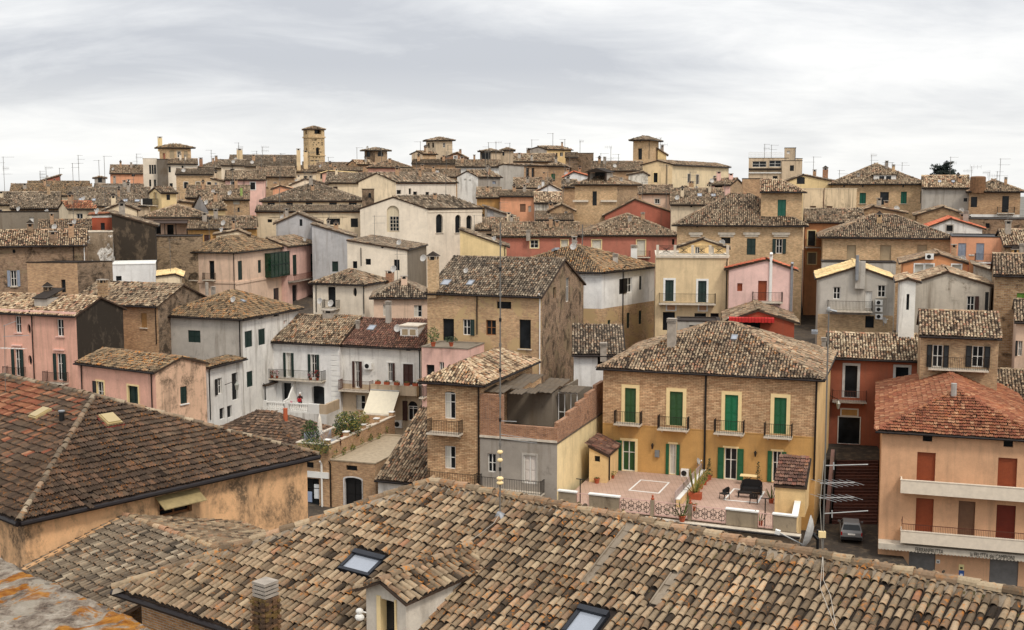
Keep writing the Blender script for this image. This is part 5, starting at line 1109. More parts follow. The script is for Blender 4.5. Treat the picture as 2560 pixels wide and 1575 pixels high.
PB.antenna(2178, 387, 425, 2); PB.antenna(2212, 405, 422, 2); PB.antenna(2230, 406, 422, 2); PB.antenna(2255, 406, 424, 2); PB.antenna(2098, 425, 450, 2); PB.chimney(2142, 2150, 432, 442, CONC, 'slab'); PB.done()
H('grey_plaster_house', 'windowless grey plaster house with a pinkish tiled roof and two skylights', 2307, 2424, 467, 187, ang=-2, D=9, roof='gf', wall=GREY, pal='bright', pitch=.40, h=11, W=[('f', o, 2409, 495, 2418, 504), ('f', o, 2311, 470, 2315, 474)], X=[(SK, 2345, 453, 2353, 458), (SK, 2379, 453, 2387, 458)])
BR = House('brick_house', 'brown brick house with a flowered balcony and a rusty water tank on the right skyline', 2424, 2552, 475, 182, ang=-4, D=12, roof='hip', wall=BR2, pal='coppi', pitch=.42, h=11, ov=.5, split=(2480, 536, WHITE2, 'f'))
BR.win('f', o, 2427, 492, 2443, 518); BR.win('f', o, 2505, 490, 2522, 531); BR.balcony('f', 2492, 2536, 532, .9, .9)
q = BR.surf(2444, 474)[0]; m = MB(); m.lathe(Fr(q, (1, 0, 0), (0, 1, 0), (0, 0, 1)), [(1.15, -.5), (1.15, 1.9), (1.0, 2.05), (.2, 2.1)], simple('rusty_tank', C(126, 92, 64), .7, .2, .35), 14); m.build('water_tank', BR.ob, BR.org)
BR.antenna(2428, 416, 445, 2); BR.antenna(2472, 430, 455, 2); BR.antenna(2492, 428, 458, 2); BR.done()
H('stone_gable_house', 'stone gable with white verge boards below the windowless grey house', 2292, 2418, 536, 162, ang=-3, D=9, roof='gs', wall=STN, pal='coppi', pitch=.34, h=9, rp=.52)
H('white_gable_house', 'white gable with a boxed window and orange red verge in front of the stone gable', 2315, 2456, 568, 147, ang=-3, D=9, roof='gs', wall=WHITE2, pal='new', lich=0, pitch=.40, rp=.44, h=9, W=[('f', o, 2366, 563, 2382, 578, dict(sur=GREY))])
H('stone_gable_house', 'low stone gable below the green shutters of the brick palazzo', 2140, 2262, 530, 163, ang=-3, D=9, roof='gs', wall=STN, pal='coppi', pitch=.36, rp=.35, h=9, X=[])
H('stone_terrace_house', 'brown stone house with small dark windows at the right edge of the hill', 2420, 2600, 548, 160, ang=-3, D=9, roof='flat', wall=BRM, h=9, cap=CHANNEL, W=[('f', o, 2464, 558, 2474, 570), ('f', o, 2518, 560, 2528, 574)])
H('orange_house', 'narrow orange house with cream framed windows beside the blind brick house', 2014, 2160, 553, 152, ang=-3, D=9, roof='gf', wall=ORNG, pal='coppi', pitch=.34, h=13, W=[('f', o, 2020, 577, 2038, 615, dict(sur=CREAMP)), ('f', 'p', 2020, 632, 2040, 660, dict(col=GREYD, sur=CREAMP))], B=[('f', 2012, 2056, 617, dict(depth=.8))])
TB = House('terrace_house', 'beige house with a roof terrace, wide windows and a stair tower on the right skyline', 1872, 1956, 398, 242, ang=-4, xs=2006, sa=40, roof='flat', wall=BEIGE2, h=16, ph=.2, cap=CHANNEL)
TB.win('f', 'w', 1881, 403, 1916, 418); TB.win('f', 'w', 1923, 401, 1953, 417); TB.strip('f', 423, .4, .5, CHANNEL); TB.win('f', o, 1932, 440, 1944, 452); TB.strip('f', 432, .2, .3, WHITEP)
fr, L = TB.wf('f'); m = MB(); zt = TB.ze + .3
for i in range(26): m.box(fr, L * i / 25 - .02, L * i / 25 + .02, -.1, -.06, zt, zt + 1.1, WHITEP)
for z in (zt + .3, zt + .7, zt + 1.08): m.box(fr, 0, L, -.11, -.05, z, z + .06, WHITEP)
m.build('railing', TB.ob, TB.org); TB.antenna(1911, 360, 398, 2); TB.antenna(1928, 362, 398, 2); TB.done()
H('stair_tower_house', 'beige stair tower with a small window beside the roof terrace', 1962, 1990, 370, 243, ang=-4, D=4, roof='flat', wall=BEIGE2, h=12, ph=0, cap=CHANNEL, ground=False, W=[('f', 'p', 1967, 377, 1975, 385, dict(col=WHITEF))], X=[('pipe', 'f', 1989, 372, 420, ZINC)])
H('beige_house', 'plain beige flank below the stair tower on the skyline', 1955, 2006, 402, 241, ang=-4, D=7, roof='flat', wall=BEIGE2, h=12, ph=0, cap=GUTTER, ground=False)
LP = House('yellow_palazzo', 'long pale yellow palazzo on the skyline with a pilastered end and a low roof', 1607, 1681, 410, 238, ang=-12, xs=1822, sa=62, roof='gs', wall=plaster(C(240, 216, 172), .2), mats={'f': plaster(C(226, 196, 148), .3)}, pal='coppi', pitch=.26, h=14, ov=.5, cornice=STONE)
LP.win('f', o, 1634, 432, 1644, 456, sur=CREAMP); LP.win('r', o, 1719, 435, 1726, 456, sur=STONE); LP.win('r', o, 1740, 437, 1747, 460, sur=STONE); LP.win('r', o, 1783, 440, 1790, 450, sur=STONE); LP.pipe('f', 1666, 415, 460); LP.done()
H('tower_house', 'square belvedere tower with pilasters and a wide hip roof on the skyline', 1583, 1620, 347, 256, ang=-24, xs=1647, roof='hip', wall=BR1, mats={'r': BR1}, pal='grey', pitch=.36, h=11, ov=.8, cornice=STONE, W=[('f', o, 1595, 371, 1605, 399, dict(dep=.5)), ('f', o, 1598, 350, 1602, 354)], X=[('pipe', 'r', 1622, 350, 398)])
H('yellow_lean_to_house', 'yellow lean-to sloping down from the belvedere tower', 1644, 1666, 385, 260, at=1, ang=-4, D=4, roof='sr', wall=YELL, pal='grey', pitch=.65, h=7, ground=False)
H('tiled_house', 'brown roofed house left of the belvedere tower', 1480, 1607, 425, 240, ang=-2, D=11, roof='gf', wall=BR2, pal='coppi', pitch=.34, h=9, X=[(AT, 1502, 383, 412, 2), (AT, 1546, 385, 412, 2)])
H('white_gable_house', 'blotched white gable below the long yellow palazzo', 1572, 1620, 435, 222, ang=-3, D=9, roof='gs', wall=WHITEM, pal='coppi', pitch=.5, h=9, rp=.75)
H('white_house', 'white house with a red roof edge right of the green door house', 1412, 1476, 440, 218, ang=-3, D=8, roof='gs', wall=WHITE, pal='new', lich=0, pitch=.5, rp=.35, h=8, W=[('f', o, 1416, 444, 1421, 449)])
H('brick_house', 'brown brick house with a green door high on the hill', 1367, 1413, 413, 238, ang=-5, xs=1440, roof='hip', wall=BR2, pal='coppi', pitch=.40, h=12, W=[('f', s_, 1378, 434, 1388, 455, dict(col=GREEN))])
H('grey_gable_house', 'tall grey gable rising over the centre of the hill', 1247, 1310, 413, 234, ang=-4, xs=1374, sa=40, noauto=True, roof='gs', wall=GREY, mats={'r': BR2}, pal='coppi', pitch=.34, rp=.2, h=11, W=[('r', o, 1315, 420, 1323, 448), ('r', o, 1329, 420, 1336, 444)])
H('yellow_attic_house', 'grey gabled house with a yellow front at the very top of the hill', 1325, 1367, 372, 268, ang=-4, xs=1428, sa=30, roof='gs', wall=GREY2, mats={'r': YELL2}, pal='coppi', pitch=.30, h=10, W=[('r', 'w', 1400, 381, 1408, 391), ('r', o, 1388, 382, 1394, 392)], X=[(AT, 1412, 348, 370, 1), (CH, 1316, 1327, 370, 385, BRD, 'slab')])
H('tiled_house', 'bright brown roof slope just under the yellow fronted attic', 1285, 1390, 402, 250, ang=-3, D=9, roof='gf', wall=BR2, pal='bright', pitch=.36, h=8, X=[(CH, 1294, 1302, 382, 396, GREY, 'slab'), (CH, 1326, 1332, 387, 402, GREY, 'slab')])
H('dark_brick_house', 'dark ruined brick block at the top of the hill', 1440, 1484, 383, 262, ang=-3, D=6, roof='flat', wall=BRD, h=11, cap=CHANNEL, X=[(AT, 1450, 352, 383, 1)])
H('brick_house', 'low brown brick house behind the ruined block', 1414, 1444, 392, 260, ang=-3, D=6, roof='sf', wall=BRD, pal='coppi', h=9, pitch=.2)
H('tower_house', 'beige belvedere tower with narrow windows above the brick gable', 1089, 1131, 349, 281, ang=-8, D=6, xs=1065, side='l', sa=128, roof='hip', wall=plaster(C(206, 184, 152), .4), pal='grey', pitch=.34, h=13, ov=.5, W=[('f', 'w', 1107, 357, 1113, 369), ('l', o, 1069, 358, 1074, 370), ('l', o, 1080, 357, 1085, 369)])
H('brick_gable_house', 'brown brick gable with two white framed windows below the belvedere tower', 1106, 1167, 393, 266, ang=-4, D=14, roof='gs', wall=BRR, pal='bright', pitch=.50, rp=.6, h=10, W=[('f', 'w', 1135, 390, 1142, 402, dict(sur=WHITEP)), ('f', 'w', 1152, 392, 1158, 400, dict(sur=WHITEP))])
H('beige_gable_house', 'beige gable at the left foot of the belvedere tower', 1029, 1056, 383, 272, ang=-4, xs=1090, sa=35, roof='gs', wall=BEIGE2, mats={'r': BR1}, pal='coppi', pitch=.45, h=10, W=[('f', o, 1040, 397, 1046, 406)])
H('brick_palazzo', 'old brick palazzo with broken cornices on the hill left of centre', 1030, 1150, 408, 256, ang=-4, D=8, roof='sf', wall=BR2, pal='coppi', pitch=.13, h=11, cornice=STONE, W=[('f', o, 1098, 420, 1106, 432, dict(shape='a')), ('f', o, 1060, 420, 1066, 432)])
H('white_gable_house', 'whitish gable with a long grey side near the centre of the hill', 1143, 1195, 440, 226, ang=-10, xs=1251, sa=35, roof='gs', wall=WHITE2, mats={'r': GREY2}, pal='coppi', pitch=.52, h=9, W=[('f', 'p', 1160, 447, 1166, 454, dict(col=WHITEF)), ('f', 'p', 1172, 449, 1178, 455, dict(col=WHITEF)), ('r', 'p', 1231, 453, 1240, 460, dict(col=GREYSH))])
H('tiled_house', 'brown tiled roofs filling the slope left of the tall grey gable', 1140, 1250, 415, 245, ang=-4, D=8, roof='gf', wall=WHITE2, pal='coppi', pitch=.34, h=8, X=[(AT, 1240, 355, 398, 1), (AT, 1205, 400, 440, 2)])
H('dark_tower_house', 'small square house with a dark awning and a flat hip roof on the skyline', 1200, 1228, 377, 284, ang=-4, xs=1252, sa=50, roof='hip', wall=GREYD, mats={'r': BEIGE2}, pal='grey', pitch=.34, h=11, W=[('f', o, 1203, 382, 1225, 398, dict(dep=.6))])
H('small_tower_house', 'small beige tower with a flat tiled cap beside the dark awning house', 1252, 1284, 374, 288, ang=-4, D=6, roof='hip', wall=BEIGE2, pal='coppi', pitch=.3, h=11, W=[('f', o, 1256, 379, 1261, 389)])
# roofs of the upper left
H('lantern_house', 'dark brick lantern tower with arched windows and a flat hip roof', 911, 937, 374, 274, ang=-24, xs=968, sa=35, roof='hip', wall=BRD, mats={'r': BRN}, pal='grey', pitch=.34, h=12, ov=.6, W=[('f', o, 916, 378, 925, 392, dict(shape='a')), ('r', o, 944, 378, 959, 391, dict(shape='a'))])
H('arched_house', 'brick house with a tall blind arch under the lantern tower', 871, 893, 408, 266, ang=-10, xs=935, sa=30, roof='gs', wall=BR2, mats={'r': BR2}, pal='bright', pitch=.7, h=10, W=[('f', 'p', 877, 408, 885, 426, dict(col=BLINDP, shape='a'))])
H('pink_house', 'pink orange house with a shuttered window right of the blind arch', 920, 1026, 417, 254, ang=-4, D=11, roof='hip', wall=PINK, pal='coppi', pitch=.36, h=9, W=[('f', 'p', 1006, 422, 1015, 430, dict(col=TERRA2)), ('f', 'w', 913, 427, 922, 433)])
H('tiled_house', 'brown roof slope between the tall cream gable and the old brick palazzo', 1000, 1150, 440, 236, ang=-4, D=8, roof='gf', wall=BR2, pal='coppi', pitch=.36, h=8)
H('tiled_house', 'low roofs at the foot of the bell tower', 790, 905, 425, 262, ang=-2, D=12, roof='gf', wall=CREAM2, pal='coppi', pitch=.30, h=8)
H('pale_roof_house', 'pinkish gable with a pale yellow roof behind the wide cream gable', 805, 890, 432, 246, ang=-4, D=9, roof='gs', wall=PINK, pal='pale', lich=0, pitch=.3, rp=.2, h=8)
H('long_tiled_house', 'long low house with a straight brown roof left of the bell tower', 572, 742, 408, 272, ang=-1, D=12, roof='gf', wall=BEIGE2, pal='grey', pitch=.34, h=8, X=[(CH, 592, 607, 372, 400, BUFF, 'slab'), (AT, 795, 400, 430, 1)])
H('tiled_house', 'grey brown hipped house left of the long roof with a block chimney', 490, 600, 418, 268, ang=-2, D=14, roof='hip', wall=BEIGE, pal='grey', pitch=.36, h=8, X=[(CH, 498, 507, 394, 410, BRR, 'slab')])
H('cream_house', 'small cream house with dark eaves under the block chimney', 553, 613, 412, 258, ang=-4, D=8, roof='gf', wall=CREAM, pal='grey', pitch=.3, h=8, X=[('pipe', 'f', 581, 414, 432)])
H('beige_house', 'beige house with a white balcony window right of the small cream house', 613, 740, 415, 256, ang=-2, D=8, roof='sf', wall=BEIGE2, pal='grey', pitch=.2, h=9, W=[('f', 'w', 626, 428, 640, 436)])
H('ruin_house', 'brown tiled house with a white gable dormer below the long roof', 640, 735, 440, 243, ang=-3, D=11, roof='gf', wall=BRN, pal='coppi', pitch=.36, h=8)
H('pink_gable_house', 'pink and orange gable left of the wide cream gable', 682, 727, 470, 214, ang=-3, D=10, roof='gs', wall=SALM, pal='bright', pitch=.40, h=8, rp=.4)
H('cream_pillar_house', 'twin cream chimney pillars on a brown house before the bell tower', 700, 790, 428, 258, ang=-2, D=9, roof='gf', wall=CREAM2, pal='coppi', pitch=.3, h=8, X=[(CH, 742, 752, 372, 426, BUFF, 'slab'), (CH, 759, 770, 377, 422, BUFF, 'slab')])
H('pink_house', 'pink house with white framed dark windows below the cornice palazzo', 563, 662, 447, 212, ang=-3, D=9, roof='gf', wall=PINK2, mats={'l': BEIGE2}, pal='coppi', pitch=.34, h=9, W=[('f', o, 578, 454, 589, 472, dict(sur=WHITEP)), ('f', o, 626, 456, 638, 474, dict(sur=WHITEP))], X=[('pipe', 'f', 610, 449, 475)])
H('beige_house', 'beige plaster house adjoining the pink house on its left', 528, 563, 452, 213, ang=-3, D=9, roof='sr', wall=BEIGE2, pal='coppi', pitch=.2, h=9, W=[('f', 'p', 537, 456, 542, 465, dict(col=GREYSH))])
BP = House('brick_palazzo', 'brick palazzo with arched hoods over its windows left of the pink house', 440, 532, 434, 226, ang=-3, D=10, roof='gf', wall=BR1, pal='grey', pitch=.2, h=11, cornice=STONE)
for x in (460, 490, 518): BP.win('f', o if x != 490 else 'p', x, 455, x + 10, 471, col=BLINDP, sur=STONE, shape='sa')
BP.done()
TH = House('tower_house', 'belvedere house with a square hip roofed tower on the left skyline', 398, 418, 367, 262, ang=-30, xs=477, sa=12, roof='hip', wall=BR1, mats={'f': BR1, 'r': BR1}, pal='orange', lich=.2, pitch=.40, h=14, ov=.6)
TH.win('r', 'w', 443, 378, 452, 394, sur=BEIGE); TH.win('r', 'p', 424, 376, 436, 396, col=BLINDP, dep=.06); TH.win('r', 'p', 460, 378, 469, 398, col=BLINDP, dep=.06); TH.win('f', 'p', 407, 383, 413, 397, col=TERRA); TH.chimney(396, 405, 342, 372, CREAMP, 'slab'); TH.strip('r', 399, .3, .4, CHANNEL); TH.done()
H('cream_loggia_house', 'cream house with three tall loggia openings and a raised corner below the tower', 357, 392, 401, 256, ang=-6, D=6, roof='flat', wall=IVORY, h=16, ph=.4, cap=IVORY, W=[('f', o, a, 412, a + 5, 435) for a in (373, 379, 385)] + [('f', o, a, 449, a + 5, 466) for a in (373, 385)])
H('grey_block_house', 'dark stained concrete block standing below the tower', 392, 419, 398, 254, ang=-3, D=6, roof='flat', wall=plaster(C(112, 102, 90), .7, .5), h=17, cap=CHANNEL)
H('cream_house', 'cream house with a low tiled roof on the right of the stained block', 419, 492, 408, 255, ang=-2, D=7, roof='gf', wall=IVORY, pal='coppi', pitch=.3, h=14, W=[('f', o, 421, 416, 427, 431), ('f', o, 454, 414, 459, 423), ('f', o, 424, 458, 432, 470)])
H('pink_house', 'low salmon house with a sloping roof left of the cream loggia house', 275, 357, 432, 282, ang=-2, D=11, roof='gf', wall=SALM, pal='coppi', pitch=.36, h=8, W=[('f', o, 329, 433, 337, 441)])
H('tiled_house', 'tiny grey house with a dark window on the left skyline', 236, 262, 444, 246, ang=-3, D=6, roof='gs', wall=GREY2, pal='coppi', pitch=.2, h=7, W=[('f', o, 245, 445, 255, 456)])
H('tiled_house', 'brown roof with small dormers on the left skyline below the salmon house', 235, 357, 478, 226, ang=-3, D=8, roof='gf', wall=WHITE2, pal='grey', pitch=.34, h=7, X=[(CH, 283, 290, 440, 456, CONC, 'slab'), (CH, 318, 326, 448, 466, WHITEP, 'slab')], W=[('f', o, 357, 481, 364, 488), ('f', 'p', 302, 479, 322, 488, dict(col=WHITEP))])
H('grey_wall_house', 'low grey walled house with a yellowish gable end at left', 252, 302, 465, 222, ang=-3, D=6, roof='flat', wall=GREY, h=8, cap=CONC)
H('tiled_house', 'broad brown roof on the far left skyline', 68, 222, 466, 262, ang=-2, D=7, roof='gf', wall=BR2, pal='orange', lich=.2, pitch=.34, h=8, X=[(AT, 198, 388, 455, 3), (AT, 183, 408, 455, 2), (AT, 262, 390, 440, 1), (AT, 150, 420, 455, 1)])
H('red_wedge_house', 'red rendered wedge shaped parapet on the far left skyline', 105, 149, 450, 268, ang=-2, D=8, roof='sl', wall=BRICKRED, pal='grey', pitch=.3, h=8)
H('tiled_house', 'wide tan roof at left with a cream gable end', 24, 226, 487, 218, ang=-2, D=11, roof='gf', wall=CREAM2, pal='orange', lich=.25, pitch=.36, h=8)
H('tiled_house', 'flat brown slope with skylights left of the yellow turret', 176, 372, 513, 192, ang=-2, D=16, roof='gf', wall=BEIGE2, pal='grey', lich=.1, pitch=.36, h=8, X=[(SK, 196, 498, 210, 503), (SK, 230, 499, 240, 504), (SK, 307, 500, 320, 506), (SK, 336, 501, 350, 506), (CH, 352, 359, 498, 512, WHITEP, 'pipe')])
H('brick_house', 'low brown house with satellite dishes under a wide roof at the left edge', 27, 148, 517, 176, ang=-2, D=12, roof='gf', wall=BRN, mats={'l': BEIGE}, pal='grey', lich=.1, pitch=.36, h=9, ov=.6, X=[(DI, 47, 522, 6, 172), (DI, 118, 528, 6, 172)])
H('tiled_house', 'brown roof cut by the left edge above the grey wall', -90, 26, 510, 180, ang=-4, D=12, roof='gf', wall=BEIGE, pal='grey', pitch=.30, h=9, X=[(AT, 12, 392, 480, 4)])
H('grey_wall_house', 'long grey brown wall with a tiny window at the left edge', -60, 147, 531, 166, ang=-1, D=5, roof='flat', wall=GREYD, h=9, cap=CHANNEL, W=[('f', o, 108, 547, 116, 559), ('f', 'p', 74, 543, 84, 556, dict(col=WHITEP))])
H('beige_house', 'small beige house with a reddish roof right of the grey brown wall', 170, 236, 520, 164, ang=-2, xs=147, side='l', D=6, sa=125, roof='gf', wall=BEIGE, mats={'l': CREAM2}, pal='red', pitch=.36, h=10)
H('cream_gable_house', 'low cream gable with a dark verge among the brown roofs at left', 262, 342, 523, 174, ang=-2, D=9, roof='gs', wall=CREAM2, pal='grey', pitch=.42, h=8, W=[('f', o, 249, 520, 258, 528)])
YT = H('yellow_turret_house', 'small yellow turret house with a black balcony on the left', 403, 441, 480, 172, ang=8, xs=374, side='l', sa=120, roof='gf', wall=YELL, pal='coppi', pitch=.2, h=12, W=[('f', o, 416, 486, 425, 500), ('l', 'p', 384, 481, 392, 499, dict(col=BLINDP))], B=[('l', 371, 396, 512, dict(depth=.9, iron=BLACKP, step=.06))])
H('tiled_house', 'brown roofed house right of the yellow turret', 465, 620, 492, 194, ang=-3, D=11, roof='gf', wall=BRN, pal='coppi', pitch=.34, h=9)
H('brick_gable_house', 'tan brick gable with a grey flank right of the yellow turret', 442, 478, 506, 186, ang=-3, D=9, roof='gs', wall=BR1, pal='coppi', pitch=.5, rp=.2, h=9)
H('grey_yellow_house', 'house with a grey gable on the left and a pale yellow front', 521, 563, 520, 172, ang=4, xs=483, side='l', sa=118, roof='gf', wall=YELL, mats={'l': GREYB}, pal='coppi', pitch=.44, h=9)
H('brick_house', 'ragged brick house with a green pot chimney right of the grey and yellow house', 552, 622, 497, 178, ang=-4, D=7, roof='sf', wall=BRN, pal='coppi', pitch=.3, h=12, W=[('f', o, 594, 519, 599, 530), ('f', 'p', 583, 500, 599, 511, dict(col=CURTAIN))], X=[(CH, 600, 607, 470, 490, simple('green_pot', C(140, 160, 90), .7), 'pipe')])
PG = House('pergola_house', 'house with a dark timber pergola under a wide brown roof', 356, 520, 541, 166, ang=-2, D=13, roof='hip', wall=PINK3, pal='coppi', pitch=.34, h=9)
PG.win('f', o, 362, 556, 402, 586, dep=1.2); PG.win('f', o, 418, 562, 434, 586); PG.done()
fr, L = PG.wf('f'); m = MB(); a0, a1, c0, c1 = PG.rect('f', 385, 552, 470, 590)
m.prism([fr(a0, .02, c1), fr(a1, .02, c1), fr(a1, 2.6, c1 - .35), fr(a0, 2.6, c1 - .35)], (0, 0, .12), DARKWOOD)
for i in range(4): x = a0 + (a1 - a0) * (i + .02) / 3.1; m.box(fr, x, x + .14, 2.3, 2.44, c0 - 2, c1 - .36, DARKWOOD)
m.build('pergola', PG.ob, PG.org)
H('orange_red_house', 'small orange red house with a white band under its eaves at left', 229, 279, 536, 143, ang=-2, D=6, roof='sl', wall=TERRA2, pal='red', pitch=.05, h=10, tiles=True, W=[('f', o, 252, 557, 262, 575)], X=[('strip', 'f', 540, .35, .05, WHITEP)])
H('mouldy_house', 'tall black stained wall with patches of old plaster at left', 280, 387, 563, 141, ang=-3, D=7, roof='sr', wall=plaster(C(116, 98, 78), .8, .95), pal='grey', rise=1.5, h=12, W=[('f', 'w', 279, 640, 288, 662)])
H('streaked_house', 'old wall streaked with white limewash left of the black wall', 205, 281, 581, 138, ang=-2, D=4, roof='flat', wall=STREAK, h=11, cap=STONE)
H('brown_wall_house', 'patched brown masonry wall under the pergola house', 386, 505, 592, 150, ang=-2, D=5, roof='flat', wall=brick(C(176, 148, 112), C(136, 108, 80), mould=.5), h=9, cap=CHANNEL)
H('tiled_house', 'low brown roof with a dark gable left of the orange red house', 95, 232, 580, 148, ang=-3, D=8, roof='gf', wall=BEIGE2, pal='coppi', lich=.6, pitch=.36, h=8, X=[('dish', 187, 555, 7, 143)])
LB = H('brown_brick_house', 'big weathered brown brick house at the left edge with a grey shuttered window', -110, 214, 613, 127, ang=-3, D=8, roof='gf', wall=BRM, pal='bright', lich=.35, pitch=.36, h=13, ov=.5, W=[('f', 'os', 27, 676, 42, 716, dict(col=GREYSH, sill=True)), ('f', o, 31, 623, 39, 633, dict(shape='o'))], X=[(CH, 124, 142, 578, 606, BRM, 'slab'), ('pipe', 'f', 184, 615, 655), ('pipe', 'f', 211, 618, 660, WHITEP)])
H('brick_block_house', 'square tan brick block with one narrow window in front of the weathered brick house', 67, 193, 657, 121, ang=-3, xs=281, sa=40, roof='flat', wall=BR2, mats={'r': BRD}, h=10, cap=CHANNEL, W=[('f', o, 153, 699, 164, 731)])
H('white_wall_house', 'long white flat roofed house at left below the black wall', 281, 387, 662, 132, ang=-2, D=6, roof='flat', wall=WHITE, h=9, cap=WHITEP, W=[('f', o, 290, 690, 304, 702)])
H('cream_gable_house', 'pale cream gable with a sandy tiled roof right of the long white house', 387, 450, 690, 136, ang=-3, D=8, roof='gs', wall=CREAM2, pal='pale', pitch=.4, rp=.8, h=9)
H('tiled_house', 'brown roof between the black wall and the pink long house', 470, 640, 570, 164, ang=-3, D=10, roof='gf', wall=OCHRE2, pal='coppi', pitch=.30, h=9)
H('cream_gable_house', 'cream gable and grey flank above the pink long house', 540, 618, 585, 160, ang=-4, D=8, roof='gs', wall=CREAM2, pal='coppi', pitch=.42, rp=.7, h=9)

# bell tower
BTM = brick(C(222, 192, 140), C(196, 160, 110))
BT = House('bell_tower', 'old brick bell tower with an open belfry and low tiled cap on the skyline', 771, 811, 321, 290, ang=27, xs=758, side='l', roof='hip', wall=BTM, pal='coppi', pitch=.36, h=18, ov=.3, cat='bell tower', group=None, gut=False)
BT.win('f', o, 786, 323, 803, 335, dep=1.5); BT.win('l', o, 763, 323, 767, 336, dep=.8); BT.win('f', o, 790, 368, 798, 388, shape='a', dep=.7); BT.win('l', o, 764, 369, 768, 384, shape='a', dep=.7); BT.win('f', o, 788, 347, 792, 352, shape='o', dep=.5)
for k, x in (('f', 790), ('l', 765)): BT.strip(k, 343, .35, .2, BTM, 'string_course', x, .18); BT.strip(k, 389, .25, .15, BTM, 'string_course', x, .14)
rr = random.Random(3); m = MB()
for k in 'fl':
    fr, L = BT.wf(k)
    for i in range(34 if k == 'f' else 16): u = rr.uniform(.4, L - .4); z = BT.uz('f', 790, rr.choice((350, 357, 362, 372, 380, 386, 394, 402, 410)))[1]; m.box(fr, u - .13, u + .13, -.05, .012, z - .12, z + .12, BLACKP)
m.build('putlog_hole', BT.ob, BT.org)['kind'] = 'stuff'; BT.done()
# ------------------------------------------------------------------ foreground
# lichened stone parapet under the camera
e0, e1 = P(0, 1376, 3.3), P(384, 1575, 2.76); zt = e0.z
d = Vector((e1.x - e0.x, e1.y - e0.y, 0)).normalized(); nn = Vector((-d.y, d.x, 0)); nn = -nn if nn.y > 0 else nn
def stone_mat():
    m, t, b = newmat('lichened_stone'); pos = t.add('ShaderNodeNewGeometry').outputs['Position']
    a = t.noise(pos, 18.0, 10.0, 0.75); c = t.ramp(a, [(0.32, C(66, 56, 50)), (0.42, C(140, 124, 110)), (0.52, C(188, 172, 154)), (0.62, C(222, 210, 194))])
    wf = t.ramp(t.noise(pos, 9.0, 6.0, 0.6, 0.4), [(0.54, 0.0), (0.60, 1.0)]); c = t.mix(t.math('MULTIPLY', wf, .8), c, C(196, 184, 166))
    of = t.ramp(t.noise(pos, 6.0, 9.0, 0.68, 0.8), [(0.52, 0.0), (0.56, 1.0)]); oc = t.ramp(t.noise(pos, 40.0, 4.0), [(0.35, C(168, 96, 18)), (0.65, C(226, 156, 60))]); c = t.mix(t.math('MULTIPLY', of, .92), c, oc)
    kf = t.ramp(t.noise(pos, 30.0, 6.0, .7), [(0.58, 0.0), (0.64, 1.0)]); c = t.mix(t.math('MULTIPLY', kf, .5), c, C(66, 56, 52))
    t.set(b.inputs['Base Color'], c); b.inputs['Roughness'].default_value = .95; b.inputs['Specular IOR Level'].default_value = .1
    bp = t.add('ShaderNodeBump', {'Strength': 1.0, 'Distance': .05, 'Height': a}); t.l.new(bp.outputs[0], b.inputs['Normal']); return m
SM = stone_mat(); from mathutils import noise as mn
m = MB(); NA, NB = 230, 56; L0, L1 = -2.0, 3.2; Wp = .62; grid = []
for i in range(NA + 1):
    row = []
    for j in range(NB + 1):
        a = L0 + (L1 - L0) * i / NA; s = j / NB
        if s < .2: off, z = 0.0, -1.2 * (1 - s / .2)
        else: off, z = (s - .2) / .8 * Wp, 0.0
        p = Vector((e0.x, e0.y, 0)) + d * a + nn * off; p.z = zt + z
        h = mn.noise(p * 4.0) * .016 + mn.noise(p * 14.0) * .011 + mn.noise(p * 38.0) * .005
        if s < .2: p -= nn * (h + .0) 
        else: p.z += h - (.02 if s < .24 else 0)
        row.append(p)
    grid.append(row)
for i in range(NA):
    for j in range(NB): m.face([grid[i][j], grid[i + 1][j], grid[i + 1][j + 1], grid[i][j + 1]], SM)
pa = m.build('parapet', None, (e0.x, e0.y, zt - 1.2), smooth=True, merge=True); tag(pa, 'rough stone parapet crusted with orange and white lichen in the bottom left corner', 'parapet')

# ---- tiles that can be picked apart: up to 300 objects, the rest one mesh
VAR = {}
def variant_mesh(kind, du, dv, nseg, lift, pal, lich, i, base):
    key = (kind, du, dv, pal, lich, i)
    if key in VAR: return VAR[key]
    K = profile(kind, nseg, du * (0.5 if kind == 'flat' else 0.405)); n = len(K); ln = dv * 1.13; V = []; Qf = []
    rr = random.Random(int(i) * 13 + 5); sc = 1 + rr.uniform(-.05, .05); th = .016
    for (tp, v, lz) in ((1.0, -.02, lift), (0.86 if kind != 'flat' else 1.0, ln, 0.0)):
        for x, z in K: V.append((x * tp * sc, v, z * tp * sc + lz))
    for (tp, v, lz) in ((1.0, -.02, lift), (0.86 if kind != 'flat' else 1.0, ln, 0.0)):
        for x, z in K: V.append((x * tp * sc * .86, v, z * tp * sc * .86 + lz - (th if kind == 'flat' else 0.0)))
    for a in range(n - 1):
        Qf += [(a, a + 1, n + a + 1, n + a), (2 * n + a + 1, 2 * n + a, 3 * n + a, 3 * n + a + 1), (a + 1, a, 2 * n + a, 2 * n + a + 1)]
    me = bpy.data.meshes.new('tile'); me.from_pydata(V, [], Qf); me.materials.append(tilemat(pal, lich, True))
    at = me.attributes.new('rnd', 'FLOAT', 'FACE'); at.data.foreach_set('value', [base] * len(Qf)); me.update(); VAR[key] = me; return me
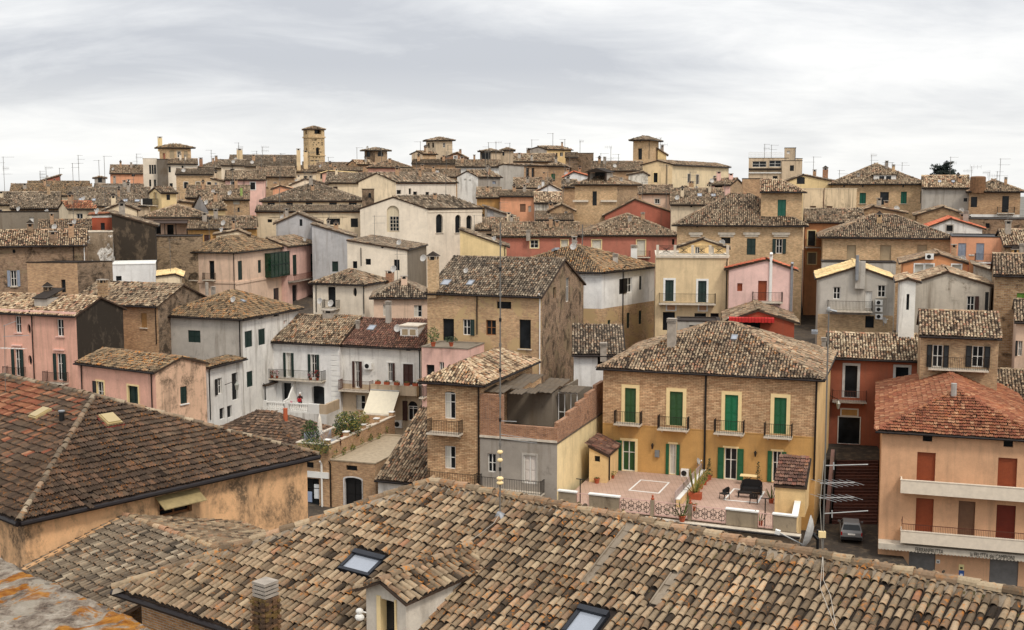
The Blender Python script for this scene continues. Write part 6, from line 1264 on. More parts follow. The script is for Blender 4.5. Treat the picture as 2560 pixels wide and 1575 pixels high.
def roof_tiles(poly, parent, org, du, dv, kind, nseg, lift, pal, lich, limit, skip=None, wob=.012, red=None, visible=True, redpal='red'):
    U, V, fr = tile_arrays(poly, du, dv, skip=skip); p0, e, w, n, Q = fr; N = len(U)
    w3 = np.array(p0) + U[:, None] * np.array(e) + V[:, None] * np.array(w)
    q = w3 - np.array(CAM); dep = q[:, 1] * CP - q[:, 2] * SP; px = 1280 + F * q[:, 0] / dep; py = 787.5 - F * (q[:, 1] * SP + q[:, 2] * CP) / dep
    seen = (px > -20) & (px < 2580) & (py < 1600) & (dep > 0); order = np.argsort(np.where(seen, dep, 1e6)); pick = np.zeros(N, bool); pick[order[:limit]] = True; pick &= seen
    rnd = np.clip(RNG.beta(1.6, 1.6, N), 0.001, .999)
    mats = [tilemat(pal, lich, True)]
    rest = ~pick; keep = rest & (dep > 0)
    redm = red(U, V) if red is not None else np.zeros(N, bool)
    wb = wob * (np.sin(U * 0.9 + V * 0.35) + np.sin(U * 0.37 - V * 0.6 + 1.0) + .6 * np.sin(U * 2.1 + V))
    lst = []; extra = []
    for sel, pl in ((keep & ~redm, pal), (keep & redm, redpal)):
        if sel.sum() == 0: continue
        v_, q_, r_ = tile_mesh(U[sel], V[sel], fr, du, dv, kind, nseg, lift, 1.0, rnd[sel]); 
        v_ = v_ + (np.repeat(wb[sel], len(v_) // sel.sum()))[:, None] * np.array(n)
        t = np_mesh('tile', v_, q_, r_, [tilemat(pl, lich if pl == pal else .1, True)], parent, org); t['kind'] = 'stuff'
    M0 = Matrix((e, w, n)).transposed(); o = Vector(org)
    for i in np.nonzero(pick)[0]:
        b = round(float(rnd[i]) * 11) / 11; pl = redpal if redm[i] else pal
        me = variant_mesh(kind, du, dv, nseg, lift, pl, lich if pl == pal else .1, int(round(b * 11)) + 20 * (i % 3), min(.999, max(.001, b)))
        ob = bpy.data.objects.new('tile', me); COL.objects.link(ob); ob.parent = parent
        pos = p0 + e * float(U[i] + RNG.normal(0, .012)) + w * float(V[i] + RNG.normal(0, .022) - (abs(RNG.normal(0, .12)) if RNG.random() < .05 else 0)) + n * float(wb[i] + abs(RNG.normal(0, .005)))
        R = M0 @ Matrix.Rotation(RNG.normal(0, .03 if RNG.random() < .93 else .13), 3, 'Z') @ Matrix.Rotation(RNG.normal(0, .015), 3, 'X')
        ob.matrix_local = Matrix.Translation(pos - o) @ R.to_4x4()
def ridge_objs(p, q, parent, org, pal, lich, r=.13, step=.42, lift=.05):
    p, q = Vector(p), Vector(q); dd = q - p; N = max(1, int(round(dd.length / step))); st = dd.length / N; dd.normalize(); s = dd.cross(Vector((0, 0, 1))).normalized(); up = s.cross(dd)
    for i in range(N):
        k = random.randrange(6); key = ('ridge', pal, lich, k, round(r, 3), round(st, 2))
        if key not in VAR:
            V = []; Qf = []; n = 7
            for rad in (1.0, .84):
                for t, sc, z in ((-.03, 1.0, .02), (st + .02, .86, 0.0)):
                    for a in np.linspace(math.pi, 0, n): V.append((r * sc * rad * math.cos(a), t, r * sc * rad * math.sin(a) + z))
            for a in range(n - 1): Qf += [(a, a + 1, n + a + 1, n + a), (2 * n + a + 1, 2 * n + a, 3 * n + a, 3 * n + a + 1), (a + 1, a, 2 * n + a, 2 * n + a + 1)]
            me = bpy.data.meshes.new('ridge_tile'); me.from_pydata(V, [], Qf); me.materials.append(tilemat(pal, lich, True)); at = me.attributes.new('rnd', 'FLOAT', 'FACE'); at.data.foreach_set('value', [(.35, .6, .86, .95, .7, .45)[k]] * len(Qf)); me.update(); VAR[key] = me
        ob = bpy.data.objects.new('ridge_tile', VAR[key]); COL.objects.link(ob); ob.parent = parent
        R = Matrix((s, dd, up)).transposed() @ Matrix.Rotation(random.gauss(0, .035), 3, 'Z') @ Matrix.Rotation(random.gauss(0, .03), 3, 'X')
        ob.matrix_local = Matrix.Translation(p + dd * (i * st) + up * (lift - .06 + random.gauss(0, .012)) + s * random.gauss(0, .012) - Vector(org)) @ R.to_4x4()
MORT = plaster(C(140, 126, 108), .5, .35, name='ridge_mortar')
def mortar(p, q, side, parent, org, wdt=.30, thick=.05):
    p, q = Vector(p), Vector(q); dd = (q - p); n = int(dd.length / .12); m = MB(); prev = None
    for i in range(n + 1):
        a = p + dd * (i / n); ww = wdt * (1 + .35 * mn.noise(a * 2.3)); h = thick * (1 + .8 * mn.noise(a * 5.0))
        cur = (a + Vector((0, 0, h + .03)), a + Vector(side) * ww * .5 + Vector((0, 0, h)), a + Vector(side) * ww - Vector((0, 0, .02)))
        if prev: m.face([prev[0], cur[0], cur[1], prev[1]], MORT); m.face([prev[1], cur[1], cur[2], prev[2]], MORT)
        prev = cur
    return m.build('ridge_mortar', parent, org, smooth=True, merge=True)

# ---- the big clay tiled roof across the bottom of the picture
A = P(1074, 1205, 34.0); Bq = on_z(2560, 1492, A.z); rd = Vector((Bq.x - A.x, Bq.y - A.y, 0)).normalized(); gd = Vector((-rd.y, rd.x, 0)); gd = -gd if gd.y > 0 else gd
RUN = go_px(A, gd - rd, 286) if False else None
sl_ = 0.43
# run at which the hip meets pixel column 286
k = (286 - 1280) / F; hd = (gd - rd); q0 = A - CAM
def hip_at(t): return A + hd * t - Vector((0, 0, sl_ * t))
lo, hi = 1.0, 12.0
for _ in range(50):
    mid_ = (lo + hi) / 2
    if to_px(hip_at(mid_))[0] > 286: lo = mid_
    else: hi = mid_
RUN = lo; Cc = hip_at(RUN); Rend = A + rd * 21.0; Eend = Rend + gd * RUN - Vector((0, 0, sl_ * RUN)); zE = Cc.z
print('FG run', RUN, 'corner px', to_px(Cc), 'z', zE - CZ)
org = Vector((A.x + gd.x * 2, A.y + gd.y * 2, zE - 9))
fg = thing('tiled_house', 'nearest house whose broad lichen spotted clay tile roof fills the bottom of the picture', 'house', org, GROUP)
FGW = brick(C(176, 132, 88), C(140, 100, 66)); m = MB()
base = [Cc + rd * .55 - gd * .5, Eend - gd * .5, Rend - gd * 6 + rd * 0, A - rd * 5.0 - gd * 4.5 + rd * 0.6]
for i in range(4):
    a, b = base[i], base[(i + 1) % 4]; zt_ = zE - .12; m.face([Vector((a.x, a.y, zE - 9)), Vector((b.x, b.y, zE - 9)), Vector((b.x, b.y, zt_)), Vector((a.x, a.y, zt_))], FGW, [(0, 0), ((b - a).length, 0), ((b - a).length, 9), (0, 9)])
m.build('wall', fg, org)
front = [Cc, Eend, Rend, A]; bk_drop = 4.5
back_l = A - rd * RUN - gd * RUN - Vector((0, 0, sl_ * RUN)); back = [Rend - gd * RUN - Vector((0, 0, sl_ * RUN)), back_l, A, Rend]; left = [back_l, Cc, A]
m = MB()
for S in (front, back, left):
    dn = Vector((0, 0, -.14)); m.face(S, CHANNEL); m.face([p + dn for p in S][::-1], UNDER)
    for i in range(len(S)): m.face([S[i], S[i] + dn, S[(i + 1) % len(S)] + dn, S[(i + 1) % len(S)]], UNDER)
fgr = m.build('roof', fg, org)
p0, e_, w_v, n_v, Qq = poly_uv(front)
def uvp(p): return (p - p0).dot(e_), (p - p0).dot(w_v)
def on_fg(px, py): return on_plane(px, py, p0, n_v)
sk1 = [uvp(on_fg(*c)) for c in ((893, 1382), (975, 1402), (912, 1447), (848, 1421))]; sk2 = [uvp(on_fg(*c)) for c in ((1462, 1524), (1535, 1543), (1470, 1600), (1388, 1590))]
def bounds(qs): a = np.array(qs); return a[:, 0].min(), a[:, 0].max(), a[:, 1].min(), a[:, 1].max()
def box_from(qs):
    a = np.array(qs); w_ = (np.hypot(*(a[1] - a[0])) + np.hypot(*(a[2] - a[3]))) / 2; h_ = (np.hypot(*(a[3] - a[0])) + np.hypot(*(a[2] - a[1]))) / 2; c = a.mean(0); return c[0], c[1], w_, h_
b1, b2 = box_from(sk1), box_from(sk2); print('skylights', b1, b2)
dc = uvp(on_fg(1030, 1560)); 
def skipfg(U, V):
    s = np.zeros(len(U), bool)
    for c in (b1, b2): s |= (abs(U - c[0]) < c[2] / 2 + .02) & (abs(V - c[1]) < c[3] / 2 + .12)
    for (ua, va, ub, vb, ww) in STRIPS:
        t = np.clip(((U - ua) * (ub - ua) + (V - va) * (vb - va)) / ((ub - ua) ** 2 + (vb - va) ** 2), 0, 1); s |= np.hypot(U - ua - t * (ub - ua), V - va - t * (vb - va)) < ww
    return s
# two cemented gutters run down the slope
STRIPS = []
for (pa_, pb_) in (((1572, 1322), (1465, 1462)), ((1690, 1438), (1640, 1515)),):
    ua, va = uvp(on_fg(*pa_)); ub, vb = uvp(on_fg(*pb_)); STRIPS.append((ua, va, ua, vb, .10))
roof_tiles(front, fgr, org, .20, .345, 'coppi', 6, .048, 'coppi', .6, 300, skip=skipfg)
for (ua, va, ub, vb, ww) in STRIPS:
    m = MB(); f_ = Fr(p0, e_, w_v, n_v); v = min(va, vb)
    while v < max(va, vb):
        m.box(f_, ua - .11, ua + .11, v, v + .40, .01 + .02 * math.sin(v * 9), .035 + .02 * math.sin(v * 9), MORT); v += .36
    for sgn in (-1, 1): m.box(f_, ua + sgn * .12 - .02, ua + sgn * .12 + .02, min(va, vb), max(va, vb), .0, .07, MORT)
    m.build('channel', fgr, org)
ridge_objs(Rend, A, fgr, org, 'coppi', .5, .15, .48, .09); ridge_objs(Cc, A, fgr, org, 'coppi', .9, .14, .46, .08)
mortar(A, Rend, gd - Vector((0, 0, sl_)), fgr, org, .42); mortar(Cc, A, (gd + rd * .9).normalized() - Vector((0, 0, .1)), fgr, org, .34)
m = MB(); GU = simple('dark_gutter', C(38, 32, 32), .45, .3)
gpts = [Cc + gd * .08 - Vector((0, 0, .10)), Eend + gd * .08 - Vector((0, 0, .10))]; m.tube(gpts[0], gpts[1], .085, GU, 8); m.tube(Cc + gd * .08 - Vector((0, 0, .1)), back_l - rd * .08 - Vector((0, 0, .1)), .085, GU, 8); m.build('gutter', fg, org)
# moss and grit lodged between the tiles
MOSS = [simple('moss_%d' % i, C(*c), .95, var=.4, scale=20) for i, c in enumerate(((66, 60, 32), (92, 82, 52), (52, 44, 34), (112, 98, 74)))]
m = MB(); rr = random.Random(4); umax = (Eend - p0).dot(e_)
for i in range(900):
    u = (int(rr.uniform(0, umax) / .20)) * .20 + .0; v = rr.uniform(.1, 7.4) if rr.random() < .55 else 7.3 - abs(rr.gauss(0, .5)); q = p0 + e_ * u + w_v * v
    if (q - A).dot(rd) < -(q - A).dot(gd) * 0 - .6 * max(0, (q - A).dot(gd)): continue
    r_ = rr.uniform(.02, .055); a = [q + e_ * (r_ * math.cos(t)) + w_v * (r_ * 1.8 * math.sin(t)) + n_v * .015 for t in np.linspace(0, 6.283, 7)[:-1]]; top_ = q + n_v * (.03 + r_ * .8); mt = rr.choice(MOSS)
    for k in range(6): m.face([a[k], a[(k + 1) % 6], top_], mt)
m.build('moss', fgr, org)['kind'] = 'stuff'
# roof windows
for c in (b1, b2):
    f_ = Fr(p0 + e_ * c[0] + w_v * c[1], e_, w_v, n_v); hw, hh = c[2] / 2, c[3] / 2; DG = simple('dark_flashing', C(44, 46, 52), .45, .4); m = MB(); fw = .10
    for a0, a1, c0, c1, hz in ((-hw, hw, -hh, -hh + fw, .10), (-hw, hw, hh - fw * 1.6, hh, .16), (-hw, -hw + fw, -hh + fw, hh - fw * 1.6, .11), (hw - fw, hw, -hh + fw, hh - fw * 1.6, .11)): m.box(f_, a0, a1, c0, c1, -.05, hz, DG)
    sk = m.build('skylight', fgr, org); g = MB(); g.box(f_, -hw + fw, hw - fw, -hh + fw, hh - fw * 1.6, -.05, .07, SKYGLASS)
    for a0, a1, c0, c1 in ((-hw + fw, -hw + fw + .05, -hh + fw, hh - fw * 1.6), (hw - fw - .05, hw - fw, -hh + fw, hh - fw * 1.6)): pass
    g.build('pane', sk, org)
# dormer: face towards the street side (down the slope)
dl, dr = on_fg(905, 1620), None
DW = 1.05; DH = 1.9
c_ = P(985, 1500, 25.6); 
def find_depth(px, py, lift):
    # point under pixel whose height above the roof plane is lift
    return on_plane(px, py, p0 + n_v * 0 + Vector((0, 0, lift)), n_v)
apex = find_depth(964, 1448, 1.55); fl = Fr(Vector((apex.x, apex.y, apex.z)), rd, gd, (0, 0, 1))
hwd = .66; ev = -.30; DP = plaster(C(206, 196, 180), .35, .12); m = MB(); bot = -1.9; back_ = -3.4
wz0, wz1, wx0, wx1 = -1.62, -.52, -.16, .30
def q4(a, b, c, d, mt): m.face([a, b, c, d], mt)
# front face with a window hole
for (x0, x1, z0, z1) in ((-hwd, wx0, bot, ev), (wx1, hwd, bot, ev), (wx0, wx1, bot, wz0), (wx0, wx1, wz1, ev)): q4(fl(x0, 0, z0), fl(x1, 0, z0), fl(x1, 0, z1), fl(x0, 0, z1), DP)
m.face([fl(-hwd, 0, ev), fl(hwd, 0, ev), fl(0, 0, -.05)], DP)
for sx in (-hwd, hwd): q4(fl(sx, 0, bot), fl(sx, back_, bot), fl(sx, back_, ev), fl(sx, 0, ev), DP)
do = m.build('dormer', fgr, org); m = MB()
for a, b, c, d in ((wx0, wz0, wx0, wz1), (wx1, wz0, wx1, wz1)): m.face([fl(a, 0, b), fl(a, -.2, b), fl(c, -.2, d), fl(c, 0, d)], CREAMP)
for z in (wz0, wz1): m.face([fl(wx0, 0, z), fl(wx1, 0, z), fl(wx1, -.2, z), fl(wx0, -.2, z)], CREAMP)
for x0, x1, z0, z1 in ((wx0 - .13, wx0, wz0 - .1, wz1 + .06), (wx1, wx1 + .05, wz0 - .1, wz1 + .06), (wx0, wx1, wz0 - .1, wz0)): m.box(fl, x0, x1, .003, .03, z0, z1, CREAMP)
m.face([fl(wx0, -.2, wz0), fl(wx1, -.2, wz0), fl(wx1, -.2, wz1), fl(wx0, -.2, wz1)], GLASS); m.build('window', do, org)
for sgn, nm in ((-1, 'l'), (1, 'r')):
    e1_, e2_ = fl(sgn * (hwd + .18), .22, ev - .09), fl(sgn * (hwd + .18), back_, ev - .09); r1, r2 = fl(0, .22, 0), fl(0, back_, 0)
    S = [e2_, e1_, r1, r2] if sgn < 0 else [e1_, e2_, r2, r1]
    mm = MB(); dn = Vector((0, 0, -.06)); mm.face(S, CHANNEL); mm.face([p + dn for p in S][::-1], UNDER)
    for i in range(4): mm.face([S[i], S[i] + dn, S[(i + 1) % 4] + dn, S[(i + 1) % 4]], UNDER)
    mm.build('dormer_roof', do, org)
    U, V, fr = tile_arrays(S, .2, .32); v_, q_, r_ = tile_mesh(U, V, fr, .2, .32, 'coppi', 6, .035, 1.2); t = np_mesh('dormer_tile', v_, q_, r_, [tilemat('coppi', .7, True)], do, org); t['kind'] = 'stuff'
x = ridge_arrays(fl(0, .25, 0), fl(0, back_, 0), .12, .4, 6, .08); t = np_mesh('dormer_ridge', *x, [tilemat('coppi', .9, True)], do, org)
# chimney of separate bricks with a slatted concrete cap
cp = find_depth(662, 1600, .0); cpt = find_depth(665, 1490, 0); ctop = P(664, 1440, 27.5); ctop = on_plane(664, 1490, Vector((ctop.x, ctop.y, 0)), Vector((0, 1, 0)))
fl2 = Fr(Vector((ctop.x, ctop.y, ctop.z)), rd, gd, (0, 0, 1)); hw = .235; m = MB(); m.box(fl2, -hw + .06, hw - .06, -hw + .06, hw - .06, -2.6, 0, MORT); ch = m.build('chimney', fgr, org)
bm_ = [brick_m for brick_m in (simple('old_brick', C(112, 84, 60), .95, var=.5, scale=6), simple('burnt_brick', C(84, 64, 48), .95, var=.5, scale=6), simple('mossy_brick', C(104, 82, 46), .95, var=.5, scale=6))]; bme = []
for mt in bm_:
    x = MB(); x.box(WORLD, -.112, .112, -.05, .05, -.030, .030, mt); ob = x.build('brick'); bme.append(ob.data); bpy.data.objects.remove(ob)
rr = random.Random(5)
for c in range(34):
    z = -.035 - c * .068
    for face_ in range(4):
        for j in range(2):
            off = (-.115 if j == 0 else .115) + (.0 if c % 2 else .0) + rr.uniform(-.01, .01); x, y, rot = ((off, hw - .04, 0), (hw - .04, off, 90), (off, -hw + .04, 0), (-hw + .04, off, 90))[face_]
            if c % 2: x, y = (x + (.06 if rot == 0 else 0) * (1 if j else -.4), y + (.06 if rot else 0) * (1 if j else -.4))
            ob = bpy.data.objects.new('brick', rr.choice(bme)); COL.objects.link(ob); ob.parent = ch
            ax = math.atan2(rd.y, rd.x) + math.radians(rot); ob.matrix_local = Matrix.Translation(fl2(x, y, z) + Vector((rr.uniform(-.008, .008), rr.uniform(-.008, .008), 0)) - org) @ Matrix.Rotation(ax, 4, 'Z')
m = MB()
for i in range(4): m.box(fl2, -hw + .01, hw - .01, -hw + .01, hw - .01, .02 + i * .10, .085 + i * .10, CONC)
m.box(fl2, -hw + .1, hw - .1, -hw + .1, hw - .1, 0, .34, BLACKP)
m.face([fl2(-hw + .01, -hw + .01, .388), fl2(hw - .01, -hw + .01, .388), fl2(hw - .01, hw - .01, .388), fl2(-hw + .01, hw - .01, .388)], CONC); m.build('chimney_cap', ch, org)
cam_d = MB(); q = fl(-hwd - .12, .12, -.95)
for (o_, s) in ((0, .10), (.16, .12)): cam_d.blob((q.x, q.y, q.z - o_), s, s * .8, s * .8, WHITEP, 8, 6)
cam_d.tube(q, fl(-hwd, 0, -1.0), .02, WHITEP, 5); cam_d.build('security_lamp', do, org)

# ---- dark tiled roof at the left with its apricot wall
F2 = House('apricot_house', 'apricot house at lower left with mouldy walls and a big dark grooved hip roof', 60, 767, 1283, 40, y1=1129, D=21, roof='hip', wall=plaster(C(232, 180, 126), .3, .54), pal='dark', lich=.35, kind='flat', pitch=.405, h=11, ov=.35, tiles=False, gut=False, ends=(1, 1))
F2.win('f', 'w', 399, 1251, 480, 1287, fmat=WOODF, dep=.25)
fr, L = F2.wf('f'); a0, a1, c0, c1 = F2.rect('f', 396, 1234, 480, 1252); m = MB(); CANOPY = simple('tin_canopy', C(150, 132, 92), .7, var=.25)
m.prism([fr(a0 - .15, .02, c1), fr(a1 + .25, .02, c1), fr(a1 + .25, .65, c0 - .08), fr(a0 - .15, .65, c0 - .08)], (0, 0, .04), CANOPY)
for u in (a0, a1): m.tube(fr(u, .02, c0 - .25), fr(u, .55, c0), .02, RUST, 5)
m.build('canopy', F2.ob, F2.org); F2.done()
f2r = [c for c in F2.ob.children if c.name.startswith('roof')][0]
S_front = F2.slopes[2]; S_left = F2.slopes[0]; S_right = F2.slopes[1]
def redleft(U, V):
    p0, e, w, n, Q = poly_uv(S_left); p = np.array(p0) + U[:, None] * np.array(e) + V[:, None] * np.array(w); q = p - np.array(CAM); dep = q[:, 1] * CP - q[:, 2] * SP
    x = 1280 + F * q[:, 0] / dep; y = 787.5 - F * (q[:, 1] * SP + q[:, 2] * CP) / dep
    zone = ((x < 95) & (y < 1040) & (y > 955 + x * .15)); r = RNG.random(len(U)); return (zone & (r < .85)) | ((x < 260) & (y < 1150) & (r < .10))
roof_tiles(S_front, f2r, F2.org, .225, .36, 'flat', 5, .075, 'dark', .4, 190, wob=.01)
roof_tiles(S_left, f2r, F2.org, .225, .36, 'flat', 5, .075, 'dark', .3, 110, wob=.01, red=redleft)
roof_tiles(S_right, f2r, F2.org, .225, .36, 'flat', 5, .075, 'dark', .3, 0, wob=.01)
for a, b in F2.ridges: ridge_objs(a, b, f2r, F2.org, 'grey', .4, .13, .42, .07)
m = MB()
for S in F2.slopes:
    a, b = S[0], S[1]; p0_, e, w, n, Q = poly_uv(S); out = Vector((-w.x, -w.y, 0)).normalized(); m.tube(a + out * .06 - Vector((0, 0, .1)), b + out * .06 - Vector((0, 0, .1)), .10, GU, 8)
m.build('gutter', F2.ob, F2.org)['kind'] = 'stuff'
for (px, py, w, h_, yw) in ((103, 1039, .55, .62, 0), (275, 1054, .55, .62, 0)):
    q, e, wv, n = F2.surf(px, py); f_ = Fr(q, e, wv, n); m = MB(); m.box(f_, -.42, .42, -.5, .45, .02, .07, simple('red_flashing', C(132, 52, 44), .6)); sk = m.build('skylight', f2r, F2.org); g = MB(); DOM = simple('yellowed_dome', C(176, 156, 112), .4, var=.06)
    g.box(f_, -.33, .33, -.40, .40, .07, .17, DOM); g.box(f_, -.28, .28, -.34, .34, .17, .22, DOM); g.build('dome', sk, F2.org)
q, e, wv, n = F2.surf(155, 1056); m = MB(); m.tube(q, q + Vector((0, 0, .45)), .11, BLACKP, 10); m.tube(q + Vector((0, 0, .45)), q + Vector((0, 0, .5)), .13, ZINC, 10); m.build('flue', f2r, F2.org)

# ---- small clay roof wedged between them
Az = P(312, 1290, 42.6); Bz = on_z(548, 1377, Az.z); r3 = Vector((Bz.x - Az.x, Bz.y - Az.y, 0)).normalized(); g3 = Vector((-r3.y, r3.x, 0)); g3 = -g3 if g3.y > 0 else g3
s3 = .27; run3 = 8.5; o3 = Vector(((Az.x + Bz.x) / 2, (Az.y + Bz.y) / 2, Az.z - 7)); Bz = Bz + r3 * .4
t3 = thing('tiled_house', 'low house between the dark roof and the nearest roof, covered in small brown clay tiles', 'house', o3, GROUP)
# the left edge of the near slope follows the apricot wall
wf2, _L = F2.wf('f'); al = on_plane(85, 1412, wf2.o, wf2.y); 
dnv = g3 - Vector((0, 0, s3)); upn = Vector((r3)).cross(-dnv).normalized(); upn = upn if upn.z > 0 else -upn
def on3(px, py): return on_plane(px, py, Az, upn)
Lb = on3(85, 1412); Lb = Lb + (Lb - Az) * .35
nslope = [Lb + r3 * .0, Bz + dnv * run3, Bz, Az]
if (nslope[1] - nslope[0]).dot(r3) < 0.5: nslope[0] = Az + dnv * run3
fslope = [Bz - g3 * 5 - Vector((0, 0, s3 * 5)), Az - g3 * 5 - Vector((0, 0, s3 * 5)), Az, Bz]
m = MB()
for S in (nslope, fslope):
    dn = Vector((0, 0, -.12)); m.face(S, CHANNEL)
    for i in range(4): m.face([S[i], S[i] + dn, S[(i + 1) % 4] + dn, S[(i + 1) % 4]], UNDER)
r3o = m.build('roof', t3, o3)
# tiles run straight down the slope: lay them on a rectangle and keep those inside the slope
rectp = [Az + dnv * run3 - r3 * 14, Bz + dnv * run3, Bz, Az - r3 * 14]; pp0, pe, pw, pn_, pQ = poly_uv(rectp)
polyQ = np.array([((p - pp0).dot(pe), (p - pp0).dot(pw)) for p in nslope])
def skip3(U, V): return ~inside(np.stack([U, V], 1), polyQ, .1) if ((polyQ[1] - polyQ[0])[0] * (polyQ[2] - polyQ[1])[1] - (polyQ[1] - polyQ[0])[1] * (polyQ[2] - polyQ[1])[0]) > 0 else ~inside(np.stack([U, V], 1), polyQ[::-1], .1)
roof_tiles(rectp, r3o, o3, .205, .34, 'coppi', 5, .045, 'grey', .3, 300, skip=skip3, wob=.02)
roof_tiles(fslope, r3o, o3, .205, .34, 'coppi', 5, .045, 'coppi', .3, 0, wob=.02)
ridge_objs(Bz, Az, r3o, o3, 'bright', .4, .13, .42, .08)
vb = MB(); vb.prism([Az + Vector((0, 0, .02)), Lb + Vector((0, 0, .02)), Lb + r3 * .22 + Vector((0, 0, .02)), Az + r3 * .22 + Vector((0, 0, .02))], (0, 0, .09), plaster(C(206, 160, 110), .4, .3)); vb.build('flashing', t3, o3)
m = MB(); cc = [nslope[0] + r3 * .3, nslope[1] - r3 * .2, Bz - g3 * 4.6 - r3 * .2, Az - g3 * 4.6 + r3 * .3]
for i in range(4):
    a, b = cc[i], cc[(i + 1) % 4]; zt_ = Az.z - run3 * s3 - .2; m.face([Vector((a.x, a.y, Az.z - 7)), Vector((b.x, b.y, Az.z - 7)), Vector((b.x, b.y, min(b.z, zt_))), Vector((a.x, a.y, min(a.z, zt_)))], BR2)
m.build('wall', t3, o3)
# ------------------------------------------------------------------ lower town: street, steps, terraces, shop
LEAF = [simple('leaf_%d' % i, C(*c), .7, var=.3) for i, c in enumerate(((44, 62, 28), (66, 84, 34), (92, 100, 44), (128, 118, 50), (30, 44, 24)))]
FLOW = [simple('petal_%d' % i, C(*c), .7, var=.1) for i, c in enumerate(((176, 30, 40), (214, 120, 140), (226, 200, 90)))]
POTM = simple('terracotta', C(168, 84, 54), .85, var=.15)
def leaves(mb, c, r, n, size, mats, seed=0, up=.2):
    rr = random.Random(seed)
    for _ in range(n):
        while True:
            v = Vector((rr.uniform(-1, 1), rr.uniform(-1, 1), rr.uniform(-1, 1)))
            if .25 < v.length < 1: break
        p = Vector(c) + Vector((v.x * r[0], v.y * r[1], v.z * r[2])); a = Vector((rr.gauss(0, 1), rr.gauss(0, 1), rr.gauss(0, .6) + up)).normalized(); b = a.orthogonal().normalized(); s = size * rr.uniform(.6, 1.4)
        mb.face([p - a * s, p + b * s * .4, p + a * s, p - b * s * .4], rr.choice(mats))
def pot_plant(label, p, h=.8, r=.3, pr=.16, mats=None, n=90, kind='round', size=.07, grp=None, seed=0, square=False, name='potted_plant'):
    t = thing(name, label, 'potted plant', p, grp); m = MB(); f = Fr(p, (1, 0, 0), (0, 1, 0), (0, 0, 1)); ph = pr * 1.7
    if square: m.box(yaw(p, -20), -pr * 1.6, pr * 1.6, -pr, pr, 0, ph, POTM)
    else: m.lathe(f, [(pr * .7, 0), (pr * .95, ph * .85), (pr * 1.1, ph * .86), (pr * 1.1, ph), (pr * .9, ph)], POTM, 10)
    m.build('pot', t, p); m = MB(); mats = mats or LEAF[:3]; q = Vector(p)
    if kind == 'cone':
        for i in range(6): z = ph + (h - ph) * (i + .4) / 6; leaves(m, q + Vector((0, 0, z)), (r * (1 - i / 7), r * (1 - i / 7), h / 8), n // 6, size, mats, seed + i)
    elif kind == 'palm':
        rr = random.Random(seed)
        for i in range(max(9, n // 8)):
            a = rr.uniform(0, 6.283); e = rr.uniform(.2, 1.2); L = h * rr.uniform(.6, 1.0); prev = q + Vector((0, 0, ph))
            for k in range(4):
                nx = q + Vector((math.cos(a) * r * 1.6 * (k + 1) / 4 * math.cos(e) * 1.4, math.sin(a) * r * 1.6 * (k + 1) / 4 * math.cos(e) * 1.4, ph + L * math.sin(min(1.57, e * (k + 1) / 3.0)) * (k + 1) / 4)); s = Vector((-math.sin(a), math.cos(a), 0)) * size * .6
                m.face([prev - s, prev + s, nx + s * .7, nx - s * .7], rr.choice(mats)); prev = nx
    else: leaves(m, q + Vector((0, 0, ph + (h - ph) * .5)), (r, r, (h - ph) * .55), n, size, mats, seed); m.tube(q + Vector((0, 0, ph * .8)), q + Vector((0, 0, ph + (h - ph) * .4)), .02, DARKWOOD, 5)
    m.build('foliage', t, p); return t

# steps and street
zD = TR.uz('f', 2122, 1111)[1]; zS = zD - 3.3
s0, s1 = on_z(2092, 1150, zD), on_z(2196, 1150, zD); b0, b1_ = on_z(2080, 1308, zS), on_z(2194, 1310, zS)
st = thing('staircase', 'flight of dark red brick steps climbing the alley between the ochre and apricot houses', 'stairs', (b0 + b1_) / 2, None); NS = 20; STM = [simple('step_brick_%d' % i, c, .9, var=.35, scale=5) for i, c in enumerate((C(84, 50, 42), C(72, 44, 38), C(94, 58, 48)))]
for i in range(NS):
    f0, f1 = i / NS, (i + 1) / NS; m = MB(); z = zS + (zD - zS) * f1
    q = [b0.lerp(s0, f0), b1_.lerp(s1, f0), b1_.lerp(s1, f1), b0.lerp(s0, f1)]; q = [Vector((v.x, v.y, z - .75)) for v in q]; q[2] += (q[2] - q[1]) * .05; m.prism(q, (0, 0, .75 - .004), STM[i % 3]); m.prism([q[0] + Vector((0, 0, .7)), q[1] + Vector((0, 0, .7)), q[1] + (q[2] - q[1]) * .08 + Vector((0, 0, .7)), q[0] + (q[3] - q[0]) * .08 + Vector((0, 0, .7))], (0, 0, .055), STONE if i % 4 == 9 else STM[(i + 1) % 3]); m.build('step', st, st.location)
m = MB(); d_ = (s0 - b0)
for i in range(9):
    q = b0.lerp(s0, i / 8) - Vector((.12, 0, 0)); q.z = zS + (zD - zS) * i / 8; m.tube(q, q + Vector((0, 0, 1.0)), .025, IRON, 5)
m.tube(b0 + Vector((-.12, 0, 1.0)), Vector((s0.x - .12, s0.y, zD + 1.0)), .03, IRON, 5); m.build('handrail', st, st.location)
def slab(name, label, cat, quad, zt, zb, mat):
    m = MB(); q = [Vector((v.x, v.y, zb)) for v in quad]; m.prism(q, (0, 0, zt - zb), mat); o_ = m.build(name, None, (q[0].x, q[0].y, zb))
    if cat: tag(o_, label, cat)
    else: o_['kind'] = 'structure'
    return o_
ASPH = plaster(C(62, 56, 50), .6, .25, name='old_asphalt')
slab('street', None, None, [on_z(1960, 1309, zS), on_z(2204, 1311, zS), on_z(2330, 1500, zS), on_z(1900, 1560, zS)], zS, zS - .5, ASPH)
l0, l1 = on_z(2060, 1149, zD), on_z(2215, 1149, zD); l2, l3 = l1 + Vector((1.2, 7.0, 0)), l0 + Vector((.5, 7.0, 0))
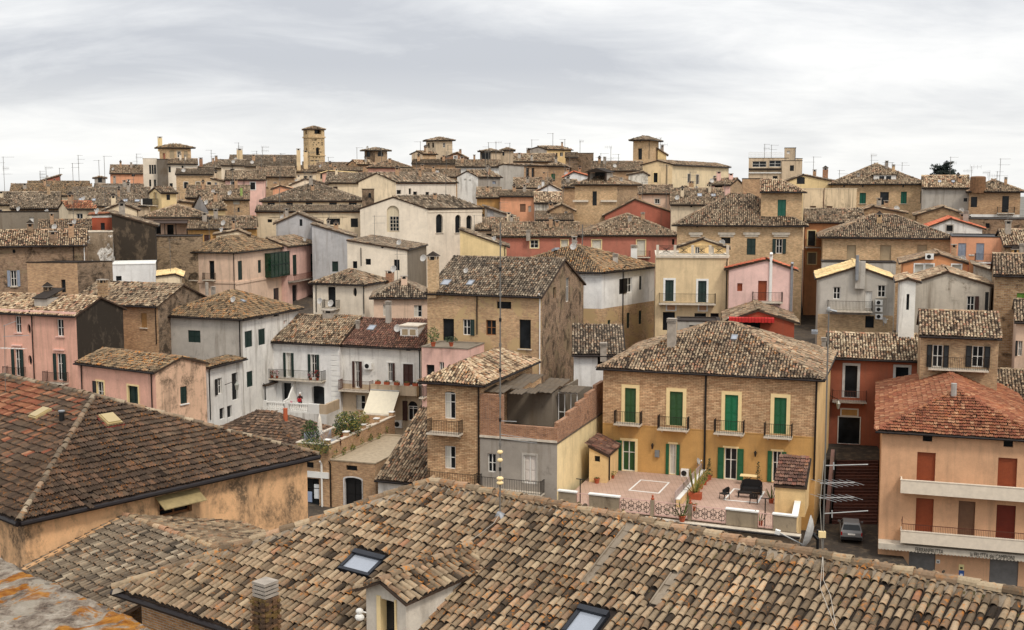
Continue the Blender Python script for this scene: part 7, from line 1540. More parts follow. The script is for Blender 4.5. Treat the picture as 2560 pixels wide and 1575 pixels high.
slab('upper_street', None, None, [l0, l1, l2, l3], zD - .006, zD - 4, ASPH)
wl = [b0 + Vector((-.25, 0, 0)), s0 + Vector((-.2, 0, 0))]
m = MB(); MAUVE = plaster(C(136, 104, 96), .5, .2); A_ = Vector((wl[0].x, wl[0].y, zS - .5)); B_ = Vector((wl[1].x, wl[1].y, zS - .5)); m.face([A_, B_, Vector((B_.x, B_.y, zD + .9)), Vector((A_.x, A_.y, zS + .8))], MAUVE); Ax, Bx = A_ - Vector((.3, 0, 0)), B_ - Vector((.3, 0, 0)); m.face([Ax, Bx, Vector((Bx.x, Bx.y, zD + .9)), Vector((Ax.x, Ax.y, zS + .8))], MAUVE); m.face([Vector((A_.x, A_.y, zS + .8)), Vector((B_.x, B_.y, zD + .9)), Vector((Bx.x, Bx.y, zD + .9)), Vector((Ax.x, Ax.y, zS + .8))], MAUVE); m.face([A_, Ax, Vector((Ax.x, Ax.y, zS + .8)), Vector((A_.x, A_.y, zS + .8))], MAUVE)
w = m.build('stair_wall', None, A_); tag(w, 'mauve rendered wall sloping up along the left of the brick steps', 'wall')
for a in np.linspace(0, 1, 6):
    for b in np.linspace(0, 1, 4): v = b0.lerp(b1_, b).lerp(s0.lerp(s1, b), a); GROUNDS.append((v.x, v.y, zS - 1.2))
for px, py in ((2000, 1340), (2120, 1340), (2180, 1380), (2060, 1400), (2120, 1450), (2000, 1450), (1930, 1500), (2250, 1480)): v = on_z(px, py, zS); GROUNDS.append((v.x, v.y, zS - .9))
# parked car, seen from behind
def car(p, yw, label):
    t = thing('parked_car', label, 'car', p); f = yaw(p, yw); body = simple('silver_paint', C(118, 118, 118), .4, .15, .04); gl = GLASS; Lc, Wc = 3.55, 1.54
    # side profile: y along the length (rear at 0), z
    low = [(0.0, .30), (0.02, .52), (0.05, .80), (.12, .93), (2.62, .95), (3.35, .80), (3.53, .62), (3.55, .30)]; up = [(.12, .93), (.42, 1.36), (.62, 1.42), (1.75, 1.43), (2.62, .95)]
    m = MB(); hw = Wc / 2
    def sk(prof, w0, w1fun):
        A = [f(-w1fun(z), y, z) for y, z in prof]; B = [f(w1fun(z), y, z) for y, z in prof]
        for i in range(len(prof) - 1): m.face([A[i], B[i], B[i + 1], A[i + 1]], body)
        m.face(A, body); m.face(B[::-1], body)
    sk(low, hw, lambda z: hw - max(0, (z - .6)) * .10); sk(up, hw, lambda z: hw - .05 - (z - .93) * .32)
    m.face([f(-hw, 0.0, .3), f(hw, 0, .3), f(hw, Lc, .3), f(-hw, Lc, .3)], BLACKP); m.build('body', t, p)
    m = MB(); w0, w1 = hw - .13, hw - .22
    m.face([f(-w0, .145, .99), f(w0, .145, .99), f(w1, .395, 1.33), f(-w1, .395, 1.33)], gl); m.build('rear_window', t, p)
    for sgn in (-1, 1):
        m = MB(); x = lambda z: sgn * (hw - .045 - (z - .93) * .32); m.face([f(x(.99), .35, .99), f(x(.99), 2.45, .99), f(x(1.36), 1.75, 1.36), f(x(1.36), .60, 1.36)], gl); m.build('side_window', t, p)
        m = MB(); m.box(f, sgn * hw - .10, sgn * hw - .02 if sgn > 0 else sgn * hw + .10, .0, .09, .62, .86, simple('tail_lamp', C(150, 24, 24), .25)) if sgn > 0 else m.box(f, -hw + .02, -hw + .12, .0, .09, .62, .86, simple('tail_lamp', C(150, 24, 24), .25)); m.build('tail_light', t, p)
        m = MB(); m.box(f, sgn * hw if sgn > 0 else -hw - .14, hw + .14 if sgn > 0 else -hw, 2.3, 2.42, .95, 1.08, body); m.build('mirror', t, p)
        for yv in (.58, 2.9):
            m = MB(); m.lathe(Fr(f(sgn * (hw - .16), yv, .29), f.y, f.z, f.x), [(.29, -.09), (.29, .09)], BLACKP, 14); w_ = m.build('wheel', t, p); m = MB(); m.lathe(Fr(f(sgn * (hw - .16), yv, .29), f.y, f.z, f.x), [(.17, -.095), (.17, .095)], ALU, 10); m.build('rim', w_, p)
    m = MB(); m.box(f, -hw + .02, hw - .02, -.07, .05, .32, .52, BLACKP); m.build('bumper', t, p); m = MB(); m.box(f, -.26, .26, -.012, .03, .66, .77, WHITEP); m.build('number_plate', t, p)
car(on_z(2128, 1360, zS), -14, 'small silver hatchback parked at the foot of the brick steps')

# ---- pink tiled roof terraces before the ochre house
zT = B1.uz('f', 1690, 1187)[1]
def T_(px, py): return on_z(px, py, zT)
c1, c2 = T_(1396, 1262), T_(1992, 1330); tf = (c2 - c1); tf.z = 0; LT = tf.length; tf.normalize(); tn = Vector((-tf.y, tf.x, 0)); fT = Fr(Vector((c1.x, c1.y, zT)), tf, tn, (0, 0, 1))
ter = thing('roof_terrace', 'pink tiled double roof terrace with white inlaid squares in front of the ochre house', 'terrace', (c1.x, c1.y, zT - 6))
TO = ter.location.copy()
def floor_mat():
    m, t, b = newmat('pink_floor_tiles'); pos = t.add('ShaderNodeNewGeometry').outputs['Position']
    bt = t.add('ShaderNodeTexBrick', {'Vector': pos, 'Color1': C(192, 162, 144), 'Color2': C(182, 152, 134), 'Mortar': C(156, 128, 112), 'Scale': 1.0, 'Mortar Size': .012, 'Brick Width': .32, 'Row Height': .32}, offset=0.0)
    c = t.mix(1.0, bt.outputs[0], t.ramp(t.noise(pos, .6, 7.0, .65), [(.3, .84), (.7, 1.08)]), 'MULTIPLY'); t.set(b.inputs['Base Color'], c); b.inputs['Roughness'].default_value = .6; return m
FM = floor_mat(); m = MB()
bl_, br_ = B1.Q[0] , B1.Q[1]; back_ = [Vector((br_.x, br_.y, zT)) - B1.n * .0, Vector((bl_.x, bl_.y, zT))]
bb = [Vector((v.x, v.y, zT)) for v in (c1, c2)] + [back_[0] - B1.n * .02 - B1.t * .9, back_[1] - B1.n * .02 - B1.t * .3]
m.face(bb, FM); m.build('floor', ter, TO)
def inlay(ps, w=.16):
    m = MB(); q = [T_(*p) + Vector((0, 0, .006)) for p in ps]; c = sum(q, Vector()) / 4
    for i in range(4):
        a, b = q[i], q[(i + 1) % 4]; ai, bi = a + (c - a).normalized() * w * 1.4, b + (c - b).normalized() * w * 1.4; m.face([a, b, bi, ai], WHITEP)
    m.build('inlaid_square', ter, TO)
inlay(((1601, 1199), (1675, 1206), (1648, 1234), (1570, 1226))); inlay(((1834, 1221), (1913, 1229), (1896, 1258), (1808, 1250)))
BASEW = plaster(C(150, 132, 112), .7, .35); m = MB(); q = [fT(-.1, -.05, -6), fT(LT + .2, -.05, -6), fT(LT + .2, -.05, -.05), fT(-.1, -.05, -.05)]; m.face(q, BASEW); e2 = bb[2] - bb[1]; q = [bb[1], bb[2], bb[2] - Vector((0, 0, 6)), bb[1] - Vector((0, 0, 6))]; m.face(q, YELL2); m.box(fT, -.4, LT + .3, -.55, -.02, -.32, -.1, STONE); m.tube(fT(-.4, -.62, -.2), fT(LT + .3, -.62, -.2), .09, GUTTER, 6); m.build('base_wall', ter, TO)
for (u0, u1, zz) in ((.86, .90, -2.6), (.60, .64, -2.6)):
    m = MB(); m.box(fT, LT * u0, LT * u1, -.08, -.04, zz, -1.0, GLASS); m.build('window', ter, TO)
def ufx(px): return go_px(fT(0, 0, 0), tf, px)
BLK = plaster(C(150, 134, 110), .6, .3); PINKIRON = simple('pink_iron', C(216, 176, 164), .6, var=.06)
for (xa, xb) in ((1396, 1440), (1473, 1547), (1815, 1893), (1932, 1990)):
    a, b = ufx(xa), ufx(xb); m = MB(); m.box(fT, a, b, -.03, .22, -.04, 1.0, BLK); o_ = m.build('parapet_block', ter, TO); m = MB(); m.box(fT, a - .06, b + .06, -.1, .30, 1.0, 1.09, WHITEP); m.build('coping', o_, TO)
for (xa, xb) in ((1626, 1634), (1720, 1728)):
    a, b = ufx(xa), ufx(xb); m = MB(); m.box(fT, a, b, -.03, .22, -.04, 1.08, BLK); m.lathe(Fr(fT((a + b) / 2, .1, 1.08), tf, tn, (0, 0, 1)), [(.1, 0), (.13, .1), (.05, .18), (.09, .26), (.02, .36)], POTM, 8); m.build('pillar', ter, TO)
for (xa, xb, gate) in ((1441, 1472, 1), (1548, 1625, 0), (1635, 1719, 0), (1729, 1814, 0), (1894, 1931, 1)):
    a, b = ufx(xa), ufx(xb); m = MB(); mt = PINKIRON
    for z in (.05, .95): m.box(fT, a, b, .06, .10, z, z + .05, mt)
    for u in (a, b - .05): m.box(fT, u, u + .05, .06, .10, .1, .95, mt)
    n_ = max(4, int((b - a) / .14))
    if gate:
        for i in range(1, n_): u = a + (b - a) * i / n_; m.box(fT, u - .012, u + .012, .07, .095, .1, .95, mt)
    else:
        k_ = max(2, int((b - a) / .5)); wd_ = (b - a) / k_
        for i in range(k_):
            c = a + wd_ * (i + .5); R = wd_ * .46
            for (cx, cz, r_) in ((c, .36, R * .8), (c, .64, R * .8), (c - wd_ / 2, .5, R * .8)):
                m.path([fT(min(b, max(a, cx + r_ * math.cos(t))), .08, cz + r_ * math.sin(t)) for t in np.linspace(0, 2 * math.pi, 13)], .022, IRON, 4)
            m.box(fT, c - .015, c + .015, .07, .09, .1, .95, IRON)
    m.build('gate' if gate else 'railing_panel', ter, TO)
for px in (1449, 1911): u = ufx(px); m = MB(); m.tube(fT(u, .1, 0), fT(u, .1, 2.0), .04, IRON, 6); m.tube(fT(u - .3, .1, 2.0), fT(u + .3, .1, 2.0), .035, IRON, 5); m.build('post', ter, TO)
d0, d1 = T_(1762, 1186), T_(1690, 1268); m = MB(); dv_ = (d1 - d0).normalized(); fD = Fr(d0, dv_, Vector((-dv_.y, dv_.x, 0)), (0, 0, 1)); LD = (d1 - d0).length
m.box(fD, 0, LD, -.0, .22, 0, .55, YELL2); m.box(fD, 0, LD, -.04, .26, .55, .62, WHITEP); m.box(fD, 0, LD, -.10, -.05, 0, 1.1, simple('grey_panel', C(170, 150, 142), .6)); m.build('dividing_wall', ter, TO)
# sheds
q = T_(1516, 1208); sa_ = House('garden_shed', 'little yellow shed with a rusty lean-to roof at the left of the pink terrace', 1473, 1517, 1136, q.y, at=1, ang=-19, xs=1546, roof='sr', wall=YELL2, pal='redbrown', pitch=.42, h=abs(P(1517, 1136, q.y).z - zT) + .02, ov=.15, os=.1, gut=False, ground=False, cat='shed', group=None, du=.25)
sa_.win('f', o if isinstance(o, str) else 'o', 1486, 1140, 1500, 1155); sa_.pipe('r', 1521, 1140, 1200); sa_.done()
q = T_(2012, 1292); sb_ = House('garden_shed', 'yellow shed with a red tiled slope at the right end of the pink terrace', 1938, 2014, 1216, q.y, at=1, ang=-19, D=3.2, roof='sf', wall=YELL2, pal='redbrown', pitch=.38, h=abs(P(2014, 1216, q.y).z - zT) + .02, ov=.12, os=.1, gut=False, ground=False, cat='shed', group=None, kind='flat', du=.3, dv=.42); sb_.done()
q = T_(1972, 1280); t = thing('barbecue', 'grey masonry barbecue with a tapering flue against the right hand shed', 'barbecue', q); m = MB(); f = yaw(q, -19); m.box(f, -.45, .45, -.3, .3, 0, .9, simple('dark_soot', C(40, 38, 36), .9)); m.build('hearth', t, q); m = MB(); a = [(-.42, -.28), (.42, -.28), (.42, .28), (-.42, .28)]; b = [(x * .4, y * .4) for x, y in a]
for i in range(4): m.face([f(*a[i], .9), f(*a[(i + 1) % 4], .9), f(*b[(i + 1) % 4], 1.6), f(*b[i], 1.6)], simple('grey_hood', C(104, 102, 100), .8))
m.box(f, -.15, .15, -.11, .11, 1.6, 2.0, CONC); m.build('hood', t, q)
a0 = bb[1] + Vector((-.15, .2, 0)); a1 = a0.lerp(bb[2], .62); dv_ = (a1 - a0).normalized(); fW = Fr(a0, dv_, Vector((-dv_.y, dv_.x, 0)), (0, 0, 1)); m = MB(); m.box(fW, 0, (a1 - a0).length, -.2, .1, -.02, 1.0, YELL2); m.box(fW, -.1, (a1 - a0).length, -.25, .16, 1.0, 1.08, WHITEP); m.build('side_wall', ter, TO)
# furniture
WICK = simple('black_wicker', C(26, 24, 24), .6)
def chair(label, p, yw):
    t = thing('garden_chair', label, 'chair', p, 'black wicker garden chairs'); f = yaw(p, yw)
    for x in (-.24, .24):
        for y in (-.22, .22): m = MB(); m.tube(f(x * 1.1, y * 1.15, 0), f(x, y, .42), .025, WICK, 5); m.build('leg', t, p)
    m = MB(); m.box(f, -.28, .28, -.26, .26, .40, .46, WICK); m.build('seat', t, p); m = MB(); n = 7
    for i in range(n):
        a = math.pi * i / (n - 1); b = math.pi * (i + .93) / (n - 1)
        if i == n - 1: break
        P0, P1 = (math.cos(a) * .3, .05 + math.sin(a) * .26), (math.cos(b) * .3, .05 + math.sin(b) * .26); h0 = .62 + .26 * math.sin(a) ** 2; h1 = .62 + .26 * math.sin(b) ** 2
        m.prism([f(*P0, .46), f(*P1, .46), f(P1[0] * 1.08, P1[1] * 1.15, h1), f(P0[0] * 1.08, P0[1] * 1.15, h0)], f.y * .03, WICK)
    m.build('backrest', t, p)
chair('black wicker chair alone left of the black sofa on the pink terrace', T_(1811, 1248), -60); chair('black wicker chair in front of the black sofa, over the white inlay', T_(1884, 1259), 180 - 15)
p = T_(1878, 1234); t = thing('garden_sofa', 'black wicker sofa with a rounded back on the right hand pink terrace', 'sofa', p); f = yaw(p, -18); m = MB(); m.box(f, -.7, .7, -.3, .35, .2, .44, WICK); m.build('seat', t, p); m = MB()
pts = [(-.75, .0), (-.75, .78), (-.5, .95), (.5, .95), (.75, .78), (.75, 0)]; m.prism([f(x, .33, z + .05) for x, z in pts], f.y * .07, WICK); m.build('backrest', t, p)
for sx in (-1, 1):
    m = MB(); m.box(f, sx * .72 - .06, sx * .72 + .06, -.3, .33, .05, .64, WICK); m.build('armrest', t, p)
p = T_(1862, 1243); t = thing('coffee_table', 'low black wicker table before the black sofa', 'table', p); f = yaw(p, -18); m = MB(); m.box(f, -.5, .5, -.28, .28, .34, .40, WICK); m.build('table_top', t, p)
for x in (-.45, .45):
    for y in (-.23, .23): m = MB(); m.box(f, x - .03, x + .03, y - .03, y + .03, 0, .34, WICK); m.build('leg', t, p)
p = T_(1871, 1212); t = thing('folding_table', 'cream topped folding table by the wall of the ochre house', 'table', p); f = yaw(p, -18); m = MB(); m.box(f, -.62, .62, -.35, .35, .70, .74, CREAMP); m.build('table_top', t, p)
for x in (-.5, .5): m = MB(); m.tube(f(x, -.3, 0), f(-x * .6, .3, .7), .02, DARKWOOD, 5); m.tube(f(x, .3, 0), f(-x * .6, -.3, .7), .02, DARKWOOD, 5); m.build('leg', t, p)
G_ = 'plants in terracotta pots on the pink terraces'
pot_plant('yellowing feathery shrub in a big square pot, nearest of the row along the dividing wall', T_(1738, 1247), 1.9, .55, .28, [LEAF[2], LEAF[3], LEAF[3]], 160, 'palm', .10, G_, 1, True)
for i, (px, py, lab) in enumerate(((1744, 1232, 'second from the camera'), (1752, 1222, 'third from the camera'), (1761, 1212, 'fourth from the camera'), (1767, 1203, 'furthest and next to the small conifer'))): pot_plant('leafy potted plant along the dividing wall, %s' % lab, T_(px, py), .8 + .1 * (i % 2), .28, .2, [LEAF[2], LEAF[3], LEAF[1]], 70, 'round', .07, G_, 2 + i)
pot_plant('dark conical conifer in a pot left of the second shuttered door pair', T_(1773, 1199), 1.7, .32, .2, [LEAF[4], LEAF[0]], 200, 'cone', .06, G_, 8); pot_plant('dark conical conifer in a pot behind the cream folding table', T_(1895, 1211), 1.7, .32, .2, [LEAF[4], LEAF[0]], 200, 'cone', .06, G_, 9)
pot_plant('spiky palm in a dark pot at the railing between the two terraces', fT(ufx(1708), -.28, -.1), 1.5, .55, .24, [LEAF[1], LEAF[2]], 150, 'palm', .07, G_, 10)
pot_plant('pot of low flowers beside the palm at the railing', T_(1732, 1276), .5, .3, .24, [LEAF[1], FLOW[0]], 60, 'round', .06, G_, 11)
pot_plant('empty looking pot pair against the small left shed', T_(1492, 1208), .45, .22, .22, [LEAF[0], LEAF[1]], 40, 'round', .06, G_, 12); pot_plant('small brown plant by the right corner of the small left shed', T_(1532, 1196), .6, .35, .14, [LEAF[0], LEAF[3]], 80, 'round', .06, G_, 13)
pot_plant('tall thin plant in a pot left of the right hand shed', T_(1928, 1258), 1.2, .3, .2, [LEAF[2], LEAF[1]], 80, 'palm', .06, G_, 14); pot_plant('two brownish plants in pots beside the barbecue', T_(1946, 1272), .7, .35, .22, [LEAF[3], LEAF[0]], 70, 'round', .06, G_, 15)
pot_plant('green spray of leaves hanging by the right gate', fT(ufx(1897), .4, 0), .9, .35, .2, [LEAF[1], LEAF[2]], 80, 'palm', .07, G_, 16)
p = fT(ufx(1812), -1.4, -2.0); t = thing('metal_hood', 'grey sheet metal hood on legs below the terrace railing', 'metal hood', p); f = yaw(p, -12); m = MB(); m.prism([f(-.55, -.4, 1.0), f(.55, -.4, 1.0), f(.5, .5, 1.25), f(-.5, .5, 1.25)], (0, 0, .04), ZINC); m.build('sheet', t, p)
for x in (-.45, .45):
    for y in (-.3, .4): m = MB(); m.tube(f(x, y, -2.0), f(x, y, 1.02 + (y + .3) * .25), .025, ZINC, 5); m.build('leg', t, p)
for a in np.linspace(0, 1, 7):
    v = fT(LT * a, -2, 0); GROUNDS.append((v.x, v.y, zT - 6.2)); v = fT(LT * a, 5, 0); GROUNDS.append((v.x, v.y, zT - 6.2))

# ---- shop building with the garden terrace, and the small roofs around it
SH = House('shop_house', 'low brick building with a black arched door and flat roof beside the garden terrace', 823, 938, 1160, 93, at=1, ang=-19, D=10.5, roof='flat', wall=BR2, h=4.4, ph=0, cap=simple('screed_roof', C(168, 152, 128), .9, var=.18), ground=False)
SH.win('f', 'd', 862, 1194, 905, 1276, col=BLACKP, fmat=BLACKP, shape='sa', dep=.3, sur=simple('pale_jamb', C(206, 202, 198), .7), swd=.12); SH.win('f', o if isinstance(o, str) else 'o', 865, 1164, 893, 1177); SH.pipe('f', 828, 1160, 1280, BLACKP); SH.done()
GT = House('shop_house', 'brick shop with a poster window under the planted garden terrace', 742, 822, 1136, 94.2, at=1, ang=-19, D=13, roof='flat', wall=BR2, h=5.6, ph=.75, cap=STONE, ground=False)
GT.win('f', 'w', 760, 1196, 798, 1262, fmat=BLACKP, name='shop_window'); GT.strip('f', 1186, .5, .15, WHITEP, 'fascia', 790); GT.win('f', 'o', 764, 1155, 784, 1170)
fr, L = GT.wf('f')
for r, c in (((762, 1230, 780, 1256), C(150, 164, 190)), ((783, 1212, 797, 1248), C(224, 226, 226))): a0, a1, c0, c1_ = GT.rect('f', *r); m = MB(); m.box(fr, a0, a1, -.19, -.17, c0, c1_, simple('poster_%d' % r[0], c, .6, var=.1)); m.build('poster', GT.ob, GT.org)
GT.pipe('f', 806, 1160, 1285, WHITEP, .09); GT.done()
for v in SH.Q + GT.Q: GROUNDS.append((v.x, v.y, SH.zb + .3)); 
for px, py in ((770, 1290), (850, 1290), (920, 1290), (790, 1320), (980, 1290)): v = on_z(px, py, SH.zb + .3); GROUNDS.append((v.x, v.y, SH.zb + .3))
fr, L = GT.wf('f'); zg = GT.ze
def G3(px, py): return on_z(px, py, zg)
m = MB(); f = Fr(GT.Q[1], GT.t, GT.n, (0, 0, 1))
for i, b in enumerate((0.0, 3.4, 6.6, 9.4, 12.6)): m.box(f, -.42, -.02, b, b + .4, .0, 1.15, BR2); m.box(f, -.47, .03, b - .05, b + .45, 1.15, 1.22, WHITEP)
m.build('pillar', GT.ob, GT.org)
m = MB()
for i in range(7): leaves(m, f(.12, .8 + i * 1.7, -.1 - .12 * (i % 3)), (.18, .8, .35), 60 if i % 3 else 25, .1, LEAF[:4], 70 + i)
o_ = m.build('creeper', None, GT.Q[1]); tag(o_, 'trailing green plants hanging over the outer face of the garden terrace parapet', 'creeper')
GG = 'plants on the garden terrace'
def bush(label, p, r, n, mats, seed, size=.12): 
    m = MB(); leaves(m, Vector(p) + Vector((0, 0, r[2])), r, n, size, mats, seed); rr = random.Random(seed)
    for i in range(6): m.tube(p, Vector(p) + Vector((rr.uniform(-.6, .6) * r[0], rr.uniform(-.6, .6) * r[1], r[2] * 1.2)), .03, DARKWOOD, 4)
    o_ = m.build('shrub', None, p); tag(o_, label, 'shrub', GG); return o_
bush('big dark green shrub with rusty leaves in the middle of the garden terrace', G3(868, 1104), (1.3, 1.2, 1.35), 1300, [LEAF[0], LEAF[4], LEAF[1], LEAF[3]], 21); bush('brownish flowering shrub right of the big dark shrub', G3(899, 1090), (1.0, .9, 1.15), 700, [LEAF[3], LEAF[2], simple('dry_leaf', C(128, 92, 60), .8)], 22)
bush('low trimmed hedge along the left rim of the garden terrace', G3(786, 1139), (1.5, .7, .75), 1100, [LEAF[3], LEAF[1], LEAF[0]], 23, .07); bush('climbing plant on the lattice beside the parasol', G3(776, 1120), (.8, .5, 1.2), 600, [LEAF[0], LEAF[1]], 24)
p = G3(800, 1112); t = thing('parasol', 'closed white parasol standing on the garden terrace', 'parasol', p); m = MB(); m.tube(p, p + Vector((0, 0, 2.7)), .03, WHITEP, 6); m.build('pole', t, p); m = MB(); m.lathe(Fr(p, (1, 0, 0), (0, 1, 0), (0, 0, 1)), [(.26, .95), (.24, 1.1), (.20, 1.7), (.13, 2.3), (.03, 2.72)], simple('parasol_cloth', C(226, 218, 204), .8), 10); m.build('canopy', t, p)
p = G3(795, 1120); t = thing('lattice_screen', 'grey green diagonal lattice screen behind the parasol', 'trellis', p); m = MB(); f = yaw(p, 40)
for i in range(12):
    for s_g in (-1, 1): x = -1.3 + 2.6 * i / 11; m.tube(f(x, 0, .1), f(min(1.3, max(-1.3, x + s_g * 1.0)), 0, 1.5), .018, GREYSH, 4)
m.build('lattice', t, p)
p = G3(834, 1122); t = thing('cafe_table', 'round metal table among chairs on the garden terrace', 'table', p); m = MB(); m.lathe(Fr(p, (1, 0, 0), (0, 1, 0), (0, 0, 1)), [(.5, .70), (.5, .73)], ZINC, 14); m.build('table_top', t, p); m = MB(); m.tube(p, p + Vector((0, 0, .7)), .03, ZINC, 6); m.build('leg', t, p)
for i, (px, py, lab) in enumerate(((822, 1124, 'left of'), (848, 1122, 'right of'))):
    p = G3(px, py); t = thing('metal_chair', 'thin framed metal chair %s the round garden table' % lab, 'chair', p, 'metal chairs on the garden terrace'); f = yaw(p, 30 + i * 150); m = MB(); m.box(f, -.2, .2, -.2, .2, .42, .45, BROWN); m.build('seat', t, p); m = MB(); m.box(f, -.2, .2, .18, .21, .5, .9, BROWN); m.build('backrest', t, p)
    for x in (-.18, .18):
        for y in (-.18, .18): m = MB(); m.tube(f(x, y, 0), f(x, y, .42), .015, IRON, 4); m.build('leg', t, p)
for i, (px, py, lab) in enumerate(((862, 1108, 'left of two red planters on the garden parapet'), (878, 1100, 'right of two red planters on the garden parapet'))): pot_plant(lab, G3(px, py) + Vector((0, 0, .55)), .4, .28, .18, [LEAF[1], LEAF[3]], 50, 'round', .06, GG, 30 + i, True)
p = G3(943, 1072); t = thing('red_bag', 'red and white bundle at the far end of the garden terrace', 'bag', p); m = MB(); m.blob((p.x, p.y, p.z + .35), .32, .28, .38, FLOW[0], 10, 7); m.build('bundle', t, p); m = MB(); m.blob((p.x + .15, p.y - .1, p.z + .65), .16, .14, .12, WHITEP, 8, 5); m.build('top', t, p)
H('tiled_house', 'low house with a steep clay roof leaning on the narrow brick house', 945, 1066, 1194, 92, ang=-19, D=9, roof='sf', wall=plaster(C(222, 216, 206), .3), pal='coppi', lich=.3, pitch=.46, h=4, ov=.3, ground=False)
H('tiled_house', 'dark ridged hip roof in front of the white balustrade', 470, 738, 1126, 95.5, at=1, ang=-19, D=8.5, roof='hip', wall=APRI, pal='dark', lich=.3, kind='flat', pitch=.50, h=6, du=.25, dv=.36, ground=False, X=[(CH, 708, 720, 1020, 1052, simple('terracotta_pot', C(184, 96, 62), .8), 'pipe')])

# ---- balustraded terrace of the white house
zW = W1.uz('f', 795, 1019)[1]; fr, L = W1.wf('f'); wt = thing('terrace', 'white balustraded terrace at the foot of the white house with the flowered balcony', 'terrace', fr(L / 2, 1.5, zW - 6)); wo = wt.location.copy(); dep = 3.0
m = MB(); m.box(fr, -1.6, L - .1, .02, dep, zW - 6, zW, WHITE2); m.build('base', wt, wo)
ub = lambda px: (on_plane(px, 1030, fr(0, dep - .15, 0), fr.y) - fr.o).dot(fr.x)
for (xa, xb) in ((668, 716), (724, 772)):
    a, b = ub(xa), ub(xb); m = MB(); m.box(fr, a, b, dep - .28, dep - .03, zW, zW + .14, WHITEP); m.box(fr, a, b, dep - .28, dep - .03, zW + .80, zW + .92, WHITEP); m.build('rail', wt, wo); n_ = 9
    for i in range(n_):
        x = a + (b - a) * (i + .5) / n_; m = MB(); m.lathe(Fr(fr(x, dep - .155, zW + .14), fr.x, fr.y, fr.z), [(.05, 0), (.09, .16), (.04, .40), (.06, .55), (.05, .66)], WHITEP, 6); m.build('baluster', wt, wo)
for (xa, xb) in ((772, 800),): a, b = ub(xa), ub(xb); m = MB(); m.box(fr, a, b, dep - .3, dep - .01, zW, zW + .95, WHITEP); m.build('pier', wt, wo)
for xa in (664, 718): a = ub(xa); m = MB(); m.box(fr, a - .18, a + .2, dep - .3, dep - .02, zW, zW + 1.0, WHITEP); m.build('pier', wt, wo)
m = MB(); a = ub(800); m.box(fr, a, L - .1, dep - .3, dep - .01, zW, zW + .95, BEIGE2); m.box(fr, L - .35, L - .1, .05, dep - .31, zW, zW + 1.0, BEIGE2); m.build('parapet', wt, wo)
m = MB(); u = W1.uz('f', 738, 1000)[0]; m.prism([fr(u, .02, zW), fr(u, 2.6, zW), fr(u, 2.6, zW + 1.0), fr(u, 1.6, zW + 1.15), fr(u, .9, zW + 1.9), fr(u, .02, zW + 2.6)], fr.x * .15, WHITEP); m.build('dividing_wall', wt, wo)
# a person hanging out washing
def person(p, label):
    t = thing('person', label, 'person', p); V = []; E = []; R = []
    def add(co, r, par=None): V.append(tuple(Vector(p) + Vector(co)  - Vector(p))); R.append(r); i = len(V) - 1; (E.append((par, i)) if par is not None else None); return i
    pel = add((0, 0, .92), .15); ch = add((0, -.03, 1.22), .16, pel); nk = add((0, -.06, 1.44), .07, ch); hd = add((0, -.09, 1.56), .09, nk); add((0, -.08, 1.64), .10, hd)
    for s in (-1, 1):
        h = add((s * .10, 0, .84), .11, pel); k = add((s * .11, -.02, .48), .07, h); a = add((s * .11, .02, .09), .05, k); add((s * .12, -.12, .04), .045, a)
        sh = add((s * .19, -.03, 1.36), .07, ch); el = add((s * .26, -.18, 1.14), .05, sh); wr = add((s * .16, -.40, 1.22), .035, el); add((s * .14, -.48, 1.25), .04, wr)
    me = bpy.data.meshes.new('body'); me.from_pydata(V, E, []); ob = bpy.data.objects.new('body', me); COL.objects.link(ob); md = ob.modifiers.new('s', 'SKIN')
    for i, r in enumerate(R): me.skin_vertices[0].data[i].radius = (r, r)
    me.skin_vertices[0].data[0].use_root = True; ob.modifiers.new('b', 'SUBSURF').levels = 1
    bpy.context.view_layer.update(); m2 = bpy.data.meshes.new_from_object(ob.evaluated_get(bpy.context.evaluated_depsgraph_get())); bpy.data.objects.remove(ob)
    SKIN = simple('skin', C(196, 148, 122), .6); CL = simple('dark_red_clothes', C(58, 28, 30), .8)
    m2.materials.clear(); m2.materials.append(CL); m2.materials.append(SKIN)
    for pl in m2.polygons:
        c = pl.center; pl.material_index = 1 if (c.z > 1.47 or c.y < -.36 or c.z < .10) else 0
    m2.name = 'body'; ob = bpy.data.objects.new('body', m2); COL.objects.link(ob); ob.parent = t; m2.polygons.foreach_set('use_smooth', [True] * len(m2.polygons))
    m = MB(); m.blob((0, -.06, 1.68), .125, .13, .11, WHITEP, 10, 7); m.build('white_hair', t, None); m = MB(); m.box(WORLD, -.2, .2, -.52, -.49, .9, 1.24, FLOW[0]); m.build('held_cloth', t, None); return t
pp = W1.uz('f', 766, 1019); person(fr(pp[0] + .1, 1.5, zW), 'person with white hair in dark clothes holding a red cloth on the balustraded terrace')
p = fr(W1.uz('f', 748, 1015)[0], 1.7, zW); t = thing('drying_rack', 'white drying rack with washing beside the person on the terrace', 'drying rack', p); m = MB(); f = Fr(p, fr.x, fr.y, (0, 0, 1))
for x in (-.5, .5): m.tube(f(x, -.3, 0), f(x, .3, .9), .015, WHITEP, 4); m.tube(f(x, .3, 0), f(x, -.3, .9), .015, WHITEP, 4)
for i in range(6): m.tube(f(-.5, -.3 + .12 * i, .9), f(.5, -.3 + .12 * i, .9), .01, WHITEP, 4)
m.build('frame', t, p); m = MB()
for i, c in enumerate((WHITEP, FLOW[1], WHITEP)): m.box(f, -.45 + .3 * i, -.2 + .3 * i, -.2 + .1 * i, -.19 + .1 * i, .5, .91, c)
m.build('washing', t, p)
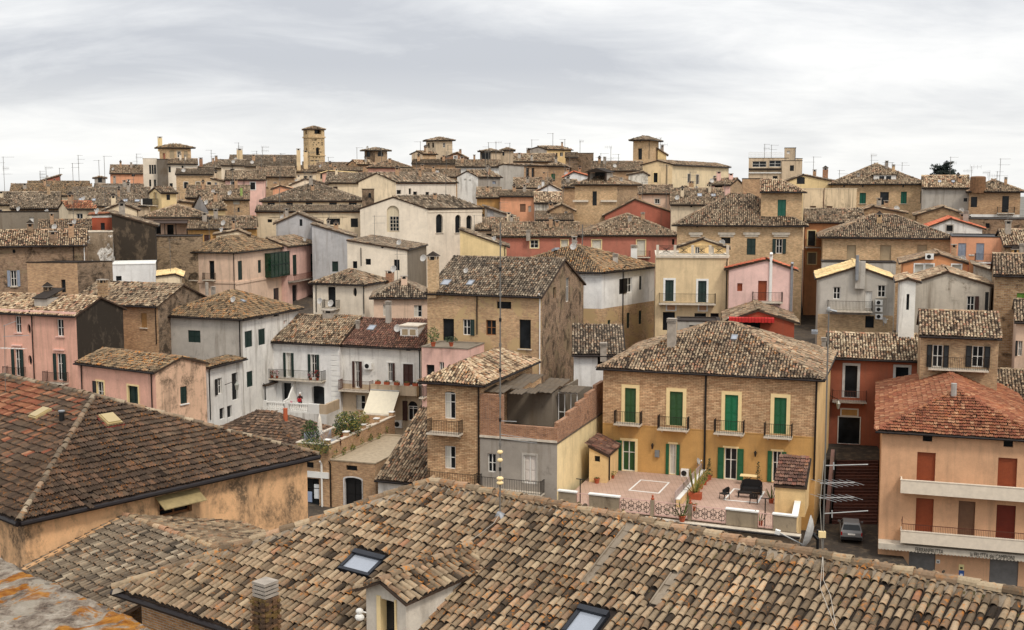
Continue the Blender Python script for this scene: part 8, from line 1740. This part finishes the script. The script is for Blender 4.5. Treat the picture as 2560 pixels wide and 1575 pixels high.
# balcony and ledge flowers
zb_ = W1.uz('f', 750, 947)[1]; GB = 'flower pots on the white house balcony'
for i, (px, lab, mt) in enumerate(((688, 'bushy red flowered pot at the left end of the white house balcony', [LEAF[0], FLOW[0], LEAF[1]]), (700, 'pot with pale flowers second from the left on the white house balcony', [LEAF[1], FLOW[1]]), (783, 'pot of mixed flowers left of the last one on the white house balcony', [LEAF[0], WHITEP, FLOW[1]]), (800, 'tall red flowered pot at the right end of the white house balcony', [FLOW[0], LEAF[0]]))):
    pot_plant(lab, fr(W1.uz('f', px, 947)[0], .6, zb_), .9 + .25 * (i == 3), .3, .16, mt, 90, 'round', .07, GB, 40 + i)
fr2, L2 = W2.wf('f'); zb2 = W2.uz('f', 990, 964)[1] + .19
for i, (px, lab) in enumerate(((952, 'leftmost'), (974, 'second'), (999, 'middle'), (1024, 'fourth'), (1045, 'rightmost'))): pot_plant('%s of five planters on the ledge above the cream awning' % lab, fr2(W2.uz('f', px, 964)[0], .7, zb2), .42, .26, .16, [LEAF[0], LEAF[3], LEAF[1]], 50, 'round', .06, 'planters on the ledge', 50 + i, True)
zq_ = P(1085, 868, 99.5).z + .1
pot_plant('small lemon tree in a terracotta pot on the pink annex terrace', on_z(1083, 866, zq_), 1.7, .55, .22, [LEAF[1], LEAF[0], LEAF[2]], 240, 'round', .09, 'plants on the pink annex', 60); pot_plant('dark bushy plant beside the lemon tree on the pink annex terrace', on_z(1128, 866, zq_), .9, .6, .2, [LEAF[0], LEAF[4]], 180, 'round', .08, 'plants on the pink annex', 61)
CABLE = simple('dull_cable', C(176, 168, 156), .7)
# ---- masts and loose aerials
def yagi(m, c, d, L, n, el, mat=ALU, r=.016, vert=False):
    r *= .75; d = Vector(d).normalized(); e = Vector((.55, -.83, -.02)) if el > .4 else Vector((-d.y, d.x, 0)); m.tube(c - d * .1, c + d * L, r, mat, 6)
    for j in range(n):
        q = c + d * (L * j / max(1, n - 1)); v = (Vector((0, 0, el)) if vert else e * el) * (1 - .35 * j / max(1, n - 1)); m.tube(q - v, q + v, .006, mat, 4)
mb_ = on_fg(1250, 1291); t = thing('aerial_mast', 'tall thin segmented aerial mast with insulators standing on the nearest roof', 'mast', mb_); top = on_plane(1251, 556, mb_, Vector((0, 1, 0))); m = MB(); m.tube(mb_ - Vector((0, 0, .3)), top, .019, POLE, 8); m.build('pole', t, mb_)
for i in range(11): q = mb_.lerp(top, .08 + .085 * i); m = MB(); m.tube(q - Vector((0, 0, .05)), q + Vector((0, 0, .05)), .036, BLACKP if i % 2 else POLE, 8); m.build('clamp', t, mb_)
for y, w_ in ((1130, .085), (1150, .08), (1196, .1), (1207, .1)): q = on_plane(1250, y, mb_, Vector((0, 1, 0))); m = MB(); m.blob(q, w_, w_, .06, CREAMP, 10, 6); m.build('insulator', t, mb_)
m = MB(); q = on_plane(1251, 1096, mb_, Vector((0, 1, 0)))
for i in range(3): m.tube(q + Vector((0, 0, .06 * i)), q + Vector((1.0, -.5, -.02 + .05 * i)), .008, ALU, 4)
q = on_plane(1251, 1052, mb_, Vector((0, 1, 0))); m.tube(q, q + Vector((.45, -.1, 0)), .012, ALU, 4); m.build('dipole', t, mb_); m = MB(); m.lathe(Fr(mb_, e_, w_v, n_v), [(.16, .02), (.06, .14)], ZINC, 8); m.build('flashing', t, mb_)
m = MB(); cb = [mb_ + Vector((0, 0, .1)), on_fg(1238, 1318) + n_v * .14, on_fg(1195, 1350) + n_v * .13, on_fg(1130, 1390) + n_v * .13]; m.path(cb, .008, CABLE, 4); m.build('cable', t, mb_)
mb2 = on_fg(2052, 1418) + gd * -1.2; mb2.z = A.z; t = thing('aerial_mast', 'aerial mast with two comb shaped yagis and a junction box behind the nearest roof', 'mast', mb2); Yp = Vector((0, 1, 0))
def M2(px, py): return on_plane(px, py, mb2, Yp)
top = M2(2072, 772); bot = M2(2056, 1430); m = MB(); m.tube(bot, top, .019, POLE, 8); m.build('pole', t, mb2); m = MB(); q = M2(2072, 774); m.blob(q, .05, .05, .07, ALU, 8, 6); m.tube(q, q + Vector((.18, -.05, -.04)), .03, ZINC, 5); m.build('amplifier', t, mb2)
for (px, py, dx, n_, el, vt) in ((2060, 1208, (1, .1), 6, .42, False), (2058, 1245, (1, .1), 6, .41, False)):
    c = M2(px, py); m = MB(); yagi(m, c, (dx[0], dx[1], 0), .78, n_, el, ALU, .014, vt); m.build('yagi', t, mb2)
for (xa, ya, xb, yb) in ((2062, 1164, 2170, 1161), (2058, 1284, 2170, 1277)): m = MB(); m.tube(M2(xa, ya), M2(xb, yb), .013, ALU, 6); m.tube(M2(xa + 22, ya - 8), M2(xa + 22, ya + 10), .016, ALU, 6); m.build('boom', t, mb2)
q = M2(2055, 1335); m = MB(); m.box(Fr(q, (1, 0, 0), (0, 1, 0), (0, 0, 1)), -.08, .08, -.06, .04, -.08, .07, CREAMP); m.build('junction_box', t, mb2)
m = MB(); m.path([M2(2060, 1150), M2(2050, 1260), M2(2054, 1335), M2(2057, 1420)], .008, CABLE, 4); rp_ = A + rd * go_px(A, rd, 2057) + Vector((0, 0, .14)); m.path([M2(2057, 1385), rp_, on_fg(2060, 1460) + n_v * .12, on_fg(2078, 1500) + n_v * .12, on_fg(2090, 1570) + n_v * .12], .008, CABLE, 4); m.path([M2(2055, 1385), rp_, on_fg(2052, 1480) + n_v * .12, on_fg(2075, 1540) + n_v * .12, on_fg(2092, 1585) + n_v * .12], .008, CABLE, 4); m.build('cable', t, mb2)
c = P(2018, 1330, 31.5); t = thing('satellite_dish', 'large white satellite dish seen edge on behind the ridge of the nearest roof', 'satellite dish', c); ax = Vector((-.93, .30, .22)).normalized(); x = Vector((0, 0, 1)).cross(ax).normalized(); y = ax.cross(x); f = Fr(c, x, y, ax); r = .49; m = MB(); m.lathe(f, [(.02, -.16), (r * .4, -.14), (r * .75, -.07), (r, .02), (r * .97, .035), (r * .5, -.10), (.02, -.13)], DISHM, 20, False); m.build('reflector', t, c, True); m = MB(); m.tube(c - y * r * .8, c + ax * .75 - y * .25, .02, ALU, 6); m.build('arm', t, c); m = MB(); q = c + ax * .75 - y * .25; m.box(Fr(q, x, y, ax), -.06, .06, -.06, .06, -.05, .09, WHITEP); m.build('receiver', t, c); m = MB(); m.tube(c - ax * .16, c - ax * .3 - Vector((0, 0, .1)), .06, BLACKP, 8); m.tube(c - ax * .3 - Vector((0, 0, 1.4)), c - ax * .3 + Vector((0, 0, .15)), .04, BLACKP, 8); m.build('mount', t, c)
p = P(12, 962, 52); t = thing('tv_aerial', 'old white tv aerial standing in front of the pink house at the left edge', 'aerial', p); m = MB(); tp = on_plane(11, 812, p, Yp); m.tube(p - Vector((0, 0, .8)), tp, .014, POLE, 6); m.build('pole', t, p)
for (ya, xb, yb) in ((815, 42, 802), (841, 72, 838)): m = MB(); m.tube(on_plane(8, ya, p, Yp), on_plane(xb, yb, p, Yp), .013, ALU, 5); m.build('boom', t, p)
m = MB(); yagi(m, on_plane(2, 870, p, Yp), (1, -.2, 0), 1.2, 8, .28, WHITEP); m.build('yagi', t, p)
m = MB(); q = WSX = P(592, 958, 99); t = thing('wall_lantern', 'old iron street lantern on a bracket against the small white house', 'street lamp', q); m.tube(P(562, 962, 100.5), q + Vector((0, 0, .25)), .03, IRON, 5); m.build('bracket', t, q); m = MB(); m.lathe(Fr(q - Vector((0, 0, .6)), (1, 0, 0), (0, 1, 0), (0, 0, 1)), [(.1, 0), (.19, .45), (.21, .47), (.05, .7), (.02, .8)], simple('lantern_glass', C(150, 150, 140), .3), 6); m.build('lantern', t, q)
q = P(2096, 1005, 98); t = thing('wall_lantern', 'iron street lantern on a bracket above the door of the terracotta house', 'street lamp', q); m = MB(); m.tube(q + Vector((0, 0, .2)), q + Vector((-.5, 2.6, .35)), .03, IRON, 5); m.build('bracket', t, q); m = MB(); m.lathe(Fr(q - Vector((0, 0, .6)), (1, 0, 0), (0, 1, 0), (0, 0, 1)), [(.1, 0), (.19, .45), (.21, .47), (.05, .7), (.02, .8)], simple('lantern_glass', C(150, 150, 140), .3), 6); m.build('lantern', t, q)
# cedar on the right skyline
q = P(2352, 455, 235); t = thing('cedar_tree', 'dark spreading cedar rising behind the windowless grey house on the right skyline', 'tree', q - Vector((0, 0, 8))); to = t.location.copy(); m = MB(); m.tube(to, q + Vector((.4, 0, 3.4)), .35, DARKWOOD, 8, .08); m.build('trunk', t, to); m = MB(); rr = random.Random(11); CED = [simple('cedar_%d' % i, C(*c), .8, var=.3) for i, c in enumerate(((22, 34, 28), (30, 44, 34), (16, 26, 22)))]
for i in range(34):
    z = rr.uniform(-.8, 3.2); a = rr.uniform(0, 6.283); Lb_ = rr.uniform(1.6, 3.3) * (1.05 - .14 * z); b = q + Vector((.3, 0, z)); tip = b + Vector((math.cos(a) * Lb_, math.sin(a) * Lb_, rr.uniform(.1, 1.1) if z > .5 else rr.uniform(-.2, .5))); m.tube(b, tip, .07, DARKWOOD, 4, .02)
    for k in range(5): leaves(m, b.lerp(tip, .3 + .17 * k), (.42, .42, .22), 16, .22, CED, i * 7 + k, .6)
for i in range(70):
    a = rr.uniform(0, 6.283); e = rr.uniform(.05, 1.5); d = Vector((math.cos(a) * math.cos(e) * 2.9, math.sin(a) * math.cos(e) * 2.6, math.sin(e) * 3.0)) * rr.uniform(.55, 1.05); tip = q + Vector((.3, 0, .1)) + d; leaves(m, tip, (.55, .5, .38), 26, .26, CED, 500 + i, .9)
    if i % 3 == 0: leaves(m, tip + d.normalized() * .5, (.16, .16, .45), 10, .22, CED, 700 + i, 1.5)
for k in range(4): tip = q + Vector((3.0 + 1.1 * k, 0, .35 - .12 * k + .2 * (k % 2))); leaves(m, tip, (.7, .5, .2), 30, .22, CED, 300 + k, .3)
m.build('crown', t, to); GROUNDS.append((q.x, q.y, to.z + .5))
# ------------------------------------------------------------------ ground: one hillside laid through the feet of all the houses
for (x, y, Y, dz) in ((2120, 1360, 86, 0), ): pass
def make_ground():
    G = np.array(GROUNDS); xs = np.arange(-240, 281, 5.0); ys = np.concatenate([np.arange(-40, 70, 5.0), np.arange(70, 400, 4.0), np.arange(400, 561, 10.0)])
    X, Y = np.meshgrid(xs, ys); Z = np.zeros_like(X)
    for i in range(X.shape[0]):
        d2 = (X[i][:, None] - G[:, 0]) ** 2 + (Y[i][:, None] - G[:, 1]) ** 2; w = 1.0 / (d2 + 9.0) ** 1.6; Z[i] = (w * G[:, 2]).sum(1) / w.sum(1)
    far = np.clip((Y - 300) / 120, 0, 1); Z = Z * (1 - far) + (-50) * far
    side = np.clip((abs(X) - 130) / 110, 0, 1); Z = Z * (1 - side) + (Z - 25) * side
    nx, ny = len(xs), len(ys); V = np.stack([X, Y, Z], -1).reshape(-1, 3)
    i = np.arange(ny - 1)[:, None] * nx + np.arange(nx - 1)[None, :]; Q = np.stack([i, i + 1, i + nx + 1, i + nx], -1).reshape(-1, 4)
    o = np_mesh('hillside', V, Q, np.zeros(len(Q)), [plaster(C(74, 66, 58), .6, .3, name='street_paving')], None, (0, 0, 0), smooth=True); o['kind'] = 'structure'
make_ground()
m = MB(); S = 9000; m.face([(-S, -300, -52), (S, -300, -52), (S, S, -52), (-S, S, -52)], simple('far_countryside', C(116, 112, 104), .95, var=.25, scale=.004)); g = m.build('ground', None, (0, 0, -52)); g['kind'] = 'structure'
